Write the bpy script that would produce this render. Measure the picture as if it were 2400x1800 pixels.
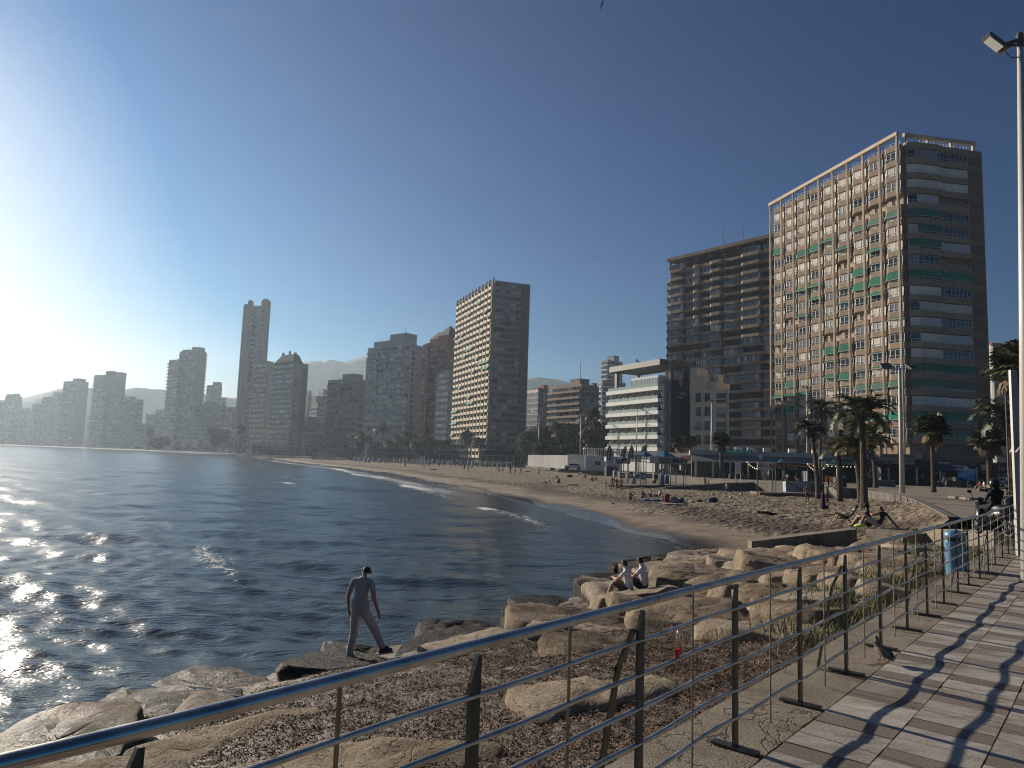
import bpy, math, random
import numpy as np
from mathutils import Vector, Matrix, noise

for _o in list(bpy.data.objects): bpy.data.objects.remove(_o)
random.seed(7); RNG = np.random.default_rng(11)
SC = bpy.context.scene; COL = SC.collection
R = math.radians

# ------------------------------------------------------------------ camera
F, HY, SL, CZ = 1680.0, 1076.0, 0.033, 4.3      # focal length (px of 2400), horizon row, horizon slope, eye height
ROLL = math.atan(SL); PITCH = math.atan((HY-900)*math.cos(ROLL)/F)
cd = bpy.data.cameras.new('camera'); cam = bpy.data.objects.new('camera', cd); COL.objects.link(cam)
cd.sensor_width = 36; cd.lens = 36*F/2400; cd.clip_start = 0.1; cd.clip_end = 20000
cam.matrix_world = Matrix.Translation((0, 0, CZ)) @ Matrix.Rotation(R(90)+PITCH, 4, 'X') @ Matrix.Rotation(ROLL, 4, 'Z')
SC.camera = cam
# ------------------------------------------------------------------ world, sun, exposure
SUN_AZ, SUN_EL = -45.0, 18.0        # degrees, azimuth from +Y towards +X
w = bpy.data.worlds.new('World'); SC.world = w; w.use_nodes = True
nt = w.node_tree; nt.nodes.clear()
sky = nt.nodes.new('ShaderNodeTexSky'); sky.sky_type = 'NISHITA'; sky.sun_disc = False
sky.sun_elevation = R(SUN_EL); sky.sun_rotation = R(SUN_AZ)
sky.air_density = 1.0; sky.dust_density = 0.75; sky.ozone_density = 5.0; sky.altitude = 0
bg = nt.nodes.new('ShaderNodeBackground'); bg.inputs[1].default_value = 0.06
wo = nt.nodes.new('ShaderNodeOutputWorld')
gm = nt.nodes.new('ShaderNodeGamma'); gm.inputs[1].default_value = 1.55
hsv = nt.nodes.new('ShaderNodeHueSaturation'); hsv.inputs['Saturation'].default_value = 1.68; hsv.inputs['Value'].default_value = 0.28; hsv.inputs['Hue'].default_value = .502
nt.links.new(sky.outputs[0], gm.inputs[0]); nt.links.new(gm.outputs[0], hsv.inputs['Color']); 
k1 = nt.nodes.new('ShaderNodeVectorMath'); k1.operation = 'MULTIPLY_ADD'; k1.inputs[1].default_value = (1/20,)*3; k1.inputs[2].default_value = (1, 1, 1)
k2 = nt.nodes.new('ShaderNodeVectorMath'); k2.operation = 'DIVIDE'      # soft shoulder, as film would give the glare round the sun
nt.links.new(hsv.outputs[0], k1.inputs[0]); nt.links.new(hsv.outputs[0], k2.inputs[0]); nt.links.new(k1.outputs[0], k2.inputs[1]); nt.links.new(k2.outputs[0], bg.inputs[0]); nt.links.new(bg.outputs[0], wo.inputs[0])
sv = Vector((math.sin(R(SUN_AZ))*math.cos(R(SUN_EL)), math.cos(R(SUN_AZ))*math.cos(R(SUN_EL)), math.sin(R(SUN_EL))))
sl = bpy.data.lights.new('sun', 'SUN'); sl.energy = 5.0; sl.angle = R(0.53); sl.color = (1, .87, .71)
so = bpy.data.objects.new('sun', sl); COL.objects.link(so); so.rotation_euler = sv.to_track_quat('Z', 'Y').to_euler(); so.location = (-40, 40, 60)
SC.view_settings.view_transform = 'Standard'; SC.view_settings.look = 'None'; SC.view_settings.gamma = 1
SC.view_settings.use_curve_mapping = False; SC.view_settings.exposure = 0.55
SC.render.engine = 'CYCLES'
SC.cycles.max_bounces = 5; SC.cycles.diffuse_bounces = 3; SC.cycles.glossy_bounces = 3; SC.cycles.transmission_bounces = 3
SC.cycles.volume_bounces = 0; SC.cycles.transparent_max_bounces = 6; SC.cycles.use_denoising = True; SC.cycles.denoising_prefilter = 'ACCURATE'; SC.cycles.filter_width = 1.1
SC.cycles.sample_clamp_indirect = 4

# ------------------------------------------------------------------ helpers
cp_, sp_ = math.cos(PITCH), math.sin(PITCH)
def ray(px, py):
    x = (px-1200)/F; y = (900-py)/F; c, s = math.cos(ROLL), math.sin(ROLL)
    xr = x*c-y*s; yr = x*s+y*c
    return (xr, cp_-yr*sp_, sp_+yr*cp_)
def G(px, py, z):
    "where the sight line through a photo point meets the level z"
    d = ray(px, py); t = (z-CZ)/d[2]; return (d[0]*t, d[1]*t)
def AT(px, py, Y):
    d = ray(px, py); t = Y/d[1]; return (d[0]*t, Y, CZ+d[2]*t)

MATS = {}
def mat(name, col, rough=.8, metal=0., var=.12, scale=3., bump=0., bscale=40., col2=None, spec=.5, obj_rand=0., emit=0.):
    if name in MATS: return MATS[name]
    m = bpy.data.materials.new(name); m.use_nodes = True; n = m.node_tree; N = n.nodes; Lk = n.links
    b = N['Principled BSDF']; b.inputs['Roughness'].default_value = rough; b.inputs['Metallic'].default_value = metal
    b.inputs['Specular IOR Level'].default_value = spec
    c2 = col2 or tuple(max(0, c*(1-var*2)) for c in col)
    tc = N.new('ShaderNodeTexCoord'); nz = N.new('ShaderNodeTexNoise'); nz.inputs['Scale'].default_value = scale
    nz.inputs['Detail'].default_value = 6; nz.inputs['Roughness'].default_value = .65
    Lk.new(tc.outputs['Object'], nz.inputs['Vector'])
    mx = N.new('ShaderNodeMix'); mx.data_type = 'RGBA'
    mr = N.new('ShaderNodeMapRange'); mr.inputs[1].default_value = .35; mr.inputs[2].default_value = .65
    Lk.new(nz.outputs[0], mr.inputs[0]); Lk.new(mr.outputs[0], mx.inputs[0])
    mx.inputs[6].default_value = (*c2, 1); mx.inputs[7].default_value = (*col, 1)
    out = mx.outputs[2]
    if obj_rand:
        oi = N.new('ShaderNodeObjectInfo'); m2 = N.new('ShaderNodeMapRange'); m2.inputs[3].default_value = 1-obj_rand; m2.inputs[4].default_value = 1+obj_rand
        Lk.new(oi.outputs['Random'], m2.inputs[0]); hs = N.new('ShaderNodeHueSaturation'); Lk.new(out, hs.inputs['Color']); Lk.new(m2.outputs[0], hs.inputs['Value']); out = hs.outputs[0]
    Lk.new(out, b.inputs['Base Color'])
    if bump:
        n2 = N.new('ShaderNodeTexNoise'); n2.inputs['Scale'].default_value = bscale; n2.inputs['Detail'].default_value = 8
        Lk.new(tc.outputs['Object'], n2.inputs['Vector']); bp = N.new('ShaderNodeBump'); bp.inputs['Strength'].default_value = bump; bp.inputs['Distance'].default_value = 1.0/bscale
        Lk.new(n2.outputs[0], bp.inputs['Height']); Lk.new(bp.outputs[0], b.inputs['Normal'])
    MATS[name] = m; return m

def mat_window(name='window_glass', stops=None, cell=None, rough=.12):
    "glazing whose look differs from window to window: dark room, curtain, closed blind"
    if name in MATS: return MATS[name]
    m = bpy.data.materials.new(name); m.use_nodes = True; n = m.node_tree; N = n.nodes; Lk = n.links; b = N['Principled BSDF']
    if cell:
        tc = N.new('ShaderNodeTexCoord'); vm = N.new('ShaderNodeVectorMath'); vm.operation = 'DIVIDE'; vm.inputs[1].default_value = cell
        fl = N.new('ShaderNodeVectorMath'); fl.operation = 'FLOOR'; wn = N.new('ShaderNodeTexWhiteNoise')
        Lk.new(tc.outputs['Object'], vm.inputs[0]); Lk.new(vm.outputs[0], fl.inputs[0]); Lk.new(fl.outputs[0], wn.inputs[0]); 
        oi = N.new('ShaderNodeObjectInfo'); ad = N.new('ShaderNodeMath'); ad.operation = 'ADD'; Lk.new(wn.outputs[0], ad.inputs[0]); Lk.new(oi.outputs['Random'], ad.inputs[1])
        fr = N.new('ShaderNodeMath'); fr.operation = 'FRACT'; Lk.new(ad.outputs[0], fr.inputs[0]); src = fr.outputs[0]
    else:
        oi = N.new('ShaderNodeObjectInfo'); src = oi.outputs['Random']
    rp = N.new('ShaderNodeValToRGB'); rp.color_ramp.interpolation = 'CONSTANT'
    stops = stops or [(0, (.02, .025, .03)), (.3, (.05, .06, .07)), (.55, (.22, .22, .22)), (.72, (.5, .48, .43)), (.92, (.1, .1, .09))]
    e = rp.color_ramp.elements
    while len(e) > 1: e.remove(e[-1])
    e[0].position = 0; e[0].color = (*stops[0][1], 1)
    for p, c in stops[1:]:
        q = e.new(p); q.color = (*c, 1)
    Lk.new(src, rp.inputs[0]); Lk.new(rp.outputs[0], b.inputs['Base Color']); b.inputs['Roughness'].default_value = rough; b.inputs['Specular IOR Level'].default_value = .6
    MATS[name] = m; return m

class MB:
    def __init__(s): s.v = []; s.f = []; s.m = []
    def face(s, pts, mi=0):
        k = len(s.v); s.v += [tuple(p) for p in pts]; s.f.append(tuple(range(k, k+len(pts)))); s.m.append(mi)
    def box(s, x0, x1, y0, y1, z0, z1, mi=0):
        k = len(s.v); s.v += [(x0,y0,z0),(x1,y0,z0),(x1,y1,z0),(x0,y1,z0),(x0,y0,z1),(x1,y0,z1),(x1,y1,z1),(x0,y1,z1)]
        for q in ((3,2,1,0),(4,5,6,7),(0,1,5,4),(1,2,6,5),(2,3,7,6),(3,0,4,7)): s.f.append(tuple(k+i for i in q)); s.m.append(mi)
        return s
    def xbox(s, M, sx, sy, sz, mi=0):
        k = len(s.v)
        for z in (-.5, .5):
            for (x, y) in ((-.5,-.5),(.5,-.5),(.5,.5),(-.5,.5)): s.v.append(tuple(M @ Vector((x*sx, y*sy, z*sz))))
        for q in ((3,2,1,0),(4,5,6,7),(0,1,5,4),(1,2,6,5),(2,3,7,6),(3,0,4,7)): s.f.append(tuple(k+i for i in q)); s.m.append(mi)
        return s
    def bar(s, a, b, wd, dp=None, mi=0):
        a = Vector(a); b = Vector(b); d = b-a; q = d.to_track_quat('Z', 'Y') if d.length > 1e-6 else None
        return s.xbox(Matrix.Translation((a+b)/2) @ q.to_matrix().to_4x4(), wd, dp or wd, d.length, mi)
    def prism(s, poly, z0, z1, mi=0, mtop=None):
        n = len(poly); k = len(s.v); s.v += [(p[0], p[1], z0) for p in poly]+[(p[0], p[1], z1) for p in poly]
        s.f.append(tuple(range(k+n-1, k-1, -1))); s.m.append(mi); s.f.append(tuple(range(k+n, k+2*n))); s.m.append(mi if mtop is None else mtop)
        for i in range(n):
            j = (i+1) % n; s.f.append((k+i, k+j, k+n+j, k+n+i)); s.m.append(mi)
        return s
    def tube(s, path, rad, n=8, mi=0, caps=True):
        P = [Vector(p) for p in path]; r = rad if isinstance(rad, (list, tuple)) else [rad]*len(P); k = len(s.v); up = None
        for i, p in enumerate(P):
            t = (P[min(i+1, len(P)-1)]-P[max(i-1, 0)]).normalized()
            if up is None: up = Vector((0, 0, 1)) if abs(t.z) < .9 else Vector((1, 0, 0))
            a = t.cross(up).normalized(); c = a.cross(t).normalized(); up = c
            for j in range(n):
                an = 2*math.pi*j/n; s.v.append(tuple(p+(a*math.cos(an)+c*math.sin(an))*r[i]))
        for i in range(len(P)-1):
            for j in range(n):
                a0 = k+i*n+j; a1 = k+i*n+(j+1) % n; s.f.append((a0, a1, a1+n, a0+n)); s.m.append(mi)
        if caps:
            s.f.append(tuple(k+j for j in range(n-1, -1, -1))); s.m.append(mi); e = k+(len(P)-1)*n; s.f.append(tuple(e+j for j in range(n))); s.m.append(mi)
        return s
    def lathe(s, prof, c=(0,0,0), n=16, mi=0):
        k = len(s.v)
        for (r, z) in prof:
            for j in range(n): a = 2*math.pi*j/n; s.v.append((c[0]+r*math.cos(a), c[1]+r*math.sin(a), c[2]+z))
        for i in range(len(prof)-1):
            for j in range(n):
                a0 = k+i*n+j; a1 = k+i*n+(j+1) % n; s.f.append((a0, a1, a1+n, a0+n)); s.m.append(mi)
        s.f.append(tuple(k+j for j in range(n-1, -1, -1))); s.m.append(mi); e = k+(len(prof)-1)*n; s.f.append(tuple(e+j for j in range(n))); s.m.append(mi)
        return s
    def ball(s, c, rx, ry, rz, n=10, m=6, mi=0):
        k = len(s.v)
        for i in range(m+1):
            th = math.pi*i/m
            for j in range(n): a = 2*math.pi*j/n; s.v.append((c[0]+rx*math.sin(th)*math.cos(a), c[1]+ry*math.sin(th)*math.sin(a), c[2]-rz*math.cos(th)))
        for i in range(m):
            for j in range(n):
                a0 = k+i*n+j; a1 = k+i*n+(j+1) % n; s.f.append((a0, a1, a1+n, a0+n)); s.m.append(mi)
        return s
    def mesh(s, name, mats, smooth=False):
        me = bpy.data.meshes.new(name); me.from_pydata(s.v, [], s.f)
        for m in mats: me.materials.append(m)
        me.polygons.foreach_set('material_index', s.m)
        if smooth: me.polygons.foreach_set('use_smooth', [True]*len(s.f))
        me.update(); return me
    def build(s, name, mats, parent=None, smooth=False, loc=None, rz=0):
        return inst(name, s.mesh(name, mats if isinstance(mats, (list, tuple)) else [mats], smooth), parent, loc, rz)

def inst(name, me, parent=None, loc=None, rz=0, sc=None):
    o = bpy.data.objects.new(name, me); COL.objects.link(o)
    if parent is not None: o.parent = parent
    if loc is not None: o.location = loc
    if rz: o.rotation_euler = (0, 0, rz)
    if sc is not None: o.scale = sc
    return o
def tag(o, label=None, cat=None, group=None, kind=None):
    for k, v in (('label', label), ('category', cat), ('group', group), ('kind', kind)):
        if v: o[k] = v
    return o
def thing(name, label, cat, loc=(0, 0, 0), rz=0, group=None):
    o = inst(name, None, None, loc, rz); return tag(o, label, cat, group)
def struct(o): return tag(o, kind='structure')
OD = 'first second third fourth fifth sixth seventh eighth ninth tenth eleventh twelfth thirteenth fourteenth fifteenth sixteenth seventeenth eighteenth nineteenth twentieth'.split()
def dup(root, loc, rz=0, label=None, group=None, sc=None):
    r = root.copy(); COL.objects.link(r); r.location = loc; r.rotation_euler = (0, 0, rz)
    if sc is not None: r.scale = sc
    if label: r['label'] = label
    if group: r['group'] = group
    for ch in root.children:
        c = ch.copy(); COL.objects.link(c); c.parent = r
        for g in ch.children:
            d = g.copy(); COL.objects.link(d); d.parent = c
    return r
def npmesh(name, V, Fq, mats, smooth=True, attrs=None):
    me = bpy.data.meshes.new(name); V = np.asarray(V, dtype=np.float32); Fq = np.asarray(Fq, dtype=np.int32); k = Fq.shape[1]
    me.vertices.add(len(V)); me.vertices.foreach_set('co', V.ravel()); me.loops.add(Fq.size); me.loops.foreach_set('vertex_index', Fq.ravel())
    me.polygons.add(len(Fq)); me.polygons.foreach_set('loop_start', np.arange(0, Fq.size, k, dtype=np.int32)); me.polygons.foreach_set('loop_total', np.full(len(Fq), k, dtype=np.int32))
    for m in (mats if isinstance(mats, (list, tuple)) else [mats]): me.materials.append(m)
    me.update(calc_edges=True)
    if smooth: me.polygons.foreach_set('use_smooth', np.ones(len(Fq), dtype=bool))
    for kx, a in (attrs or {}).items():
        at = me.attributes.new(kx, 'FLOAT', 'POINT'); at.data.foreach_set('value', np.asarray(a, dtype=np.float32))
    me.validate(); return me
def text_mesh(body, size, ext, m, bold=0., align='CENTER', italic=0):
    cu = bpy.data.curves.new('t', 'FONT'); cu.body = body; cu.size = size; cu.extrude = ext; cu.align_x = align; cu.align_y = 'CENTER'; cu.offset = bold; cu.shear = italic; cu.resolution_u = 2
    o = bpy.data.objects.new('t', cu); COL.objects.link(o); me = bpy.data.meshes.new_from_object(o.evaluated_get(bpy.context.evaluated_depsgraph_get())); bpy.data.objects.remove(o)
    me.materials.clear(); me.materials.append(m); return me
def lettering(parent, body, size, m, loc, ext=.03, rz=0, bold=0., italic=0, sx=1):
    o = inst('lettering', text_mesh(body, size, ext, m, bold, italic=italic), parent, loc); o.rotation_euler = (R(90), 0, rz); o.scale = (sx, 1, 1); return o

def grid_faces(nu, nv):
    i = np.arange(nu-1)[:, None]*nv+np.arange(nv-1)[None, :]; i = i.ravel(); return np.stack([i, i+nv, i+nv+1, i+1], 1)
def resample(P, N):
    P = np.array(P, float); d = np.r_[0, np.cumsum(np.linalg.norm(np.diff(P[:, :2], axis=0), axis=1))]; s = np.linspace(0, d[-1], N); return np.stack([np.interp(s, d, P[:, k]) for k in range(P.shape[1])], 1)
def smoothline(P, it=2):
    P = np.array(P, float)
    for _ in range(it):
        Q = [P[0]]
        for a, b in zip(P[:-1], P[1:]): Q += [a*.75+b*.25, a*.25+b*.75]
        Q.append(P[-1]); P = np.array(Q)
    return P
def polydist(X, Y, P):
    "distance from points to a polyline"
    D = np.full(X.shape, 1e9)
    for a, b in zip(P[:-1], P[1:]):
        ax, ay = a[0], a[1]; dx, dy = b[0]-ax, b[1]-ay; L = dx*dx+dy*dy+1e-9
        t = np.clip(((X-ax)*dx+(Y-ay)*dy)/L, 0, 1); D = np.minimum(D, np.hypot(X-ax-t*dx, Y-ay-t*dy))
    return D
_T = RNG.random((256, 256)).astype(np.float64)
def vnoise(x, y):
    xi = np.floor(x).astype(int); yi = np.floor(y).astype(int); fx = x-xi; fy = y-yi; fx = fx*fx*(3-2*fx); fy = fy*fy*(3-2*fy)
    a = _T[xi & 255, yi & 255]; b = _T[(xi+1) & 255, yi & 255]; c = _T[xi & 255, (yi+1) & 255]; d = _T[(xi+1) & 255, (yi+1) & 255]
    return (a*(1-fx)+b*fx)*(1-fy)+(c*(1-fx)+d*fx)*fy
def fbm(x, y, o=4):
    s = 0; a = .5
    for k in range(o): s = s+a*vnoise(x*2**k+17*k, y*2**k+5*k); a *= .5
    return s
def nodes(name):
    m = bpy.data.materials.new(name); m.use_nodes = True; MATS[name] = m
    return m, m.node_tree.nodes, m.node_tree.links, m.node_tree.nodes['Principled BSDF']
def ramp(N, Lk, src, stops, interp='LINEAR'):
    rp = N.new('ShaderNodeValToRGB'); rp.color_ramp.interpolation = interp; e = rp.color_ramp.elements
    while len(e) > 1: e.remove(e[-1])
    e[0].position = stops[0][0]; c = stops[0][1]; e[0].color = (*c, 1) if isinstance(c, tuple) else (c, c, c, 1)
    for p, c in stops[1:]:
        q = e.new(p); q.color = (*c, 1) if isinstance(c, tuple) else (c, c, c, 1)
    Lk.new(src, rp.inputs[0]); return rp.outputs[0]
# ================================================================== GROUND, SEA, BEACH, ROCKS, HILLS
# shoreline (z = 0) paired with the foot of the promenade wall (top level zw)
PAIRS = [(-1500, 1170, -1500, 1260), (-1100, 1150, -1100, 1225), (-774, 1095, -745, 1165), (-496, 925, -450, 990), (-300, 690, -235, 745), (-165, 480, -85, 545), (-76, 268, -25, 400), (-38, 194, 5, 290),
         (-9, 110, 23, 172), (-.9, 85.5, 28.3, 130), (3.85, 67.3, 32.7, 95), (6.3, 53, 37.0, 83), (8.9, 43, 37.9, 76.5), (10.6, 37.0, 33.6, 61.3), (11.6, 34.0, 28.5, 50), (13.2, 31.0, 20.6, 33.8)]
SH = smoothline([p[:2] for p in PAIRS], 2); WL = smoothline([p[2:] for p in PAIRS], 2)
# rock revetment: water edge paired with outer edge of the concrete strip
RP = [(-13, -3, -4.2, -1.6), (-9.5, 3, -2.6, .3), (-7.6, 7, -1.2, 1.9), (-6.5, 9.9, -.2, 3.1), (-5.9, 12.0, .75, 4.25), (-4.84, 13.3, 1.59, 5.2), (-2.6, 15.95, 2.5, 6.3), (-1.3, 17.5, 3.3, 7.2), (1.0, 19.6, 4.5, 8.6),
      (2.1, 23.4, 6.3, 10.9), (4.0, 27.5, 8.4, 13.7), (6.2, 31.5, 10.6, 16.4), (9.0, 34.3, 12.6, 19.2), (11.2, 33.2, 14.0, 21.6)]
RW = smoothline([p[:2] for p in RP], 2); RC = smoothline([p[2:] for p in RP], 2)
RN, RM = 520, 170
_a = resample(RW, RN); _b = resample(RC, RN)
def _rt():
    i = np.linspace(0, len(RW)-1, RN); k = np.arange(len(RW))
    A = np.stack([np.interp(i, k, RW[:, 0]), np.interp(i, k, RW[:, 1])], 1); B = np.stack([np.interp(i, k, RC[:, 0]), np.interp(i, k, RC[:, 1])], 1); return A, B
RA, RB = _rt()
TV = np.linspace(-.35, 1, RM)
RX = RA[:, None, 0]+(RB-RA)[:, None, 0]*TV[None, :]; RY = RA[:, None, 1]+(RB-RA)[:, None, 1]*TV[None, :]
def rock_h(T): return np.where(T < 0, T*2.6, 2.15*np.clip(T, 0, 1)**.85)
def weed_mask(X, Y):
    "thick seaweed wrack lies on the rocks just outside the railing"
    d = np.hypot((X-.4)/4.2, (Y-8.9)/4.8); return np.clip(1.25-d+(fbm(X*.9, Y*.9)-.5)*1.3, 0, 1)
RZ = rock_h(TV)[None, :]+(fbm(RX*1.2, RY*1.2)-.5)*.16+.05
WM = weed_mask(RX, RY)
RZ = RZ+WM*(.12+.10*(fbm(RX*3, RY*3)-.3)+.05*(fbm(RX*14, RY*14)-.5))+(fbm(RX*9, RY*9)-.5)*.05
def rock_z(x, y):
    k = np.argmin((RX[::4, ::3]-x)**2+(RY[::4, ::3]-y)**2); i, j = divmod(k, RX[::4, ::3].shape[1]); return float(RZ[i*4, j*3]), float(TV[j*3])

# --- materials of the ground
m, N, Lk, b = nodes('seaweed_litter')
tc = N.new('ShaderNodeTexCoord'); n1 = N.new('ShaderNodeTexNoise'); n1.inputs['Scale'].default_value = 28; n1.inputs['Detail'].default_value = 10; n1.inputs['Roughness'].default_value = .8
Lk.new(tc.outputs['Object'], n1.inputs[0]); c1 = ramp(N, Lk, n1.outputs[0], [(.3, (.02, .012, .007)), (.5, (.085, .05, .028)), (.62, (.15, .095, .055)), (.75, (.3, .21, .13))])
Lk.new(c1, b.inputs['Base Color']); b.inputs['Roughness'].default_value = .6
bp = N.new('ShaderNodeBump'); bp.inputs['Strength'].default_value = 1; bp.inputs['Distance'].default_value = .03; Lk.new(n1.outputs[0], bp.inputs['Height']); Lk.new(bp.outputs[0], b.inputs['Normal'])

m, N, Lk, b = nodes('boulder_limestone')
tc = N.new('ShaderNodeTexCoord'); ge = N.new('ShaderNodeNewGeometry'); sx = N.new('ShaderNodeSeparateXYZ'); Lk.new(ge.outputs['Position'], sx.inputs[0])
n1 = N.new('ShaderNodeTexNoise'); n1.inputs['Scale'].default_value = 2.2; n1.inputs['Detail'].default_value = 9; n1.inputs['Roughness'].default_value = .7; Lk.new(ge.outputs['Position'], n1.inputs[0])
oi = N.new('ShaderNodeObjectInfo'); ad = N.new('ShaderNodeMath'); ad.operation = 'MULTIPLY_ADD'; ad.inputs[1].default_value = .3; Lk.new(oi.outputs['Random'], ad.inputs[0]); Lk.new(n1.outputs[0], ad.inputs[2])
c1 = ramp(N, Lk, ad.outputs[0], [(.38, (.13, .09, .055)), (.52, (.28, .215, .145)), (.68, (.38, .305, .215)), (.9, (.50, .44, .35))])
n3 = N.new('ShaderNodeTexNoise'); n3.inputs['Scale'].default_value = 34; n3.inputs['Detail'].default_value = 8; n3.inputs['Roughness'].default_value = .75; Lk.new(ge.outputs['Position'], n3.inputs[0])
sp = ramp(N, Lk, n3.outputs[0], [(.36, .25), (.47, .8), (.56, 1.)]); mm = N.new('ShaderNodeMix'); mm.data_type = 'RGBA'; mm.blend_type = 'MULTIPLY'; mm.inputs[0].default_value = .9; Lk.new(c1, mm.inputs[6]); Lk.new(sp, mm.inputs[7])
# wet dark algae line near the water
wz = N.new('ShaderNodeMath'); wz.operation = 'MULTIPLY_ADD'; wz.inputs[1].default_value = .7; Lk.new(n1.outputs[0], wz.inputs[0]); wx = N.new('ShaderNodeMath'); wx.operation = 'MULTIPLY_ADD'; wx.inputs[1].default_value = .05; Lk.new(sx.outputs[0], wx.inputs[0]); Lk.new(sx.outputs[2], wx.inputs[2]); Lk.new(wx.outputs[0], wz.inputs[2])
wh_ = N.new('ShaderNodeMath'); wh_.operation = 'MULTIPLY'; wh_.inputs[1].default_value = .5; Lk.new(wz.outputs[0], wh_.inputs[0]); wet = ramp(N, Lk, wh_.outputs[0], [(.50, 0.), (.62, 1.)]); Lk.new(ramp(N, Lk, wet, [(0, .07), (1, .3)]), b.inputs['Specular IOR Level'])
mx = N.new('ShaderNodeMix'); mx.data_type = 'RGBA'; Lk.new(wet, mx.inputs[0]); mx.inputs[6].default_value = (.022, .019, .016, 1); Lk.new(mm.outputs[2], mx.inputs[7]); Lk.new(mx.outputs[2], b.inputs['Base Color'])
Lk.new(ramp(N, Lk, wet, [(0, .42), (1, .9)]), b.inputs['Roughness'])
n2 = N.new('ShaderNodeTexNoise'); n2.inputs['Scale'].default_value = 9; n2.inputs['Detail'].default_value = 12; n2.inputs['Roughness'].default_value = .72; Lk.new(ge.outputs['Position'], n2.inputs[0])
mp = N.new('ShaderNodeMapping'); mp.inputs['Scale'].default_value = (1, 1, 1); 
vo = N.new('ShaderNodeTexNoise'); vo.inputs['Scale'].default_value = 3.2; vo.inputs['Detail'].default_value = 3; vo.inputs['Distortion'].default_value = 1.2; Lk.new(ge.outputs['Position'], vo.inputs[0])
cr = ramp(N, Lk, vo.outputs[0], [(.485, 1.), (.5, 0.), (.515, 1.)])
sm = N.new('ShaderNodeMath'); sm.operation = 'MULTIPLY_ADD'; sm.inputs[1].default_value = .35; Lk.new(cr, sm.inputs[0]); Lk.new(n2.outputs[0], sm.inputs[2])
bp = N.new('ShaderNodeBump'); bp.inputs['Strength'].default_value = 1; bp.inputs['Distance'].default_value = .10; Lk.new(sm.outputs[0], bp.inputs['Height']); Lk.new(bp.outputs[0], b.inputs['Normal'])

m, N, Lk, b = nodes('sand')
ge = N.new('ShaderNodeNewGeometry'); at = N.new('ShaderNodeAttribute'); at.attribute_name = 'wet'; at2 = N.new('ShaderNodeAttribute'); at2.attribute_name = 'trod'
n1 = N.new('ShaderNodeTexNoise'); n1.inputs['Scale'].default_value = .55; n1.inputs['Detail'].default_value = 8; n1.inputs['Roughness'].default_value = .75; Lk.new(ge.outputs['Position'], n1.inputs[0])
c1 = ramp(N, Lk, n1.outputs[0], [(.36, (.125, .095, .062)), (.5, (.205, .16, .108)), (.64, (.27, .215, .15))])
# dark wrack and weed scattered on the trodden part
n2 = N.new('ShaderNodeTexNoise'); n2.inputs['Scale'].default_value = 4.5; n2.inputs['Detail'].default_value = 8; n2.inputs['Roughness'].default_value = .8; Lk.new(ge.outputs['Position'], n2.inputs[0])
n4 = N.new('ShaderNodeTexNoise'); n4.inputs['Scale'].default_value = .16; n4.inputs['Detail'].default_value = 4; Lk.new(ge.outputs['Position'], n4.inputs[0])
at3 = N.new('ShaderNodeAttribute'); at3.attribute_name = 'wrack'
s1 = N.new('ShaderNodeMath'); s1.operation = 'MULTIPLY_ADD'; s1.inputs[1].default_value = .22; Lk.new(at3.outputs['Fac'], s1.inputs[0]); Lk.new(n2.outputs[0], s1.inputs[2])
s2 = N.new('ShaderNodeMath'); s2.operation = 'MULTIPLY_ADD'; s2.inputs[1].default_value = .35; Lk.new(n4.outputs[0], s2.inputs[0]); Lk.new(s1.outputs[0], s2.inputs[2])
wk = ramp(N, Lk, s2.outputs[0], [(.71, 0.), (.82, .85)])
mw = N.new('ShaderNodeMix'); mw.data_type = 'RGBA'; Lk.new(wk, mw.inputs[0]); Lk.new(c1, mw.inputs[6]); mw.inputs[7].default_value = (.05, .033, .022, 1)
mx = N.new('ShaderNodeMix'); mx.data_type = 'RGBA'; Lk.new(at.outputs['Fac'], mx.inputs[0]); Lk.new(mw.outputs[2], mx.inputs[6]); mx.inputs[7].default_value = (.055, .042, .03, 1); Lk.new(mx.outputs[2], b.inputs['Base Color'])
Lk.new(ramp(N, Lk, at.outputs['Fac'], [(0, .95), (.6, .45), (1, .12)]), b.inputs['Roughness'])
v1 = N.new('ShaderNodeTexVoronoi'); v1.inputs['Scale'].default_value = 2.3; v1.feature = 'SMOOTH_F1'; v1.inputs['Smoothness'].default_value = .4; Lk.new(ge.outputs['Position'], v1.inputs[0])
v2 = N.new('ShaderNodeTexNoise'); v2.inputs['Scale'].default_value = 5; v2.inputs['Detail'].default_value = 6; Lk.new(ge.outputs['Position'], v2.inputs[0])
hh = N.new('ShaderNodeMath'); hh.operation = 'MULTIPLY_ADD'; hh.inputs[1].default_value = .7; Lk.new(v2.outputs[0], hh.inputs[0]); Lk.new(v1.outputs[0], hh.inputs[2])
ht = N.new('ShaderNodeMath'); ht.operation = 'MULTIPLY'; Lk.new(hh.outputs[0], ht.inputs[0]); Lk.new(at2.outputs['Fac'], ht.inputs[1])
bp = N.new('ShaderNodeBump'); bp.inputs['Strength'].default_value = .9; bp.inputs['Distance'].default_value = .30; Lk.new(ht.outputs[0], bp.inputs['Height']); Lk.new(bp.outputs[0], b.inputs['Normal'])

# --- the sea bed and inland ground: one sheet to the horizon
mat('inland', (.13, .12, .10), .9, scale=.05)
gb = MB(); gb.box(-14000, 14000, -2000, 14000, -1.6, -1.3); struct(gb.build('seabed', [mat('seabed_sand', (.2, .17, .12), .9, scale=.3)]))

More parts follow.
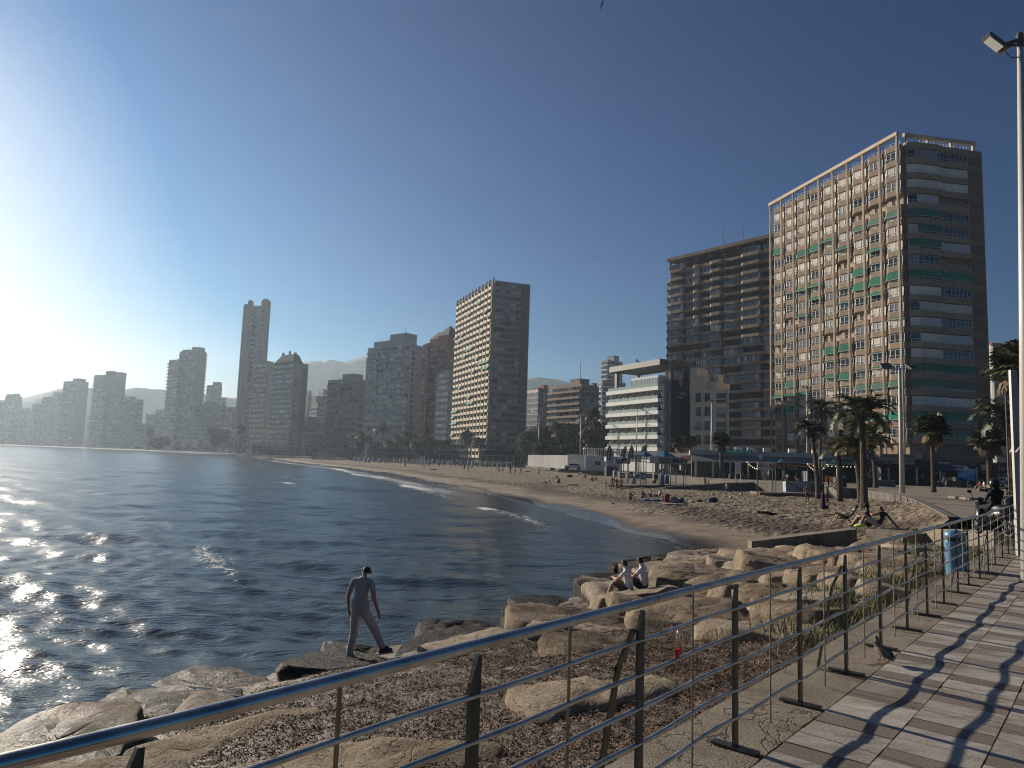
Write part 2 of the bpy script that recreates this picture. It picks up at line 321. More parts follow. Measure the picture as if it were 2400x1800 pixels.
# --- beach
def beach():
    i = np.linspace(0, len(SH)-1, 620)**1.0; k = np.arange(len(SH)); i = (len(SH)-1)*(np.linspace(0, 1, 620)**.75)
    A = np.stack([np.interp(i, k, SH[:, 0]), np.interp(i, k, SH[:, 1])], 1); B = np.stack([np.interp(i, k, WL[:, 0]), np.interp(i, k, WL[:, 1])], 1)
    t = np.r_[np.linspace(-.6, 0, 24)[:-1], np.linspace(0, 1.02, 230)]
    X = A[:, None, 0]+(B-A)[:, None, 0]*t; Y = A[:, None, 1]+(B-A)[:, None, 1]*t
    W = np.hypot(*(B-A).T)[:, None]*t        # metres from the water
    near = np.clip((i[:, None]/(len(SH)-1)-.74)/.26, 0, 1)
    wall_z = 1.25+near*1.3
    Z = np.where(W < 0, W*.10, np.minimum(wall_z, .09*np.clip(W, 0, 4)+.045*np.clip(W-4, 0, 12))+0)
    Z = np.where(t > .3, np.maximum(Z, 0)+(wall_z-np.minimum(wall_z, .9))*np.clip((t-.3)/.7, 0, 1)**1.3, Z)
    Z = np.minimum(Z, wall_z)
    trod = np.clip((W-5.5-1.5*(vnoise(X*.12, Y*.12)-.5)*2)/3, 0.03, 1)*(t < 1.1)
    Z = Z+trod*(fbm(X*1.3, Y*1.3, 3)-.5)*.30
    wet = np.clip(1.25-(W-.8*(fbm(X*.15, Y*.15)-.5)*6)/2.2, 0, 1)
    wr = np.clip(1-np.abs(W-10-(fbm(X*.08, Y*.08)-.5)*10)/5, 0, 1)*1.0+.55*np.clip(1-np.abs(W-6)/2, 0, 1)*(fbm(X*.3, Y*.3) > .52)
    V = np.stack([X, Y, Z], -1).reshape(-1, 3)
    me = npmesh('sand_beach', V, grid_faces(len(i), len(t)), MATS['sand'], True, dict(wet=wet.ravel(), trod=trod.ravel(), wrack=wr.ravel()))
    me.flip_normals() if me.polygons[9000].normal.z < 0 else None
    struct(inst('sand_beach', me)); return X, Y, Z
BX, BY, BZ = beach()
def sand_z(x, y):
    k = np.argmin((BX-x)**2+(BY-y)**2); return float(BZ.ravel()[k])

# --- sea
m, N, Lk, b = nodes('sea_water')
ge = N.new('ShaderNodeNewGeometry'); at = N.new('ShaderNodeAttribute'); at.attribute_name = 'foam'; ad = N.new('ShaderNodeAttribute'); ad.attribute_name = 'shallow'
nf = N.new('ShaderNodeTexNoise'); nf.inputs['Scale'].default_value = 3.2; nf.inputs['Detail'].default_value = 9; nf.inputs['Roughness'].default_value = .75; nf.inputs['Distortion'].default_value = .6; Lk.new(ge.outputs['Position'], nf.inputs[0])
sm = N.new('ShaderNodeMath'); sm.operation = 'MULTIPLY_ADD'; sm.inputs[1].default_value = 2.6; Lk.new(nf.outputs[0], sm.inputs[0]); Lk.new(at.outputs['Fac'], sm.inputs[2])
sm2 = N.new('ShaderNodeMath'); sm2.operation = 'SUBTRACT'; sm2.inputs[1].default_value = 1.3; Lk.new(sm.outputs[0], sm2.inputs[0])
gt = N.new('ShaderNodeMath'); gt.operation = 'GREATER_THAN'; gt.inputs[1].default_value = .02; Lk.new(at.outputs['Fac'], gt.inputs[0])
f0 = ramp(N, Lk, sm2.outputs[0], [(.52, 0.), (.68, 1.)])
fm = N.new('ShaderNodeMath'); fm.operation = 'MULTIPLY'; Lk.new(f0, fm.inputs[0]); Lk.new(gt.outputs[0], fm.inputs[1]); fo = fm.outputs[0]
dc = N.new('ShaderNodeMix'); dc.data_type = 'RGBA'; Lk.new(ad.outputs['Fac'], dc.inputs[0]); dc.inputs[6].default_value = (.05, .073, .08, 1); dc.inputs[7].default_value = (.045, .042, .028, 1)
mx = N.new('ShaderNodeMix'); mx.data_type = 'RGBA'; Lk.new(fo, mx.inputs[0]); Lk.new(dc.outputs[2], mx.inputs[6]); mx.inputs[7].default_value = (.62, .62, .6, 1); Lk.new(mx.outputs[2], b.inputs['Base Color'])
Lk.new(ramp(N, Lk, fo, [(0, .21), (1, .7)]), b.inputs['Roughness']); b.inputs['IOR'].default_value = 1.33
mpx = N.new('ShaderNodeMapping'); mpx.inputs['Rotation'].default_value = (0, 0, R(28)); mpx.inputs['Scale'].default_value = (.55, 1.4, 1); Lk.new(ge.outputs['Position'], mpx.inputs[0])
b1 = N.new('ShaderNodeTexNoise'); b1.inputs['Scale'].default_value = 1.6; b1.inputs['Detail'].default_value = 4; b1.inputs['Roughness'].default_value = .62; Lk.new(mpx.outputs[0], b1.inputs[0])
b2 = N.new('ShaderNodeTexNoise'); b2.inputs['Scale'].default_value = 9; b2.inputs['Detail'].default_value = 2; Lk.new(mpx.outputs[0], b2.inputs[0])
hs = N.new('ShaderNodeMath'); hs.operation = 'MULTIPLY_ADD'; hs.inputs[1].default_value = .14; Lk.new(b2.outputs[0], hs.inputs[0]); Lk.new(b1.outputs[0], hs.inputs[2])
hf = N.new('ShaderNodeMath'); hf.operation = 'MULTIPLY_ADD'; hf.inputs[1].default_value = .12; Lk.new(fo, hf.inputs[0]); Lk.new(hs.outputs[0], hf.inputs[2])
bp = N.new('ShaderNodeBump'); bp.inputs['Strength'].default_value = 1; bp.inputs['Distance'].default_value = .10; Lk.new(hf.outputs[0], bp.inputs['Height']); Lk.new(bp.outputs[0], b.inputs['Normal'])

def sea():
    nr, na = 980, 820
    r = 6*np.exp(np.linspace(0, math.log(1200), nr)); a = np.radians(np.linspace(-95, 62, na))
    Rr, A = np.meshgrid(r, a, indexing='ij'); X = Rr*np.sin(A); Y = Rr*np.cos(A)
    res = Rr*.0073; H = np.zeros_like(X); rg = np.random.default_rng(5)
    wd = math.radians(28)       # direction the swell runs to
    for k in range(52):
        lam = .28*1.085**k*(.8+.4*rg.random()); th = wd+rg.normal(0, .42 if lam < 3 else .26); q = 2*math.pi/lam
        ph = q*(X*math.sin(th)+Y*math.cos(th))+rg.random()*6.28+1.5*vnoise(X/lam*.2+k, Y/lam*.2)
        amp = .0115*min(lam, 4.2)**.88*(1.25 if lam < 1.6 else 1)*np.clip((lam/res-2.5)/2.5, 0, 1); s = np.sin(ph); H += amp*(s+.35*(1-2*np.abs(np.sin(ph/2+.7))))
    ds = polydist(X, Y, SH); dr = polydist(X, Y, RW); dmin = np.minimum(ds, dr)
    calm = np.clip(ds/14, .12, 1)*np.clip(.35+dr/6, .35, 1); H = H*calm
    # breakers that run along the beach
    foam = np.zeros_like(X); al = vnoise(X*.05+3, Y*.05); al2 = vnoise(X*.03+30, Y*.035)
    for (d0, wd_, am, wob, se) in ((6.5, .9, .22, 4, 1), (22, .8, .16, 9, 5)):
        d = ds-d0-wob*(vnoise(X*.06+9*se, Y*.06+se*4)-.5); g = np.exp(-(d/wd_)**2)*np.clip((vnoise(X*.07+se*31, Y*.07)-.47)*4, 0, 1); ok = (Y > 25)&(Rr < 900)
        H += am*g*ok*(.8 if se == 1 else .5); foam += np.where(ok, np.clip(g*1.25, 0, 1)*np.where(d < .8, 1, .4)*.52, 0)
    sw = np.clip(1-np.abs(ds-5)/6, 0, 1)*np.clip((Y-70)/20, 0, 1)*np.clip(1-(Y-330)/200, 0, 1)
    foam += sw*(.66+.28*(fbm(X*.25, Y*.25)-.5)*2)
    foam += np.clip(1-np.abs(ds-.7-1.0*(fbm(X*.2, Y*.2)-.5)*3)/.45, 0, 1)*.5
    foam += np.clip(1-dr/(.5+2.4*vnoise(X*.55, Y*.55)), 0, 1)*(.12+.42*vnoise(X*1.1+8, Y*1.1))*(Y < 40)
    wc = np.clip((fbm(X*.028+40, Y*.07, 3)-.535)*9, 0, 1)*np.clip((H+.02)/.12, 0, 1)*(Rr > 60); foam += wc*.46
    H -= .02
    shal = np.clip(1-ds/15, 0, 1)*.8+.25*np.clip(1-dr/3, 0, 1)
    # keep the sheet just below the land it runs under
    V = np.stack([X, Y, H], -1).reshape(-1, 3)
    me = npmesh('sea', V, grid_faces(nr, na), MATS['sea_water'], True, dict(foam=foam.ravel(), shallow=shal.ravel()))
    if me.polygons[100].normal.z < 0: me.flip_normals()
    struct(inst('sea', me))
sea()

# --- rocky shore bed with wrack
me = npmesh('rocky_shore', np.stack([RX, RY, RZ], -1).reshape(-1, 3), grid_faces(RN, RM), MATS['seaweed_litter'])
if me.polygons[9000].normal.z < 0: me.flip_normals()
SHORE = struct(inst('rocky_shore', me))

# --- boulders: jittered cells, each a separate flat-topped block
def chaikin(P, it=2):
    for _ in range(it): P = [q for a, c in zip(P, P[1:]+P[:1]) for q in (a*.78+c*.22, a*.22+c*.78)]
    return P
def boulders():
    rg = random.Random(21); seeds = []
    y = -6.0
    while y < 36:
        x = -16.0
        while x < 18:
            seeds.append(Vector((x+rg.uniform(-.6, .6), y+rg.uniform(-.45, .45)))); x += 2.15
        y += 1.5
    keep = []
    for s in seeds:
        k = np.argmin((RX[::4, ::3]-s.x)**2+(RY[::4, ::3]-s.y)**2); i, j = divmod(k, RX[::4, ::3].shape[1])
        d = math.hypot(RX[i*4, j*3]-s.x, RY[i*4, j*3]-s.y); t = TV[j*3]
        if d < .35 and -.07 < t < .965: keep.append((s, t, RZ[i*4, j*3]))
    for s, t, z in keep:
        wmk = float(weed_mask(np.array([s.x]), np.array([s.y]))[0])
        if wmk > .35 and rg.random() < .5: continue
        if rg.random() < .05 or (s-Vector(G(745, 1575, .7))).length < .95: continue
        nb = sorted((q for q in seeds if q is not s and (q-s).length < 3.8), key=lambda q: (q-s).length)[:12]
        P = [s+Vector((math.cos(a), math.sin(a)))*1.75 for a in [k*math.pi/4+.2 for k in range(8)]]
        for q in nb:
            mid = (s+q)/2; nn = (q-s).normalized(); Q = []
            for a, c in zip(P, P[1:]+P[:1]):
                da = (a-mid).dot(nn); dc_ = (c-mid).dot(nn)
                if da <= 0: Q.append(a)
                if da*dc_ < 0: Q.append(a+(c-a)*(da/(da-dc_)))
            P = Q
            if len(P) < 3: break
        if len(P) < 3: continue
        ctr = sum(P, Vector((0, 0)))/len(P); P = chaikin([ctr+(p-ctr)*rg.uniform(.93, 1.03)*(1-.2*wmk) for p in P], 1)
        # sample ring at even angles
        n = 26; L = [0]
        for a, c in zip(P, P[1:]+P[:1]): L.append(L[-1]+(c-a).length)
        ring = []
        for k in range(n):
            u = L[-1]*k/n; i = max(i for i in range(len(P)) if L[i] <= u+1e-9); f = (u-L[i])/max(1e-6, L[i+1]-L[i]); ring.append(P[i].lerp(P[(i+1) % len(P)], f)-ctr)
        hgt = rg.uniform(.03, .16)*(1-.6*wmk); tilt = Vector((rg.uniform(-.16, .16), rg.uniform(-.16, .16)))
        sd = rg.random()*100; V = []; Fc = []
        prof = [(1.04, -.45), (1.03, -.1), (1.0, hgt*.6), (.975, hgt*.92), (.93, hgt*1.0), (.7, hgt*1.02), (.45, hgt*1.03), (.22, hgt*1.02)]
        for rr, zz in prof:
            for p in ring:
                x = p.x*rr; yy = p.y*rr; q = Vector((x+ctr.x, yy+ctr.y, zz+sd))
                dn = noise.fractal(q*5.0, .8, 2.2, 4)*.045+(noise.noise(q*1.1)*.05)+abs(noise.noise(q*2.2))*.09-abs(noise.noise(q*5+Vector((9, 3, 1))))*.06; out = 1+noise.noise(q*2.1)*.13+noise.noise(q*6)*.04
                V.append((x*out, yy*out, zz+(dn if zz > 0 else 0)+(x*tilt.x+yy*tilt.y)))
        V.append((0, 0, hgt*1.04)); m_ = len(prof)
        for _ in range(9):     # fracture planes cut the block into facets
            el = rg.uniform(.15, 1.35); az = rg.random()*6.28; nv = Vector((math.cos(az)*math.cos(el), math.sin(az)*math.cos(el), math.sin(el))); ex = max(Vector(q).dot(nv) for q in V); cut = ex-rg.uniform(.03, .16)*(1 if el < .9 else .45)
            for qi, q in enumerate(V):
                o_ = Vector(q).dot(nv)-cut
                if o_ > 0: w2 = Vector(q)-nv*o_*.93; V[qi] = (w2.x, w2.y, w2.z)
        for i in range(m_-1):
            for k in range(n): a0 = i*n+k; a1 = i*n+(k+1) % n; Fc.append((a0, a1, a1+n, a0+n))
        for k in range(n): Fc.append(((m_-1)*n+k, (m_-1)*n+(k+1) % n, m_*n))
        me = bpy.data.meshes.new('boulder'); me.from_pydata(V, [], Fc); me.polygons.foreach_set('use_smooth', [True]*len(Fc)); me.materials.append(MATS['boulder_limestone']); me.update()
        inst('boulder', me, SHORE, (ctr.x, ctr.y, z-.0+.1*rg.random()))
boulders()

# --- seaweed scraps: thousands of curled ribbons
def scraps():
    n = 130000; rg = np.random.default_rng(3)
    i = rg.integers(0, RN, n*4); j = rg.integers(int(RM*.28), RM, n*4); u = rg.random(n*4)
    X = RX[i, j]; Y = RY[i, j]; Z = RZ[i, j]; keep = (WM[i, j] > .12*u+.05)&(Y < 17)&(Y > 1.2); keep2 = (~keep)&(Y < 14)&(Y > 1)&(rg.random(n*4) < .12)
    ix = np.flatnonzero(keep|keep2)[:n]; X = X[ix]+rg.normal(0, .03, len(ix)); Y = Y[ix]+rg.normal(0, .03, len(ix)); Z = Z[ix]
    n = len(ix); a = rg.random(n)*6.28; L = rg.uniform(.008, .024, n); Wd = rg.uniform(.002, .005, n); el = rg.normal(0, .5, n); h = rg.uniform(.0, .03, n)
    dx = np.cos(a)*np.cos(el); dy = np.sin(a)*np.cos(el); dz = np.sin(el); px = -np.sin(a); py = np.cos(a); tw = rg.normal(0, .6, n)
    C = np.stack([X, Y, Z+h], 1); D = np.stack([dx, dy, dz], 1)*L[:, None]; P = np.stack([px*np.cos(tw), py*np.cos(tw), np.sin(tw)], 1)*Wd[:, None]
    V = np.concatenate([C-D-P, C-D+P, C+D+P, C+D-P]); idx = np.arange(n); Fq = np.stack([idx, idx+n, idx+2*n, idx+3*n], 1)
    rnd = np.tile(rg.random(n), 4)
    m, N, Lk, b = nodes('seaweed_ribbon'); at = N.new('ShaderNodeAttribute'); at.attribute_name = 'rnd'
    Lk.new(ramp(N, Lk, at.outputs['Fac'], [(0, (.03, .018, .01)), (.5, (.11, .065, .035)), (.85, (.2, .125, .07)), (1, (.45, .34, .22))]), b.inputs['Base Color']); b.inputs['Roughness'].default_value = .75; b.inputs['Specular IOR Level'].default_value = .2
    tag(inst('seaweed_scraps', npmesh('seaweed_scraps', V, Fq, m, False, dict(rnd=rnd))), 'brown shredded seaweed heaped on the rocks outside the railing', 'seaweed', kind='stuff')
scraps()

# --- hills
def hills():
    mt = mat('hill_scrub', (.10, .105, .08), .95, scale=.01, col2=(.06, .065, .05))
    def ridge(name, pts, Y, depth):
        P = [AT(px, py, Y) for px, py in pts]; X = np.array([p[0] for p in P]); Z = np.array([p[2] for p in P]); xs = np.linspace(X[0], X[-1], 260); zs = np.interp(xs, X, Z)+(fbm(xs[None]*.012, xs[None]*0+3)[0]-.5)*9
        t = np.linspace(0, 1, 30); TT, XX = np.meshgrid(t, xs); s = np.interp(TT, [0, .5, 1], [0, 1, 0])**.9
        YY = Y+(TT-.5)*2*depth; ZZ = zs[:, None]*s+(fbm(XX*.006, YY*.006)-.5)*35*s*(1-s)*2
        me = npmesh(name, np.stack([XX*1.0, YY, ZZ], -1).reshape(-1, 3), grid_faces(260, 30), mt)
        if me.polygons[300].normal.z < 0: me.flip_normals()
        struct(inst(name, me))
    ridge('hills', [(-700, 1020), (-300, 985), (0, 948), (52, 932), (108, 918), (148, 908), (214, 904), (255, 907), (296, 909), (323, 905), (391, 911), (460, 918), (526, 928), (600, 934), (700, 960), (780, 1010)], 1450, 220)
    ridge('mountain', [(560, 1000), (640, 880), (690, 852), (717, 845), (755, 840), (757, 846), (763, 846), (766, 840), (777, 837), (793, 841), (812, 844), (839, 834), (861, 828), (930, 806), (1000, 815), (1100, 850), (1180, 878), (1238, 882), (1262, 879), (1298, 884), (1340, 896), (1400, 915), (1500, 950), (1650, 1010)], 1850, 320)
hills()

# --- inland ground behind the promenade wall
def ground():
    g = MB(); pts = [(p[0], p[1], 2.22) for p in WL]
    far = [(12000, 40, 2.22), (12000, 12000, 2.22), (-12000, 12000, 2.22), (-12000, 1260, 2.22)]
    P = pts+[(45, 33, 2.22)]+far; g.face(P[::-1] if False else P)
    o = g.build('ground', [mat('street_paving', (.26, .22, .17), .85, scale=.35, bump=.25, bscale=6, col2=(.19, .165, .13))]); struct(o)
ground()
# --- haze
hz = MB(); hz.box(-3600, 3600, -300, 2400, -2.6, 300); mh = bpy.data.materials.new('haze_air'); mh.use_nodes = True; n = mh.node_tree; n.nodes.remove(n.nodes['Principled BSDF'])
vp = n.nodes.new('ShaderNodeVolumePrincipled'); vp.inputs['Density'].default_value = .00023; vp.inputs['Color'].default_value = (.66, .83, 1, 1); vp.inputs['Anisotropy'].default_value = .48
n.links.new(vp.outputs[0], n.nodes['Material Output'].inputs['Volume'])
tag(hz.build('haze', [mh]), kind='stuff')
# ================================================================== PROMENADE, RAILING, BEACH WALL
concrete = mat('concrete', (.25, .22, .175), .9, scale=2.5, bump=.5, bscale=30, col2=(.16, .14, .11))
def _cracked():
    m, N, Lk, b = nodes('weathered_concrete'); ge = N.new('ShaderNodeNewGeometry'); n1 = N.new('ShaderNodeTexNoise'); n1.inputs['Scale'].default_value = 1.3; n1.inputs['Detail'].default_value = 9; n1.inputs['Roughness'].default_value = .75; Lk.new(ge.outputs['Position'], n1.inputs[0])
    c = ramp(N, Lk, n1.outputs[0], [(.35, (.15, .12, .085)), (.5, (.25, .21, .155)), (.65, (.33, .285, .22))]); n2 = N.new('ShaderNodeTexNoise'); n2.inputs['Scale'].default_value = 1.1; n2.inputs['Detail'].default_value = 7; n2.inputs['Distortion'].default_value = .7; Lk.new(ge.outputs['Position'], n2.inputs[0])
    k = ramp(N, Lk, n2.outputs[0], [(.492, 1.), (.499, .12), (.506, 1.)]); n3 = N.new('ShaderNodeTexNoise'); n3.inputs['Scale'].default_value = 90; n3.inputs['Detail'].default_value = 5; Lk.new(ge.outputs['Position'], n3.inputs[0]); g = ramp(N, Lk, n3.outputs[0], [(.35, .6), (.55, 1.)])
    a = N.new('ShaderNodeMix'); a.data_type = 'RGBA'; a.blend_type = 'MULTIPLY'; a.inputs[0].default_value = 1; Lk.new(c, a.inputs[6]); Lk.new(k, a.inputs[7]); d = N.new('ShaderNodeMix'); d.data_type = 'RGBA'; d.blend_type = 'MULTIPLY'; d.inputs[0].default_value = 1; Lk.new(a.outputs[2], d.inputs[6]); Lk.new(g, d.inputs[7]); Lk.new(d.outputs[2], b.inputs['Base Color']); b.inputs['Roughness'].default_value = .92
    bp = N.new('ShaderNodeBump'); bp.inputs['Strength'].default_value = .8; bp.inputs['Distance'].default_value = .012; s_ = N.new('ShaderNodeMath'); s_.operation = 'ADD'; Lk.new(n3.outputs[0], s_.inputs[0]); Lk.new(k, s_.inputs[1]); Lk.new(s_.outputs[0], bp.inputs['Height']); Lk.new(bp.outputs[0], b.inputs['Normal']); return m
strip_m = _cracked()
wallm = mat('precast_wall', (.14, .125, .105), .9, scale=1.2, bump=.3, bscale=12, col2=(.13, .12, .10))
POSTS = [G(*p, 2.65) for p in [(1723, 1751), (1876, 1648), (1984, 1574), (2065, 1516), (2127, 1473), (2174, 1440), (2213, 1413), (2246, 1388), (2271, 1370), (2297, 1355), (2317, 1341), (2333, 1323), (2350, 1307), (2364, 1298), (2376, 1289)]]
LEFT = [(-1.75, .85), (-.87, 1.78), (-.10, 2.68), (.66, 3.57)]
RL = [(-2.6, -.3)]+LEFT+POSTS+[(12.1, 17.3)]
def line_at(P, s):
    P = np.array(P); d = np.r_[0, np.cumsum(np.linalg.norm(np.diff(P, axis=0), axis=1))]; return (np.interp(s, d, P[:, 0]), np.interp(s, d, P[:, 1]))
def line_len(P): P = np.array(P); return float(np.sum(np.linalg.norm(np.diff(P, axis=0), axis=1)))
RLs = smoothline(RL, 1)
def offset(P, d):
    P = np.array(P, float)[:, :2]; T = np.gradient(P, axis=0); T /= np.linalg.norm(T, axis=1)[:, None]+1e-9; return P+np.stack([T[:, 1], -T[:, 0]], 1)*d   # +d = to the land side
# promenade slab
def promenade():
    inner = offset(RLs, -.42)
    # strip of concrete under the railing, split in cast lengths
    root = None; o2 = offset(RLs, .17); top = MB()
    poly = [(p[0], p[1]) for p in o2]; land = [(16.5, 18.2), (30, 17), (30, -3), (0, -6)]
    pb = MB(); pb.prism(poly+land, 1.2, 2.612); slab = struct(pb.build('promenade', [mat('bedding_mortar', (.09, .075, .06), .95)]))
    L = line_len(RLs); s = 0; rg = random.Random(4)
    while s < L:
        e = min(L, s+2.4-.012); a = [line_at(inner, x*line_len(inner)/L) for x in np.linspace(s, e, 6)]; c = [line_at(offset(RLs, .16), x*line_len(offset(RLs, .16))/L) for x in np.linspace(s, e, 6)]
        m_ = MB(); m_.prism(a+c[::-1], 1.9, 2.64+rg.uniform(-.004, .004)); ok = m_.build('kerb_slab', strip_m, slab); s += 2.4
    # tiles: rows across the walk, strips of brown granite between marble slabs
    marble = []
    for k, c in enumerate([(.46, .425, .37), (.39, .36, .315), (.51, .47, .41)]):
        m, N, Lk, b = nodes('marble_%d' % k); ge = N.new('ShaderNodeNewGeometry'); oi = N.new('ShaderNodeObjectInfo')
        va = N.new('ShaderNodeVectorMath'); va.operation = 'ADD'; mp = N.new('ShaderNodeMapping'); mp.inputs['Rotation'].default_value = (0, 0, R(40)); mp.inputs['Scale'].default_value = (1.3, 7, 1)
        Lk.new(ge.outputs['Position'], mp.inputs[0]); Lk.new(mp.outputs[0], va.inputs[0]); ml = N.new('ShaderNodeMath'); ml.operation = 'MULTIPLY'; ml.inputs[1].default_value = 30; Lk.new(oi.outputs['Random'], ml.inputs[0]); Lk.new(ml.outputs[0], va.inputs[1])
        nz = N.new('ShaderNodeTexNoise'); nz.inputs['Scale'].default_value = 1.6; nz.inputs['Detail'].default_value = 8; nz.inputs['Distortion'].default_value = .8; Lk.new(va.outputs[0], nz.inputs[0])
        dm = N.new('ShaderNodeMix'); dm.data_type = 'RGBA'; dm.blend_type = 'MULTIPLY'; dm.inputs[0].default_value = 1
        Lk.new(ramp(N, Lk, nz.outputs[0], [(.3, tuple(x*.55 for x in c)), (.45, tuple(x*.85 for x in c)), (.6, c), (.75, tuple(min(1, x*1.2) for x in c))]), dm.inputs[6]); n5 = N.new('ShaderNodeTexNoise'); n5.inputs['Scale'].default_value = 1.4; n5.inputs['Detail'].default_value = 10; n5.inputs['Roughness'].default_value = .75; Lk.new(ge.outputs['Position'], n5.inputs[0]); Lk.new(ramp(N, Lk, n5.outputs[0], [(.35, (.62, .57, .5)), (.55, (1., 1., 1.))]), dm.inputs[7]); Lk.new(dm.outputs[2], b.inputs['Base Color'])
        n2 = N.new('ShaderNodeTexNoise'); n2.inputs['Scale'].default_value = 55; Lk.new(ge.outputs['Position'], n2.inputs[0]); bp = N.new('ShaderNodeBump'); bp.inputs['Strength'].default_value = .35; bp.inputs['Distance'].default_value = .01; Lk.new(n2.outputs[0], bp.inputs['Height']); Lk.new(bp.outputs[0], b.inputs['Normal']); b.inputs['Roughness'].default_value = .62
        marble.append(m)
    granite = mat('brown_granite', (.235, .195, .16), .85, scale=40, bump=.7, bscale=160, col2=(.15, .12, .10), obj_rand=.15)
    wv = .475; cols = 7; n = 0; rest = MB()
    for c in range(cols):
        v0 = .18+c*wv; base = offset(RLs, v0+wv/2); s = 1.2+.31*((c*7) % 3); LL = line_len(base); i = 0
        while s < LL-.3:
            kind = i % 3; ln = (.19, .33, .20)[kind] if (i//3+c) % 2 else (.21, .24, .28)[kind]
            p = line_at(base, s+ln/2); q = line_at(base, s+ln); a = line_at(base, s); rz = math.atan2(q[1]-a[1], q[0]-a[0])
            zt = 2.65+rg.uniform(-.0022, .0022)
            if p[1] > .9:
                me = MB(); me.box(-ln/2+.004, ln/2-.004, -wv/2+.004, wv/2-.004, -.045, 0)
                if n < 300:
                    o = me.build('tile', granite if kind == 0 else rg.choice(marble), slab, loc=(p[0], p[1], zt), rz=rz); o.rotation_euler = (rg.uniform(-.003, .003), rg.uniform(-.003, .003), rz); n += 1
                else:
                    M = Matrix.Translation((p[0], p[1], zt-.022)) @ Matrix.Rotation(rz, 4, 'Z'); rest.xbox(M, ln-.008, wv-.008, .045, 0 if kind == 0 else 1+rg.randrange(3))
            s += ln; i += 1
    if rest.f: tag(rest.build('paving_tiles', [granite]+marble, slab), kind='stuff')
promenade()

steel = None
def rail():
    m, N, Lk, b = nodes('brushed_steel'); b.inputs['Metallic'].default_value = 1; b.inputs['Base Color'].default_value = (.55, .5, .43, 1); b.inputs['Roughness'].default_value = .16
    tc = N.new('ShaderNodeTexCoord'); nz = N.new('ShaderNodeTexNoise'); nz.inputs['Scale'].default_value = 6; nz.inputs['Detail'].default_value = 6; Lk.new(tc.outputs['Object'], nz.inputs[0]); Lk.new(ramp(N, Lk, nz.outputs[0], [(.35, .24), (.7, .42)]), b.inputs['Roughness'])
    Lk.new(ramp(N, Lk, nz.outputs[0], [(.3, (.45, .41, .35)), (.6, (.68, .64, .57))]), b.inputs['Base Color'])
    gal = mat('galvanised_plate', (.115, .115, .10), .42, .75, scale=8, bump=.2, bscale=60, col2=(.065, .065, .055)); rod = mat('thin_steel', (.3, .27, .22), .35, .9)
    t = thing('railing', 'long stainless steel promenade railing with a round handrail, flat posts and five thin rails', 'railing', (0, 0, 0))
    P3 = smoothline([(p[0], p[1]) for p in RL], 2)
    hr = MB(); hr.tube([(p[0], p[1], 3.625) for p in P3], .021, 20); hr.build('handrail', m, t, True)
    for h in (.165, .325, .485, .64, .80):
        wb = .007 if h < .4 else .003; ph_ = h*40; s_ = 0; Q = []
        LT = line_len(P3)
        for k in range(260): s_ = LT*k/259; q = line_at(P3, s_); Q.append((q[0], q[1], 2.65+h+wb*(math.sin(s_*5.6+ph_)+.6*math.sin(s_*2.3+ph_*2))))
        hb = MB(); hb.tube(Q, .0115, 8); hb.build('rail_tube', m, t, True)
    n = len(LEFT+POSTS); allp = LEFT+POSTS
    pm = MB(); zt = .945     # post: flat plate with a slanted head, foot plate across the kerb
    pm.prism([(-.026, -.009), (.026, -.009), (.026, .009), (-.026, .009)], 0, zt-.09); 
    k = len(pm.v); pm.v += [(-.026, -.009, zt-.09), (.026, -.009, zt-.09), (.026, .009, zt-.09), (-.026, .009, zt-.09), (.010, -.009, zt), (.026, -.009, zt), (.026, .009, zt), (.010, .009, zt)]
    for q in ((4,5,6,7),(0,1,5,4),(1,2,6,5),(2,3,7,6),(3,0,4,7)): pm.f.append(tuple(k+i for i in q)); pm.m.append(0)
    postm = pm.mesh('post', [gal]); fp = MB(); fp.box(-.035, .035, -.14, .14, 0, .012); footm = fp.mesh('foot_plate', [gal])
    br = MB(); br.bar((0, 0, .86), (0, .085, .66), .045, .012); br.bar((0, .08, .675), (0, .20, .0), .045, .012); brm = br.mesh('brace', [gal])
    for i, p in enumerate(allp):
        a = allp[max(0, i-1)]; c = allp[min(n-1, i+1)]; rz = math.atan2(c[1]-a[1], c[0]-a[0])
        po = inst('post', postm, t, (p[0], p[1], 2.645), rz); inst('foot_plate', footm, po)
        if i % 3 == 0: inst('brace', brm, t, (p[0]-math.sin(rz)*.012-.045*math.cos(rz), p[1]+math.cos(rz)*.012-.045*math.sin(rz), 2.645), rz)
        if i < n-1:
            q = allp[i+1]; mx_, my_ = (p[0]+q[0])/2, (p[1]+q[1])/2; mb = MB(); mb.tube([(0, 0, .0), (0, 0, .955)], .0055 if i > 2 else .008, 6); mb.build('thin_rod', rod, t, loc=(mx_, my_, 2.65))
rail()

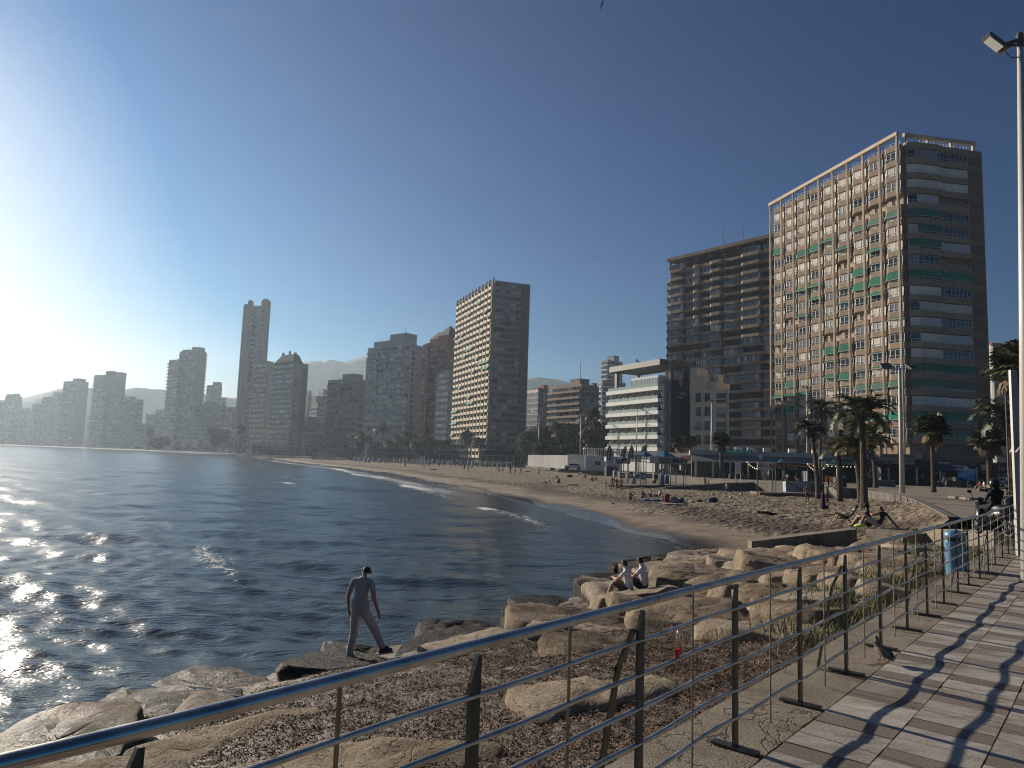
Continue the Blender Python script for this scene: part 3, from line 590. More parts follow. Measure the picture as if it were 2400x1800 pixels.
# love lock on the upper thin rail
def lock():
    x, y = line_at([POSTS[-0] if 0 else LEFT[3], POSTS[0]], .40); t = thing('padlock', 'red padlock with a steel shackle locked onto the upper rail', 'padlock', (x, y, 3.30), math.atan2(POSTS[0][1]-LEFT[3][1], POSTS[0][0]-LEFT[3][0]))
    red = mat('red_paint', (.55, .012, .015), .35, var=.05); b = MB(); P = [(-.024, 0), (-.024, .04), (-.016, .043), (0, .033), (.016, .043), (.024, .04), (.024, 0), (.02, -.004), (-.02, -.004)]
    k = len(b.v); n = len(P)
    for yy in (-.009, .009): b.v += [(p[0], yy, p[1]) for p in P]
    b.f.append(tuple(range(n))); b.m.append(0); b.f.append(tuple(range(2*n-1, n-1, -1))); b.m.append(0)
    for i in range(n): j = (i+1) % n; b.f.append((i, i+n, j+n, j)); b.m.append(0)
    b.build('lock_body', red, t)
    s = MB(); s.tube([(-.015, 0, .03)]+[(-.015*math.cos(a), 0, .115+.02*math.sin(a)) for a in np.linspace(0, math.pi, 9)]+[(.015, 0, .03)], .0035, 8); s.build('shackle', MATS['brushed_steel'], t, True)
    st = MB(); st.box(-.006, .006, -.011, -.009, .002, .012); st.box(.008, .018, -.0105, -.009, .004, .014); st.build('emblem', mat('white_print', (.7, .7, .7), .5, var=0), t)
lock()

# --- low wall of precast panels between sand and promenade
def beach_wall():
    root = thing('beach_wall', 'low grey precast wall holding the promenade above the sand', 'wall'); P = [p for p in WL if p[1] < 460]
    L = line_len(P); s = 0; n = 0; far = MB(); total = int(L/3.0)
    D = []
    while s < L-.5:
        a = line_at(P, s); b = line_at(P, min(L, s+2.94)); D.append((a, b)); s += 3.0
    D = D[::-1]
    for k, (a, b) in enumerate(D):
        M = MB(); L_ = math.hypot(b[0]-a[0], b[1]-a[1]); rz = math.atan2(b[1]-a[1], b[0]-a[0]); zt = 2.31
        M.box(0, L_, -.06, .18, .6, zt-.07); M.box(-.01, L_+.01, -.10, .32, zt-.07, zt)
        for g in range(1, int(L_/.42)): M.box(g*.42-.015, g*.42+.015, -.075, -.055, .6, zt-.09)
        if k < 110: M.build('wall_panel', wallm, root, loc=(a[0], a[1], 0), rz=rz)
        else:
            o = len(far.v); c, s_ = math.cos(rz), math.sin(rz); far.v += [(a[0]+x*c-y*s_, a[1]+x*s_+y*c, z) for x, y, z in M.v]; far.f += [tuple(o+i for i in q) for q in M.f]; far.m += M.m
    if far.f: tag(far.build('far_wall_panels', wallm, root), kind='stuff')
    # concrete block beside the palms
    x, y = G(1987, 1166, 1.35); o = MB(); o.box(-1.15, 1.15, -1.0, 1.0, -.6, 1.0); b = o.build('concrete_planter_block', concrete, None, loc=(x, y+1, 1.35), rz=.1)
    tag(b, 'square pale concrete block against the beach wall behind the date palms', 'block')
beach_wall()

# ledge and block where the rocks meet the sand
def ledge():
    a = np.array(G(2035, 1241, 2.05)); t = thing('concrete_ledge', 'curved concrete ledge between the rocks and the sand where a man sits', 'ledge')
    P = [G(2030, 1240, 2.05), G(2085, 1238, 2.1), G(2150, 1239, 2.2), G(2230, 1240, 2.4), G(2330, 1244, 2.6), G(2420, 1250, 2.62)]; P = [(p[0], p[1]) for p in P]; Q = [(p[0]+.6+.25*i, p[1]-1.5-.22*i) for i, p in enumerate(P)]
    zs = [2.05, 2.1, 2.2, 2.4, 2.6, 2.62]; v = []; f = []
    for (p, q, z) in zip(P, Q, zs): v += [(p[0], p[1], 0), (p[0], p[1], z), (q[0], q[1], z), (q[0], q[1], 0)]
    for i in range(len(P)-1):
        for j in range(4): f.append((4*i+j, 4*i+(j+1) % 4, 4*i+4+(j+1) % 4, 4*i+4+j))
    f.append((0, 1, 2, 3)); me = bpy.data.meshes.new('ledge_top'); me.from_pydata(v, [], f); me.materials.append(strip_m); inst('ledge_top', me, t)
    bx, by = G(1757, 1300, .75); ex, ey = G(2000, 1243, 1.9)
    w_ = thing('concrete_block_wall', 'weathered concrete wall end where sand, sea and rocks meet', 'wall'); L_ = math.hypot(ex-bx, ey-by); m_ = MB()
    nn = 18; rz = math.atan2(ey-by, ex-bx)
    for i in range(nn):
        x0, x1 = L_*i/nn, L_*(i+1)/nn; z = 1.33+.6*(i/nn); m_.box(x0, x1+.01, -.35, .35, -.2, z)
    m2 = MB(); v = [(0, -.38, -.3), (L_, -.38, .6), (L_, .38, .6), (0, .38, -.3), (0, -.38, 1.32), (L_, -.38, 1.98), (L_, .38, 1.98), (0, .38, 1.32)]
    m2.v = v
    for q in ((3,2,1,0),(4,5,6,7),(0,1,5,4),(1,2,6,5),(2,3,7,6),(3,0,4,7)): m2.f.append(q); m2.m.append(0)
    m2.build('wall_body', strip_m, w_, loc=(bx, by, 0), rz=rz)
ledge()
# ================================================================== BUILDINGS
GZ = 2.2
brick = mat('tan_brick', (.35, .275, .2), .9, scale=.8, bump=.3, bscale=9, col2=(.26, .2, .145), obj_rand=.12)
cream = mat('cream_concrete', (.52, .42, .32), .85, scale=.5, col2=(.42, .34, .26))
greyc = mat('grey_render', (.34, .33, .31), .88, scale=.3, col2=(.25, .245, .235), obj_rand=.06)
greyd = mat('dark_render', (.12, .115, .11), .85, scale=.3)
brownc = mat('brown_concrete', (.31, .24, .175), .88, scale=.4, col2=(.17, .13, .10), obj_rand=.12)
whitec = mat('white_render', (.66, .66, .64), .8, scale=.3, col2=(.56, .56, .55))
redb = mat('red_brick', (.36, .085, .05), .9, scale=.5, col2=(.27, .065, .04))
beige = mat('beige_stone', (.60, .52, .41), .88, scale=.4, col2=(.50, .44, .35))
alu = mat('white_frame', (.68, .67, .64), .5, var=.03)
greyframe = mat('grey_frame', (.2, .2, .2), .5, var=.03)
navy = mat('navy_cladding', (.008, .016, .034), .35, scale=.4, var=.1)
darkvoid = mat('interior_shade', (.018, .017, .016), .8, scale=.4)  # near-black fill: shade inside rooms and openings put into the colour
awn = mat('green_awning', (.006, .19, .115), .8, scale=1.2, var=.12, obj_rand=.25)
awnp = mat('faded_awning', (.10, .21, .155), .85, scale=1.2, var=.1, obj_rand=.15)
blind = mat('cream_blind', (.68, .63, .54), .7, scale=.3, var=.05, obj_rand=.2)
win = mat_window()
win_dark = mat_window('window_dark', [(0, (.012, .016, .022)), (.5, (.03, .04, .05)), (.8, (.10, .11, .12)), (.93, (.3, .3, .3))])
win_far = mat_window('window_strip', [(0, (.02, .025, .03)), (.35, (.06, .07, .08)), (.6, (.15, .16, .17)), (.8, (.34, .34, .33))], cell=(1.45, 50, 50))
blue_tube = mat('roof_metal', (.3, .3, .3), .5, .5)

def rect_foot(A, B, C): return [A, B, C, (A[0]+C[0]-B[0], A[1]+C[1]-B[1])]
WINCACHE = {}
def win_mesh(w_, h, nm, glass, frame, fw=.07, sill=False):
    k = (round(w_, 2), round(h, 2), nm, glass.name, frame.name)
    if k not in WINCACHE:
        M = MB(); M.box(0, w_, -.03, .02, 0, h, 1); M.box(-fw/2, w_+fw/2, -.07, .01, -fw/2, fw/2); M.box(-fw/2, w_+fw/2, -.07, .01, h-fw/2, h+fw/2)
        for i in range(nm+1): x = w_*i/nm; M.box(x-fw/2, x+fw/2, -.066, .01, fw/2, h-fw/2)
        WINCACHE[k] = M.mesh('window', [frame, glass])
    return WINCACHE[k]
def face_frame(root, A, B): return math.atan2(B[1]-A[1], B[0]-A[0]), math.hypot(B[0]-A[0], B[1]-A[1])
def facade(root, A, B, z0, floors, fh, st):
    """one face of a block: bands or balconies storey by storey, windows cell by cell. x runs A to B, the street is at -y"""
    rz, L = face_frame(root, A, B); cx, sx_ = math.cos(rz), math.sin(rz)
    P = lambda x, y, z: (A[0]+x*cx-y*sx_, A[1]+x*sx_+y*cx, z)
    bays = st.get('bays', max(1, int(L/3.2))); m0, m1 = st.get('margin', (0, 0)); bw = (L-m0-m1)/bays; bh = st.get('band', 0); wh = st.get('wh', fh-bh-.25); out = st.get('out', .25)
    bm = st.get('bandmat', greyc); rg = random.Random(int(abs(A[0]*7)+abs(B[1]*3))+st.get('seed', 0))
    band = None
    if bh:
        if st.get('segs'):
            segs = [(m0+a*(L-m0-m1), m0+b*(L-m0-m1), o) for a, b, o in st['segs']]
        else: segs = [(m0, L-m1, out)]
        bands = []
        for a, b, o in segs:
            M = MB()
            if st.get('chamfer'): c = st['chamfer']; M.prism([(0, .02), (c, -o), (b-a-c, -o), (b-a, .02)], 0, bh)
            else: M.box(0, b-a, -o, .02, 0, bh)
            if st.get('rail'):
                M.box(.05, b-a-.05, -o+.02, -o+.06, bh+st['rail']-.05, bh+st['rail'], 1); k = max(2, int((b-a)/1.2))
                for i in range(k+1): x = .05+(b-a-.15)*i/k; M.box(x, x+.05, -o+.02, -o+.06, bh, bh+st['rail']-.05, 1)
            bands.append((a, M.mesh('balcony', [bm, st.get('railmat', alu)])))
    gl = st.get('glass', win); fr = st.get('frame', alu); nm = st.get('mull', 2); ww = bw*st.get('ww', .8); inset = st.get('inset', 0.0); piers = st.get('pier', 0)
    cells = floors*bays; strips = cells > 300 or bw < st.get('mincell', 0)
    skip = st.get('skip', 0); extra = MB() if skip else None
    for f in range(floors):
        z = z0+f*fh
        for a, me in (bands if bh else []): inst('balcony', me, root, P(a, 0, z), rz)
        if strips:
            inst('window_row', win_mesh(L-m0-m1-.2, wh, max(2, int((L-m0-m1)/1.45)), win_far, fr), root, P(m0+.1, inset-.004, z+bh+.05), rz)
            continue
        for i in range(bays):
            r = rg.random(); x = m0+i*bw+(bw-ww)/2
            y = inset
            if st.get('loggia') and r < st['loggia']:
                y = -.01; M = WINCACHE.get(('log', round(ww, 2), round(wh, 2)))
                if not M: b_ = MB(); b_.box(0, ww, -.02, .02, 0, wh); M = WINCACHE[('log', round(ww, 2), round(wh, 2))] = b_.mesh('open_bay', [darkvoid])  # flat panel on the wall, the bay's shade painted near-black
                inst('open_bay', M, root, P(x, y, z+bh+.05), rz); continue
            oo = out*st['glazed'] if st.get('glazed') and rg.random() < .75 else 0
            inst('window', win_mesh(ww, wh, nm, gl, fr), root, P(x, y-oo, z+bh+.05), rz)
        if piers and f == 0:
            pm_ = st.get('piermat', bm); po = st.get('pierout', out+.05); M = MB(); M.box(-piers/2, piers/2, -po, .02, 0, floors*fh); me = M.mesh('pier', [pm_])
            for i in range(bays+1): inst('pier', me, root, P(min(max(m0+i*bw, piers/2), L-piers/2), 0, z0), rz)
    return P, rz, L
def block(root, foot, z0, z1, m, name='wall', par=.0):
    M = MB(); c = (sum(p[0] for p in foot)/len(foot), sum(p[1] for p in foot)/len(foot)); M.prism(foot, z0, z1); o = M.build(name, m, root)
    return o
def parapet(root, foot, z, h, m, t=.25):
    M = MB(); n = len(foot)
    for i in range(n):
        a, b = foot[i], foot[(i+1) % n]; L = math.hypot(b[0]-a[0], b[1]-a[1]); rz = math.atan2(b[1]-a[1], b[0]-a[0]); T = Matrix.Translation(((a[0]+b[0])/2-math.sin(rz)*t/2*.9, (a[1]+b[1])/2+math.cos(rz)*t/2*.9, z+h/2)) @ Matrix.Rotation(rz, 4, 'Z'); M.xbox(T, L-.02, t, h)
    return M.build('parapet', m, root)
def tower(name, label, tpx, Y, lpx, rpx, floors, wallmat, stL=None, stR=None, cat='apartment building', base=0, top=1.0, lY=None, rY=None, z0=GZ, par=True, wall2=None):
    """tpx front corner top in the photo, lpx / rpx the tops of the far left and right corners"""
    B3 = AT(*tpx, Y); Z = B3[2]; B = (B3[0], B3[1])
    A = (AT(*lpx, lY)[:2]) if lY else G(*lpx, Z); C = (AT(*rpx, rY)[:2]) if rY else G(*rpx, Z)
    foot = rect_foot(A, B, C); t = thing(name, label, cat)
    block(t, foot, z0-.5, Z-.02-(0 if not par else .6), wallmat)
    if par: parapet(t, foot, Z-.62, .62, wallmat)
    fh = (Z-z0-base-top)/floors
    if stL: facade(t, A, B, z0+base, floors, fh, stL)
    if stR: facade(t, B, C, z0+base, floors, fh, stR)
    return t, A, B, C, Z, fh, foot
def rooftop(t, foot, Z, m, items):
    "lift rooms, chimneys and masts: (u, v, w, d, h)"
    A, B, C, D = foot; rz = math.atan2(B[1]-A[1], B[0]-A[0])
    for it in items:
        u, v, w_, d, h = it[:5]; x = A[0]+(B[0]-A[0])*u+(D[0]-A[0])*v; y = A[1]+(B[1]-A[1])*u+(D[1]-A[1])*v; M = MB(); M.box(-w_/2, w_/2, -d/2, d/2, -.7, h)
        if w_ > 1.5: M.box(-w_/2-.2, w_/2+.2, -d/2-.2, d/2+.2, h, h+.2)
        M.build('antenna' if w_ < .3 else ('chimney' if w_ < 1.6 else 'roof_hut'), m, t, loc=(x, y, Z), rz=rz)

# ---- 1. the big brick tower at the right -----------------------------------------------------
def brick_tower():
    B3 = AT(2114, 312, 135); Zt = B3[2]; B = (B3[0], B3[1]); A = G(1815, 478, Zt); C = G(2284, 334, Zt); Z1 = AT(2114, 372, 135)[2]+2.9
    rz, L = face_frame(None, A, B); rz2, L2 = face_frame(None, B, C); L2b = L2+1.2
    C2 = (B[0]+math.cos(rz2)*L2b, B[1]+math.sin(rz2)*L2b); foot = rect_foot(A, B, C2)
    t = thing('brick_apartment_tower', 'tall tan brick apartment tower with green awnings and cream vertical fins, biggest building in view', 'apartment building')
    ft = 19; fh = 3.03; zb = Z1-ft*fh-1.0
    ins = lambda P, d: P
    block(t, foot, GZ-.5, Z1-.3, mat('tower_back_wall', (.28, .21, .15), .9, scale=.4))
    bays = 9; bw = L/bays; c, s = math.cos(rz), math.sin(rz)
    PL = lambda x, y, z: (A[0]+x*c-y*s, A[1]+x*s+y*c, z)
    gap = .42; w_ = bw-gap
    plan = [(0, -.45), (w_*.34, -1.35), (w_, -.62)]
    def para(h, pts, endx): M = MB(); M.prism(pts+[(endx, .02), (0, .02)], 0, h); return M
    M = para(1.08, plan, w_); parm = M.mesh('brick_parapet', [brick])
    M = para(.16, plan, w_); 
    def railing(pts, name='balcony_rail'):
        M = MB()
        for a, b in zip(pts, pts[1:]):
            a = Vector((*a, 0)); b = Vector((*b, 0)); d = (b-a); k = max(1, int(d.length/.75))
            for zz in (0.06, .55): M.bar(a+Vector((0, 0, zz)), b+Vector((0, 0, zz)), .05)
            for i in range(k+1): p = a+d*i/k; M.bar(p+Vector((0, 0, 0)), p+Vector((0, 0, .55)), .045)
        return M.mesh(name, [alu])
    ins_ = [(p[0]+.06, p[1]+.06) for p in plan]; railm = railing(ins_)
    def glaz(pts, h, gm, mull, name):
        M = MB()
        for (a, b), n in zip(zip(pts, pts[1:]), mull):
            a = Vector((*a, 0)); b = Vector((*b, 0)); d = b-a; nn = Vector((d.y, -d.x, 0)).normalized()
            M.face([a, b, b+Vector((0, 0, h)), a+Vector((0, 0, h))], 1)
            for zz in (.03, h-.03): M.bar(a+nn*.02+Vector((0, 0, zz)), b+nn*.02+Vector((0, 0, zz)), .06)
            for i in range(n+1): p = a+d*i/n+nn*.02; M.bar(p, p+Vector((0, 0, h)), .06)
        return M.mesh(name, [alu, gm])
    gp = [(p[0]+.1 if i == 0 else p[0], p[1]+.16) for i, p in enumerate(plan)]
    glm = glaz(gp, 1.74, win, [1, 3], 'window'); blm = glaz(gp, 1.74, blind, [1, 2], 'roller_blind')
    opn = MB(); opn.box(0.05, w_-.05, -.03, .02, 0, 1.85); opm = opn.mesh('open_loggia', [mat('loggia_wall', (.36, .27, .2), .9)])
    def awning(pts, drop, outw, m_, name='awning'):
        M = MB(); tp = [Vector((p[0], p[1], 0)) for p in pts]; cen = Vector((sum(p[0] for p in pts)/len(pts), .8, 0)); bt = [p+(p-cen).normalized()*outw+Vector((0, 0, -drop)) for p in tp]
        for i in range(len(tp)-1):
            a, b, c_, d = tp[i], tp[i+1], bt[i+1], bt[i]; M.face([d, c_, b, a]); n = (b-a).cross(d-a).normalized()*.03; M.face([a+n, b+n, c_+n, d+n]); M.bar(d, c_, .06, None, 1)
        return M.mesh(name, [m_, alu])
    aw = {k: awning([(p[0], p[1]) for p in plan], dr, ou, m_) for k, (dr, ou, m_) in dict(full=(1.55, .3, awn), tilt=(.75, .95, awn), pale=(1.15, .25, awnp), thin=(.22, .1, awn)).items()}
    rg = random.Random(12); top = ft-1
    spec = {}
    for b_, f_, k in [(6, 14, 'pale'), (7, 14, 'pale'), (8, 14, 'pale'), (7, 12, 'tilt'), (6, 11, 'full'), (8, 10, 'full'), (7, 10, 'full'), (6, 10, 'full'), (7, 9, 'tilt'), (4, 6, 'full'), (5, 6, 'full'), (4, 4, 'tilt'), (5, 4, 'full'), (6, 3, 'pale'), (7, 3, 'pale'), (8, 3, 'pale'), (0, 15, 'full'), (2, 14, 'full'), (3, 14, 'full'), (4, 14, 'tilt'), (2, 11, 'tilt'), (3, 11, 'tilt'), (3, 10, 'tilt'), (2, 9, 'tilt'), (1, 4, 'full'), (5, 13, 'tilt'),
                      (8, 1, 'full'), (7, 1, 'full'), (6, 1, 'full'), (0, 2, 'full'), (1, 2, 'full'), (2, 2, 'tilt'), (0, 3, 'tilt'), (1, 3, 'tilt'), (2, 3, 'tilt'), (4, 13, 'thin')]: spec[(b_, f_)] = k
    loggias = {(6, 15), (7, 15), (8, 15), (5, 12), (0, 7), (4, 7), (5, 7), (1, 9), (6, 8)}
    for f in range(ft):
        z = zb+f*fh
        for b_ in range(bays):
            x = b_*bw+gap*.8; inst('brick_parapet', parm, t, PL(x, 0, z), rz); inst('balcony_rail', railm, t, PL(x, 0, z+1.08), rz); r = rg.random()
            if (b_, f) in loggias: inst('open_loggia', opm, t, PL(x, 0, z+1.08), rz)
            elif r < .55 if f < 12 else r < .3: inst('window', glm, t, PL(x, 0, z+1.1), rz)
            elif r < (.72 if f < 12 else .95): inst('roller_blind', blm, t, PL(x, 0, z+1.1), rz)
            else: inst('window', glm, t, PL(x, 0, z+1.1), rz)
            k = spec.get((b_, f)) or ('thin' if rg.random() < .22 and f < 14 else None)
            if k: inst('awning', aw[k], t, PL(x, -.1, z+fh-.08), rz)
    # roof-level parapets, fins and the open frame on top
    for b_ in range(bays): x = b_*bw+gap*.8; inst('brick_parapet', parm, t, PL(x, 0, zb+ft*fh), rz); inst('balcony_rail', railm, t, PL(x, 0, zb+ft*fh+1.08), rz)
    fm = MB()
    for o in (-.13, .13): fm.box(o-.06, o+.06, -1.45, -1.1, GZ+3.2, Zt-.7)
    finm = fm.mesh('fin', [cream])
    for i in range(bays+1): inst('fin', finm, t, PL(i*bw+(.1 if i == 0 else 0), 0, 0), rz)
    M = MB(); M.box(-.2, L+.3, -1.62, -.9, Zt-.72, Zt); M.build('roof_beam', cream, t, loc=(A[0], A[1], 0), rz=rz)
    M = MB(); M.box(.3, L2-.1, -.35, .25, Zt-.72, Zt-.004)
    for x in (.05, L2*.31, L2*.63, L2*.94): M.box(x+.3, x+.75, -.3, .2, Z1-.3, Zt-.7)
    M.build('roof_beam', cream, t, loc=(B[0], B[1], 0), rz=rz2)
    # right face: undulating galleries
    c2, s2 = math.cos(rz2), math.sin(rz2); PR = lambda x, y, z: (B[0]+x*c2-y*s2, B[1]+x*s2+y*c2, z)
    E_ = L2-2.2; pl2 = [(.35, -.75), (1.9, -1.45), (6.6, -1.45), (8.4, -.95), (E_-.6, -1.05)]
    M = MB(); M.prism(pl2+[(E_-.6, .02), (.35, .02)], 0, 1.12); par2 = M.mesh('brick_parapet', [brick]); rail2 = railing([(p[0]+.04, p[1]+.06) for p in pl2])
    segs = [(pl2[0:2], [1]), (pl2[1:3], [4]), (pl2[2:5], [2, 6])]
    sm = []
    for pts, mu in segs:
        q = [(p[0], p[1]+.18) for p in pts]; sm.append((glaz(q, 1.70, win, mu, 'window'), glaz(q, 1.70, blind, [max(1, x//2) for x in mu], 'roller_blind'), awning([(p[0], p[1]) for p in pts], 1.5, .28, awn), awning([(p[0], p[1]) for p in pts], 1.5, .2, awnp)))
    rows = {14: 'AA.', 13: '.A.', 12: 'AA.', 10: 'AAA', 4: 'AAA', 3: 'PPP', 1: 'AAA', 17: 'BBB', 16: 'BBB', 15: '..L', 11: '..L', 9: 'BB.', 8: '.BB', 7: 'B..', 5: 'BB.', 2: '..B', 6: '.B.'}
    scr = MB()
    for i in range(14): scr.box(i*.2, i*.2+.05, -.06, -.01, 0, 1.72)
    for j in range(8): scr.box(0, 2.66, -.075, -.012, j*.235, j*.235+.045)
    scrm = scr.mesh('breeze_screen', [mat('screen_concrete', (.32, .26, .2), .9)])
    for f in range(ft+1):
        z = zb+f*fh; inst('brick_parapet', par2, t, PR(0, 0, z), rz2); inst('balcony_rail', rail2, t, PR(0, 0, z+1.12), rz2)
        if f == ft: break
        r = rows.get(f, '...')
        for k in range(3):
            ch = r[k]
            if ch == 'L': continue
            inst('roller_blind' if ch == 'B' else 'window', sm[k][1 if ch == 'B' else 0], t, PR(0, 0, z+1.14), rz2)
            if ch in 'AP': inst('awning', sm[k][2 if ch == 'A' else 3], t, PR(0, -.08, z+fh-.06), rz2)
        inst('breeze_screen', scrm, t, PR(E_+.15, -.52, z+1.15), rz2)
    # brick pier with the screens
    M = MB(); M.box(-.45, 3.3, -.5, .02, GZ-.5, Z1+.3); M.build('brick_pier', mat('pier_brick', (.30, .20, .135), .92, scale=.8, bump=.4, bscale=9, col2=(.22, .15, .10)), t, loc=PR(E_, 0, 0), rz=rz2)
    return t, A, B, C2, PL, PR, rz, rz2, L, L2b
BT = brick_tower()

# ---- 2. stepped brown tower behind ------------------------------------------------------------
def brown_tower():
    Y = 218; B3 = AT(1845, 542, 215); Z = B3[2]; B = B3[:2]; A = G(1573, 608, Z); rz, L = face_frame(None, A, B); c, s = math.cos(rz), math.sin(rz)
    C = (B[0]+24*math.cos(rz+R(90)), B[1]+24*math.sin(rz+R(90))); foot = rect_foot(A, B, C); t = thing('brown_apartment_tower', 'dark brown apartment tower with stepped balconies behind the white hotel', 'apartment building')
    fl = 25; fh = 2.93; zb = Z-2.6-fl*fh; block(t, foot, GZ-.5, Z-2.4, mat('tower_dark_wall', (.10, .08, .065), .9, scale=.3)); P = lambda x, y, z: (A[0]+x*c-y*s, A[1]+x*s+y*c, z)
    M = MB(); M.box(-.6, L+.6, -1.6, 14, Z-1.1, Z); M.build('roof_slab', brownc, t, loc=P(0, 0, 0), rz=rz)
    M = MB()
    for i in range(9): x = .4+(L-1)*i/8; M.box(x, x+.5, -1.2, -.7, Z-2.6, Z-1.1)
    M.build('roof_columns', greyd, t, loc=P(0, 0, 0), rz=rz)
    segs = [(0, 6.6, 1.6), (6.6, 10.6, .75), (10.6, 13.2, 1.7), (13.2, 17.6, .7), (17.6, 22.2, 1.9), (22.2, 29.5, .85), (29.5, 36.5, 1.9), (36.5, L, .8)]
    rg = random.Random(8); meshes = []
    for a, b, o in segs:
        M = MB(); ch = .7 if o > 1 else 0; w_ = b-a
        M.prism([(0, .02), (0, -o+ch*.6), (ch, -o), (w_-ch, -o), (w_, -o+ch*.6), (w_, .02)] if ch else [(0, .02), (0, -o), (w_, -o), (w_, .02)], 0, 1.0); bal = M.mesh('balcony', [brownc])
        G_ = MB(); n = max(2, int(w_/1.0)); G_.box(.25, w_-.25, -o+.35, -o+.4, 0, 1.72, 1)
        for i in range(n+1): x = .25+(w_-.5)*i/n; G_.box(x-.035, x+.035, -o+.3, -o+.35, 0, 1.72)
        G_.box(.25, w_-.25, -o+.29, -o+.36, 1.66, 1.74); G_.box(.25, w_-.25, -o+.29, -o+.36, .42, .47)
        gm = G_.mesh('window', [greyframe, mat_window('window_blue', [(0, (.02, .03, .045)), (.35, (.05, .07, .10)), (.7, (.16, .18, .2)), (.88, (.38, .37, .34))], cell=(1.0, 50, 50))])
        K = MB(); K.box(.2, w_-.2, -.05, .02, 0, 1.8); km = K.mesh('open_loggia', [darkvoid]); meshes.append((a, bal, gm, km, o))  # loggia depth is a flat panel with its shade in the colour
    for f in range(fl):
        z = zb+f*fh
        for a, bal, gm, km, o in meshes:
            inst('balcony', bal, t, P(a, 0, z), rz)
            r = rg.random(); p = .75 if a < 12 else .45
            if f == fl-1 and 6 < a < 29: p = 0
            if r < p: inst('window', gm, t, P(a, 0, z+1.02), rz)
            else: inst('open_loggia', km, t, P(a, 0, z+1.0), rz)
    # narrow dark wing on the left
    M = MB(); M.box(-2.6, -.02, 1.5, 12, GZ-.5, Z-8.5); M.box(-2.9, .0, 1.2, 12.2, Z-8.5, Z-8); M.build('side_wing', greyd, t, loc=P(0, 0, 0), rz=rz)
    B_ = MB(); B_.box(-2.4, -.4, .7, 1.5, 0, 1.0); bm = B_.mesh('side_balcony', [mat('dark_balcony', (.07, .055, .05), .9)])
    for f in range(20): inst('side_balcony', bm, t, P(0, 0, Z-11.5-f*fh), rz)
    rooftop(t, foot, Z, brownc, [(.42, .3, 9, 5, 1.2), (.45, .1, .12, .12, 7.5), (.62, .1, .12, .12, 7), (.64, .15, .1, .1, 2)])
brown_tower()

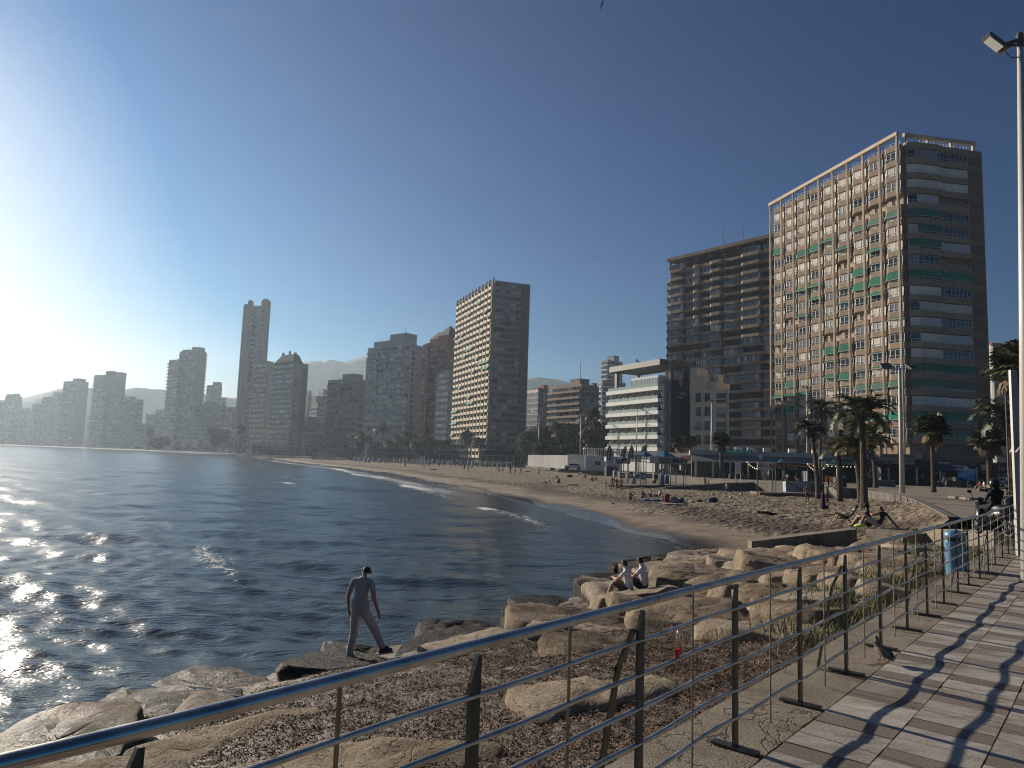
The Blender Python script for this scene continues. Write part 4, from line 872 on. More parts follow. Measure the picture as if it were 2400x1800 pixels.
# ---- 3. white hotel with the navy fin ---------------------------------------------------------
def hotel():
    B3 = AT(1557, 842, 180); Z = B3[2]; B = B3[:2]; A = G(1440, 862, Z); rz, L = face_frame(None, A, B); c, s = math.cos(rz), math.sin(rz); P = lambda x, y, z: (A[0]+x*c-y*s, A[1]+x*s+y*c, z)
    t = thing('white_hotel', 'white seafront hotel with deep balconies, glass railings and a navy side wall', 'hotel')
    C = (B[0]+9*math.cos(rz+R(90)), B[1]+9*math.sin(rz+R(90))); F2 = rect_foot(A, B, C)
    fl = 6; fh = 3.08; ztop = AT(1545, 905, 180)[2]+.2; zb = ztop-5*fh-1.2
    block(t, F2, GZ-.5, ztop+.3, whitec)
    bays = 7; bw = L/bays; slab = MB(); slab.box(-.8, L+.3, -2.1, .02, 0, .95); sm = slab.mesh('balcony_front', [mat('hotel_white', (.68, .70, .66), .7, var=.04)])
    fin = MB(); k = 0
    fv = [(-.07, -1.9, 0), (.07, -1.9, 0), (.07, .02, 0), (-.07, .02, 0), (-.07, -.9, 2.1), (.07, -.9, 2.1), (.07, .02, 2.1), (-.07, .02, 2.1)]; fin.v = fv
    for q in ((3,2,1,0),(4,5,6,7),(0,1,5,4),(1,2,6,5),(2,3,7,6),(3,0,4,7)): fin.f.append(q); fin.m.append(0)
    finm = fin.mesh('divider', [whitec])
    dr = MB(); dr.box(0, 1.5, -.05, .02, 0, 2.05, 1); dr.box(1.5, 1.6, -.07, .02, 0, 2.1); dm = dr.mesh('door', [alu, win_dark])
    gls = MB(); gls.box(0, bw-.1, -2.02, -1.99, 0, .75, 0); gls.box(0, bw-.1, -2.05, -1.96, .75, .8, 1)
    gmat = mat('rail_glass', (.35, .42, .40), .08, var=.05); glm = gls.mesh('glass_rail', [gmat, greyframe])
    for f in range(fl):
        z = zb+f*fh; inst('balcony_front', sm, t, P(0, 0, z), rz)
        if f == fl-1: break
        for b_ in range(bays):
            inst('divider', finm, t, P(b_*bw+.3, 0, z+.95), rz); inst('door', dm, t, P(b_*bw+1.2, 0, z+.95), rz); inst('glass_rail', glm, t, P(b_*bw+.05, 0, z+.95), rz)
    z = zb+5*fh+.95
    for b_ in range(bays): inst('glass_rail', glm, t, P(b_*bw+.05, 0, z), rz)
    M = MB(); M.box(L*.42, L-1.2, -.9, 3, z-.1, z+3.0); M.build('penthouse', whitec, t, loc=P(0, 0, 0), rz=rz)
    M = MB(); w_ = L*.58-1.5; M.box(0, w_, -.06, .02, 0, 2.3, 1)
    for i in range(11): M.box(w_*i/10-.04, w_*i/10+.04, -.12, .0, 0, 2.3)
    M.build('window', [alu, mat('pale_glass', (.30, .36, .36), .1)], t, loc=P(L*.42+.1, -.93, z+.1), rz=rz)
    fr = MB(); fr.box(-.2, L+.2, -1.6, 9, Z-1.5, Z); fr.box(-.2, .8, .3, 1.2, z-.1, Z-1.5); fr.box(-.2, .5, 7.6, 8.6, z-.1, Z-1.5); fr.build('roof_frame', mat('slate_cladding', (.06, .075, .085), .5, var=.05), t, loc=P(0, 0, 0), rz=rz)
    # navy wall: faces the camera
    D = AT(1573, 842, 178); rz3 = math.atan2(G(1616, 848, D[2])[1]-D[1], G(1616, 848, D[2])[0]-D[0]); W = math.hypot(G(1616, 848, D[2])[0]-D[0], G(1616, 848, D[2])[1]-D[1])
    nw = MB(); H = D[2]; wz0, wz1 = H-5.0, H-1.5
    nw.box(0, W, 0, 1, GZ-.5, wz0); nw.box(0, .8, 0, 1, wz0, wz1); nw.box(W-.8, W, 0, 1, wz0, wz1); nw.box(0, W, 0, 1, wz1, H)
    for i in range(1, 6): nw.box(W*i/6-.015, W*i/6+.015, -.02, .0, GZ, wz0)
    nw.build('navy_wall', navy, t, loc=(D[0], D[1], 0), rz=rz3)
    inn = MB(); inn.box(.8, W-.8, 2.4, 3.0, wz0-.2, wz1-.9); inn.build('inner_wall', beige, t, loc=(D[0], D[1], 0), rz=rz3)
    sg = lambda u, v: (D[0]+math.cos(rz3)*u+math.sin(rz3)*.06, D[1]+math.sin(rz3)*u-math.cos(rz3)*.06, v)
    wh = mat('sign_white', (.75, .75, .75), .5, var=0); pk = mat('sign_rose', (.62, .3, .28), .5, var=0); dk = mat('sign_dim', (.035, .03, .04), .5, var=0)
    zz = AT(1590, 920, 178)[2]; k = W/43.
    lettering(t, 'brisa', 1.15, wh, sg(W*.67, zz), .03, rz3); lettering(t, 'hotel', 1.0, dk, sg(W*.33, zz), .03, rz3)
    d = MB(); d.v = [(0, 0, 1.5), (.75, 0, .15), (0, 0, -.25), (-.75, 0, .15)]; d.f = [(0, 3, 2, 1)]; d.m = [0]; d.v += [(0, -.05, 1.5), (.75, -.05, .15), (0, -.05, -.25), (-.75, -.05, .15)]; d.f += [(4, 7, 6, 5)]; d.m += [0]
    d.build('emblem', pk, t, loc=sg(W*.52, zz+2.4), rz=rz3); e = MB(); e.prism([(-.35, -.04), (.35, -.04), (.35, 0), (-.35, 0)], -.6, -.4); e.build('emblem_base', wh, t, loc=sg(W*.52, zz+2.4), rz=rz3)
    st_ = MB()
    for i in range(4): st_.ball((i*.55, 0, 0), .17, .03, .17, 8, 5)
    st_.build('stars', wh, t, loc=sg(W*.36, zz-1.1), rz=rz3)
hotel()

def beige_annex():
    Zc = AT(1618, 873, 177); B = (Zc[0], Zc[1]); C = AT(1709, 905, 170); C = (C[0], C[1]); A = (B[0]+4, B[1]+14); t = thing('beige_building', 'beige five storey building with juliet balconies right of the navy wall', 'building')
    foot = rect_foot(A, B, C); Z = AT(1700, 912, 171)[2]; block(t, foot, GZ-.5, Z, beige); rz, L = face_frame(None, B, C); c, s = math.cos(rz), math.sin(rz); P = lambda x, y, z: (B[0]+x*c-y*s, B[1]+x*s+y*c, z)
    M = MB(); M.box(0, L*.42, .02, 8, Z-.1, Z+3.2); M.box(0, L*.17, .0, 6, Z+3.2, Z+5.6); M.box(L*.42, L*.64, .6, 8, Z-.1, Z+2.0); M.box(L*.5, L*.62, 2, 5, Z+2, Z+4); M.build('roof_storey', beige, t, loc=P(0, 0, 0), rz=rz)
    tr = MB()
    for i in range(6): x = L*.06+i*.45; tr.bar((x, 2, Z+5.4), (x, 2, Z+7.6), .09); tr.bar((x, 2, Z+7.6), (x+.45, 2, Z+6.6), .07)
    for z in (6.3, 7.0, 7.6): tr.bar((L*.06, 2, Z+z), (L*.06+2.7, 2, Z+z), .08)
    tr.build('roof_frame', alu, t, loc=P(0, 0, 0), rz=rz)
    fl = 6; fh = 3.45; ww = 1.35
    for f in range(fl):
        z = Z-2.95-f*fh
        for u in (.155, .385):
            inst('window', win_mesh(ww, 2.2, 2, win_dark, greyframe), t, P(L*u, 0, z), rz); k = WINCACHE.get('jb')
            if not k:
                b_ = MB(); b_.box(-.25, 1.6, -.4, .02, -.35, -.05, 0)
                for i in range(8): b_.box(-.1+i*.22, -.06+i*.22, -.34, -.3, -.05, .9, 1)
                b_.box(-.12, 1.5, -.35, -.29, .9, .95, 1); k = WINCACHE['jb'] = b_.mesh('juliet_balcony', [beige, mat('black_iron', (.012, .012, .012), .5)])
            inst('juliet_balcony', k, t, P(L*u, 0, z), rz)
        inst('window', win_mesh(2.4, 1.25, 4, win_dark, mat('cream_frame', (.34, .3, .25), .6)), t, P(L*.70, -.3, z+.7), rz); inst('window', win_mesh(2.4, .85, 2, win_dark, MATS['cream_frame']), t, P(L*.70, -.3, z-.45), rz)
    M = MB(); M.box(L*.66, L*.92, -.26, .02, Z-20.5, Z-.2); M.build('bay_projection', beige, t, loc=P(0, 0, 0), rz=rz)
beige_annex()

# ---- 4. second slab tower ---------------------------------------------------------------------
def slab_tower():
    c0 = mat('pale_cream', (.62, .53, .40), .8, scale=.3, var=.05)  # cream of the balcony fronts, paler than the fins
    t, A, B, C, Z, fh, foot = tower('slab_apartment_tower', 'tall slab apartment tower with cream balcony grid in the middle of the skyline', (1160, 657), 295, (1075, 709), (1243, 667), 27, mat('slab_wall', (.2, .19, .175), .9, scale=.3, col2=(.16, .15, .14)), None, None, base=1.5, top=1.2)
    rz, L = face_frame(None, A, B); c, s = math.cos(rz), math.sin(rz); P = lambda x, y, z: (A[0]+x*c-y*s, A[1]+x*s+y*c, z); n = 11; bw = L/n; fh = (Z-GZ-3.2)/27; zb = GZ+2.2
    M = MB(); M.prism([(.1, .02), (.1, -.9), (.6, -1.35), (bw-.6, -1.35), (bw-.1, -.9), (bw-.1, .02)], 0, 1.15); bm = M.mesh('balcony', [c0]); rg = random.Random(3)
    aw = MB(); aw.face([(.2, -.9, 0), (bw-.2, -.9, 0), (bw-.2, -1.8, -1.2), (.2, -1.8, -1.2)][::-1]); aw.face([(.2, -.93, 0), (bw-.2, -.93, 0), (bw-.2, -1.83, -1.2), (.2, -1.83, -1.2)]); am = aw.mesh('awning', [awn])
    W = WINCACHE['sl'] = (lambda m_: m_)(None); wm = MB(); wm.box(.45, bw*.55, -.35, .02, 0, 1.6, 1); wm.box(bw*.55, bw-.35, -.6, .02, 0, 1.6, 0); wmm = wm.mesh('window', [c0, win_dark])
    for f in range(27):
        z = zb+f*fh
        for i in range(n):
            inst('balcony', bm, t, P(i*bw, 0, z), rz); inst('window', wmm, t, P(i*bw, 0, z+1.15), rz)
    for (i, f) in [(0, 3), (1, 5), (0, 5), (0, 7), (1, 7), (0, 1), (5, 8), (6, 8), (5, 9), (8, 14), (9, 14), (10, 14), (6, 13), (7, 15), (2, 11), (4, 17), (5, 17), (8, 19), (1, 19), (2, 20), (10, 21), (9, 22), (4, 23), (3, 16), (7, 24), (5, 25), (0, 6), (10, 13), (9, 13), (0, 20)]: inst('awning', am, t, P(i*bw, -.3, zb+f*fh+fh), rz)
    fm = MB(); fm.box(-.12, .12, -1.1, -.3, 0, Z-zb+.1); fm.box(-.2, .2, -.9, -.1, Z-zb+.1, Z-zb+1.1); fme = fm.mesh('fin', [mat('deep_cream', (.34, .29, .22), .85)])  # fins in a darker cream than the balconies
    for i in range(n+1): inst('fin', fme, t, P(i*bw, 0, zb), rz)
    L2 = face_frame(None, B, C)[1]
    facade(t, B, C, zb, 27, fh, dict(band=1.1, out=.9, bandmat=mat('slab_band', (.24, .235, .22), .85, var=.05), bays=5, margin=(.3, L2*.26), ww=.96, mull=4, wh=1.55, loggia=.14, glazed=.6, glass=win, inset=-.02, frame=greyframe))
    # brick strip at the right end
    rz2 = face_frame(None, B, C)[0]; sp = MB(); k = 27
    sp.box(L2*.76, L2-.3, -.35, .02, GZ, Z-.4); sp.build('brick_strip', mat('strip_brick', (.16, .12, .095), .9, scale=.6, col2=(.12, .09, .07)), t, loc=(B[0], B[1], 0), rz=rz2)
    for f in range(27):
        pass
    bd = MB(); bd.box(L2*.76, L2-.3, -.4, -.34, 0, .3); bdm = bd.mesh('strip_band', [MATS['slab_band']])
    for f in range(27): inst('strip_band', bdm, t, (B[0], B[1], zb+f*fh), rz2)
    rooftop(t, foot, Z, greyd, [(.75, .5, 2.2, 2, 1.4), (.8, .6, 1.2, 1.2, .9)])
slab_tower()

# ---- 5. the rest of the skyline, right to left -------------------------------------------------
def skyline():
    T = tower
    t, A, B, C, Z, fh, foot = T('brown_office_block', 'brown mid-rise block with long balcony bands between pines and slab tower', (1363, 899), 360, (1288, 908), (1404, 906), 10, brownc, dict(band=1.15, out=1.3, bandmat=brownc, bays=8, ww=.95, mull=3, glass=win_dark, frame=greyframe, glazed=.4), dict(band=1.15, out=1.3, bandmat=brownc, bays=4, ww=.95, mull=3, glass=win_dark, frame=greyframe), base=8, lY=385, rY=372)
    rooftop(t, foot, Z, brownc, [(.7, .45, 9, 6, 3.2), (.72, .45, .2, .2, 13), (.1, .3, 1.0, 1, 1.4), (.3, .3, 1.0, 1, 1.2), (.9, .9, 2.4, 2, 1.6)])
    t, A, B, C, Z, fh, foot = T('glass_office', 'dark glass block right of the slab tower, low and grey', (1262, 912), 400, (1236, 916), (1290, 916), 13, mat('grey_glass_wall', (.06, .075, .085), .4, scale=.2), dict(bays=5, band=.5, out=.1, bandmat=greyd, ww=.9, mull=2, glass=win_dark, frame=greyframe, wh=2), dict(bays=5, band=.5, out=.1, bandmat=greyd, ww=.9, mull=2, glass=win_dark, frame=greyframe, wh=2), lY=412, rY=410)
    rooftop(t, foot, Z, redb, [(.5, .5, 5, 4, 1.5), (.8, .7, 3, 3, 3)])
    t, A, B, C, Z, fh, foot = T('striped_tower', 'slim grey and white striped tower rising behind the hotel roof', (1425, 843), 520, (1410, 848), (1459, 850), 22, greyc, dict(band=.9, out=1.0, bandmat=whitec, bays=2, ww=.9, glass=win_dark), dict(band=.9, out=1.0, bandmat=whitec, bays=4, ww=.9, glass=win_dark, loggia=.3), lY=526, rY=530)
    t2, A, B, C, Z2, fh, foot2 = T('striped_tower_wing', 'lower wing of the striped tower behind the hotel', (1412, 893), 516, (1402, 900), (1466, 905), 17, greyc, dict(band=.9, out=1., bandmat=whitec, bays=2, ww=.9, glass=win_dark), dict(band=.9, out=1., bandmat=whitec, bays=5, ww=.9, glass=win_dark, loggia=.3), lY=522, rY=522)
    rooftop(t, foot, Z, greyc, [(.6, .5, 8, 5, 3.4), (.3, .5, .15, .15, 8)])
    # red tower with pyramid roofs
    t, A, B, C, Z, fh, foot = T('red_brick_tower', 'red brick tower with pointed pyramid roofs and white balconies', (1046, 806), 392, (990, 812), (1073, 806), 21, redb, dict(band=.9, out=1.2, bandmat=redb, rail=.5, railmat=whitec, bays=6, ww=.72, mull=2, glass=win, segs=[(0, .22, 1.5), (.42, .78, 1.5), (.8, 1, .6)], wh=1.5), dict(bays=3, band=0, ww=.25, mull=1, glass=win_dark, wh=1.4), lY=408, rY=398)
    rz, L = face_frame(None, A, B); M = MB(); 
    for u, v, w_, h in ((.1, .25, 5.5, 3.2), (.38, .4, 7.5, 9), (.74, .5, 10, 12)):
        x = L*u; y = v*14; h0 = h*.45; M.box(x-w_/2, x+w_/2, y-w_/2, y+w_/2, Z-1, Z+h0); k = len(M.v); e = .6; M.v += [(x-w_/2-e, y-w_/2-e, Z+h0), (x+w_/2+e, y-w_/2-e, Z+h0), (x+w_/2+e, y+w_/2+e, Z+h0), (x-w_/2-e, y+w_/2+e, Z+h0), (x, y, Z+h)]
        for i in range(4): M.f.append((k+i, k+(i+1) % 4, k+4)); M.m.append(1)
        M.f.append((k+3, k+2, k+1, k)); M.m.append(1)
    M.build('pyramid_roof', [redb, mat('dark_roof', (.07, .028, .022), .8)], t, loc=(A[0], A[1], 0), rz=rz)
    M = MB(); M.box(L*.28, L*.38, -1.9, .02, GZ, Z+1.5); M.build('red_pier', mat('deep_red', (.17, .045, .03), .85), t, loc=(A[0], A[1], 0), rz=rz)
    T('glazed_block', 'white glazed mid-rise standing in front of the red brick tower', (1052, 867), 360, (1024, 871), (1070, 869), 14, greyc, dict(band=1.05, out=.5, bandmat=mat('pale_band', (.4, .41, .41), .6, var=.05), bays=4, ww=1, mull=4, glass=win, wh=1.6), dict(band=1.05, out=.5, bandmat=MATS['pale_band'], bays=3, ww=1, mull=3, glass=win, wh=1.6), lY=370, rY=366)
    # big grey-glass block
    t, A, B, C, Z, fh, foot = T('glazed_apartment_block', 'wide pale grey apartment block covered in glazed balconies with a white end wall', (962, 804), 378, (863, 811), (991, 808), 21, mat('pale_wall', (.44, .45, .46), .85, scale=.2), dict(band=1.0, out=.9, bandmat=mat('bluegrey_band', (.33, .355, .38), .6, var=.06), bays=12, ww=.98, mull=3, glass=win, glazed=.8, loggia=.07, wh=1.65, segs=[(0, .12, .7), (.12, .3, 1.3), (.34, .52, 1.3), (.52, .68, .6), (.68, 1, 1.4)], frame=alu), None, lY=402, rY=390)
    rz2, L2 = face_frame(None, B, C); M = MB(); M.box(L2*.18, L2*.42, -.05, .02, 0, 2.0); dm = M.mesh('stair_opening', [darkvoid]); W = win_mesh(.8, .8, 1, win_dark, greyframe)  # stair recess is a flat panel, its shade painted in
    for f in range(20): inst('stair_opening', dm, t, (B[0], B[1], GZ+1+f*fh), rz2); inst('window', W, t, (B[0]+L2*.55*math.cos(rz2), B[1]+L2*.55*math.sin(rz2), GZ+1.6+f*fh), rz2)
    rooftop(t, foot, Z, MATS['bluegrey_band'], [(.35, .4, 14, 8, 3.0), (.72, .4, 13, 8, 6.0), (.76, .4, .15, .15, 10), (.6, .2, 1, 1, 4)])
    # left neighbour blocks
    bd = mat('olive_band', (.26, .25, .225), .85, var=.05)
    t, A, B, C, Z, fh, foot = T('banded_block', 'mid-rise with horizontal grey bands between two taller glazed blocks', (828, 887), 430, (769, 893), (862, 882), 13, greyc, dict(band=1.3, out=.8, bandmat=bd, bays=6, ww=.92, mull=3, glass=win, wh=1.5), dict(band=1.3, out=.6, bandmat=bd, bays=4, ww=.95, mull=2, glass=win_dark, frame=greyframe, wh=1.4), lY=446, rY=440)
    rooftop(t, foot, Z, greyc, [(.75, .4, 11, 7, 3.0)])
    t, A, B, C, Z, fh, foot = T('dark_roofed_tower', 'grey tower with a dark mansard roof right of the twin-tube tower', (691, 848), 430, (641, 853), (723, 858), 18, mat('tower_grey', (.3, .285, .26), .88, scale=.3), dict(band=.9, out=.8, bandmat=bd, bays=6, ww=.96, mull=2, glass=win, wh=1.6, rail=.3, glazed=.5), dict(bays=4, band=0, ww=.55, mull=2, glass=win_dark, wh=1.2, margin=(0, 6)), lY=446, rY=440)
    rz, L = face_frame(None, A, B); M = MB(); M.box(.3, L-.3, -.2, 6, Z-.5, Z+.3); k = len(M.v); M.v += [(L*.1, -1, Z+.3), (L+.2, -1, Z+.3), (L+.2, 5, Z+.3), (L*.1, 5, Z+.3), (L*.35, .5, Z+5), (L*.9, .5, Z+5), (L*.9, 4, Z+5), (L*.35, 4, Z+5)]
    for q in ((4,5,6,7),(0,1,5,4),(1,2,6,5),(2,3,7,6),(3,0,4,7)): M.f.append(tuple(k+i for i in q)); M.m.append(0)
    M.build('mansard_roof', mat('slate_roof', (.05, .05, .055), .8), t, loc=(A[0], A[1], 0), rz=rz); rooftop(t, foot, Z+4.5, greyd, [(.3, .2, 1.2, 1.2, 2.5), (.55, .3, 1.0, 1, 3.2), (.8, .3, 1.6, 1, 1.8)])
    rz2, L2 = face_frame(None, B, C); M = MB(); M.box(L2*.62, L2*.9, -.3, .02, GZ, Z-3); M.build('brown_strip', mat('strip_dark_brown', (.16, .10, .075), .9), t, loc=(B[0], B[1], 0), rz=rz2)
    t, A, B, C, Z, fh, foot = T('plain_gabled_tower', 'grey tower with one blank end wall between the twin-tube and dark-roofed towers', (627, 846), 448, (598, 848), (642, 848), 18, mat('tower_grey', (.3, .285, .26)), dict(band=.9, out=.6, bandmat=bd, bays=4, ww=.95, mull=2, glass=win_dark, wh=1.6), None, lY=458, rY=452)
    # twin-tube tower
    t, A, B, C, Z, fh, foot = T('twin_tube_tower', 'tallest pale tower with rounded tube tops in the left half of the skyline', (604, 716), 515, (573, 713), (630, 722), 32, mat('tube_grey', (.36, .345, .32), .88, scale=.2, col2=(.31, .3, .28)), dict(band=1.2, out=1.3, bandmat=mat('tube_grey', (.36, .345, .32)), bays=3, ww=.8, mull=2, glass=win_dark, wh=1.5, chamfer=.5, margin=(0, .3)), dict(bays=1, band=0, ww=.16, mull=2, glass=win_dark, wh=1.0), lY=524, rY=519)
    tm = MATS['tube_grey']
    for (px, py, r, name) in ((588, 703, 2.1, 'tube'), (577, 712, 1.7, 'tube'), (624, 700, 3.5, 'tube')):
        p = AT(px, py, 516 if r < 3 else 521); h = p[2]; M = MB(); M.lathe([(r, 0), (r, h-GZ-r)]+[(r*math.cos(a), h-GZ-r+r*math.sin(a)) for a in np.linspace(.2, 1.5, 6)], n=20); q = AT(px, 1035, 516 if r < 3 else 521); M.build(name, tm, t, True, loc=(p[0], p[1], GZ))
    # smaller far blocks: (label, kind, corner px, Y, left px, right px, floors, wall, band)
    lite = mat('far_pale', (.33, .33, .33), .9, scale=.1); drk = mat('far_grey', (.2, .195, .19), .9, scale=.1); gb = mat('far_band', (.29, .285, .28), .9, var=.04)
    def far(name, label, tp, Y, lp, rp, fl, wall=lite, bL=None, bR=None, items=(), band=1.1, out=.7, dY=10, base=0, right=True, glass=win):
        wL = abs(AT(*lp, Y)[0]-AT(*tp, Y)[0]); wR = abs(AT(*rp, Y)[0]-AT(*tp, Y)[0])
        t, A, B, C, Z, fh, foot = T(name, label, tp, Y, lp, rp, fl, wall, dict(band=band, out=out, bandmat=gb, bays=bL or max(2, int(wL/4)), ww=.9, mull=2, glass=glass, wh=1.5), dict(band=band if right else 0, out=out*.7, bandmat=gb, bays=bR or max(1, int(wR/4.5)), ww=.7, mull=2, glass=win_dark, wh=1.4) if right else None, lY=Y+dY, rY=Y+dY*.8, base=base)
        if items: rooftop(t, foot, Z, wall, items)
        return t, A, B, C, Z, fh, foot
    far('low_hotel', 'low four storey building left of the banded mid-rise', (735, 988), 445, (697, 990), (764, 989), 6, drk, items=[(.4, .4, 8, 6, 3)])
    far('domed_block', 'dark green topped block behind the low building', (745, 943), 560, (730, 945), (764, 945), 11, mat('dark_green_wall', (.06, .075, .06), .8), items=[(.5, .5, 9, 8, 5)])
    far('slim_tower', 'slim pale tower far behind, just right of the dark-roofed tower', (722, 915), 740, (712, 916), (731, 918), 24, lite)
    far('slim_tower_wing', 'pale wing of the slim far tower', (732, 932), 735, (724, 934), (736, 934), 20, lite)
    far('far_grey_block', 'grey block far behind the domed one', (758, 911), 700, (747, 913), (772, 914), 24, drk)
    far('far_grey_block', 'small grey block left of the one behind the dome', (748, 932), 690, (742, 934), (756, 934), 20, drk)
    far('low_white_block', 'wide low pale block left of the twin-tube tower', (523, 948), 590, (458, 953), (530, 949), 12, lite, items=[(.5, .4, 8, 6, 2)])
    far('low_white_annex', 'lower pale annex touching the twin-tube tower', (545, 954), 580, (530, 956), (560, 956), 11, lite)
    far('low_dark_block', 'low dark block at the foot of the twin-tube tower', (545, 993), 560, (520, 996), (558, 995), 5, drk)
    far('far_pale_tower', 'pale tower behind the low white block', (512, 902), 800, (485, 905), (521, 901), 26, lite, items=[(.8, .3, 8, 6, 3)])
    far('far_pale_tower_wing', 'lower wing right of the far pale tower', (526, 932), 795, (520, 933), (530, 934), 20, lite)
    t, A, B, C, Z, fh, foot = far('high_slab', 'high slab tower with a white end wall left of the low pale block', (461, 822), 655, (421, 826), (485, 822), 28, lite, bL=9, right=False, items=[(.8, .5, 9, 7, 3.5), (.3, .4, 10, 6, 1.5)], band=.9)
    rz2, L2 = face_frame(None, B, C); M = MB(); M.box(L2-.4, L2+.5, -.9, 3.5, 0, 1.5); bm = M.mesh('rear_balcony', [drk])
    for f in range(28): inst('rear_balcony', bm, t, (B[0], B[1], GZ+f*fh), rz2)
    far('high_slab_wing', 'lower stepped wing left of the high slab tower', (421, 842), 660, (396, 846), (428, 843), 26, lite, band=1.0, out=1.6)
    far('far_mid_block', 'mid block left of the high slab', (396, 960), 690, (366, 961), (402, 961), 13, drk)
    far('far_small_block', 'small block between the high slab and stepped tower', (360, 971), 800, (345, 972), (367, 972), 12, drk)
    far('far_thin_block', 'thin pale block beside the stepped tower', (343, 967), 900, (336, 968), (346, 968), 15, lite)
    t, A, B, C, Z, fh, foot = far('stepped_tower', 'dark stepped tower, second high one from the left', (250, 878), 800, (221, 886), (296, 872), 32, drk, band=.9, out=1.8, items=[(.9, .3, 9, 7, 4)], right=False)
    far('stepped_tower_core', 'taller right core of the dark stepped tower', (280, 872), 806, (270, 872), (297, 873), 33, drk, band=0, right=False)
    far('stepped_tower_neighbour', 'grey tower in front of the stepped tower', (318, 935), 760, (257, 939), (337, 938), 20, drk, items=[(.3, .5, 8, 6, 3), (.7, .5, 6, 6, 2.5)])
    far('low_far_block', 'low pale block below the stepped tower', (330, 992), 740, (288, 994), (368, 994), 7, lite, band=.6)
    far('square_far_tower', 'square pale tower, third high one from the left', (181, 893), 860, (149, 899), (208, 898), 29, lite, items=[(.8, .4, 12, 8, 3)], right=False)
    far('far_low_wing', 'low wing right of the square pale tower', (214, 975), 880, (205, 976), (222, 976), 14, drk, right=False)
    far('sloping_block', 'tallest step of the sloping row left of the square tower', (145, 920), 930, (125, 922), (150, 921), 27, drk, right=False)
    far('sloping_block', 'middle step of the sloping row left of the square tower', (128, 931), 940, (100, 935), (132, 932), 24, drk, right=False)
    far('sloping_block', 'lower step of the sloping row left of the square tower', (103, 948), 950, (76, 952), (106, 949), 20, drk, right=False)
    far('sloping_block', 'lowest dark block of the sloping row, left end', (82, 960), 955, (66, 964), (84, 961), 17, drk, right=False)
    far('far_bright_block', 'small block with bright roof between leftmost tower and sloping row', (66, 957), 990, (38, 960), (70, 958), 19, drk, right=False)
    far('leftmost_tower', 'leftmost pale tower at the edge of the photo', (45, 929), 1020, (12, 933), (53, 931), 25, lite, items=[(.3, .4, 10, 6, 3), (.7, .5, 6, 6, 4)], right=False)
    far('leftmost_low_block', 'block cut by the left edge of the photo', (14, 938), 1010, (-30, 942), (20, 940), 22, lite, right=False)
    # far right: grey block between the brick tower and the palms
    t, A, B, C, Z, fh, foot = T('grey_grid_block', 'grey apartment block seen between the brick tower and the right edge palms', (2322, 806), 330, (2300, 800), (2440, 812), 21, greyc, None, dict(band=.75, out=1.0, bandmat=greyc, bays=9, ww=.75, mull=2, glass=win_dark, wh=1.7, rail=.6, pier=.3, piermat=greyc, pierout=1.1), lY=345, rY=335)
    M = MB(); rz2, L2 = face_frame(None, B, C); M.box(-.5, L2, -1.3, .3, Z-.5, Z+.4); M.build('roof_edge', redb, t, loc=(B[0], B[1], 0), rz=rz2)
skyline()
# ================================================================== TREES AND PALMS
leaf_g = mat('palm_leaf', (.075, .085, .028), .55, scale=3, col2=(.04, .05, .018), obj_rand=.2)
leaf_y = mat('yellow_green_frond', (.15, .135, .03), .55, scale=3, col2=(.08, .085, .02), obj_rand=.15)  # yellow-green leaf colour of the young date palms
leaf_d = mat('dry_leaf', (.15, .10, .055), .8, scale=3, col2=(.09, .06, .035))
trunk_m = mat('palm_trunk', (.12, .09, .065), .95, scale=4, bump=.9, bscale=10, col2=(.06, .045, .035))
pine_m = mat('dark_foliage', (.045, .06, .022), .8, scale=.6, col2=(.02, .03, .012), obj_rand=.2)
green_m = mat('mid_foliage', (.085, .10, .03), .8, scale=.6, col2=(.045, .06, .02), obj_rand=.2)
def trunk_mesh(r0, r1, h, bend, seed):
    rg = random.Random(seed); M = MB(); n = 26; P = []; Rr = []
    for i in range(n+1):
        t = i/n; P.append((bend[0]*t*t, bend[1]*t*t, h*t)); Rr.append((r0*(1-t)+r1*t)*(1+.09*(i % 2))+(.35*r0*(1-t*8) if t < .125 else 0))
    M.tube(P, Rr, 10); return M.mesh('trunk', [trunk_m], False)
def fan_crown(seed, R_=1.55, n=46, dry=12):
    "fan palm: round pleated leaves on stalks, a skirt of dry ones below"
    rg = random.Random(seed); M = MB()
    for k in range(n+dry):
        isd = k >= n; el = rg.uniform(-.15, 1.45)-(0 if not isd else 1.35); az = k*2.4+rg.uniform(-.3, .3)
        d = Vector((math.cos(az)*math.cos(el), math.sin(az)*math.cos(el), math.sin(el))); st = R_*rg.uniform(.38, .55)*(1 if not isd else .7); c = d*st+Vector((0, 0, .1-.15*(not isd))); M.bar((0, 0, 0), c, .03, None, 1)
        side = d.cross(Vector((0, 0, 1))); side = side.normalized() if side.length > .1 else Vector((1, 0, 0)); up = side.cross(d).normalized()
        seg = 13; rad = R_*rg.uniform(.5, .68)*(1 if not isd else .75); tip = rg.uniform(.25, .55)+(.5 if isd else 0)
        for j in range(seg):
            a = -1.9+3.8*j/(seg-1); dr = (d*math.cos(a)+side*math.sin(a)); nn = up*math.sin(a*3)*.05; L = rad*(1-.12*abs(a)); w_ = .15*R_/1.5
            pr = (dr.cross(up)).normalized()*w_; m_ = c+dr*L*.62+up*.03*(1 if j % 2 else -1); e = c+dr*L-Vector((0, 0, 1))*L*tip*.55
            M.face([c, m_-pr, m_+pr], 2 if isd else 0); M.face([m_-pr, e, m_+pr], 2 if isd else 0)
    M.ball((0, 0, -.15), .2, .2, .3, 8, 5, 1); return M.mesh('crown', [leaf_g, trunk_m, leaf_d])
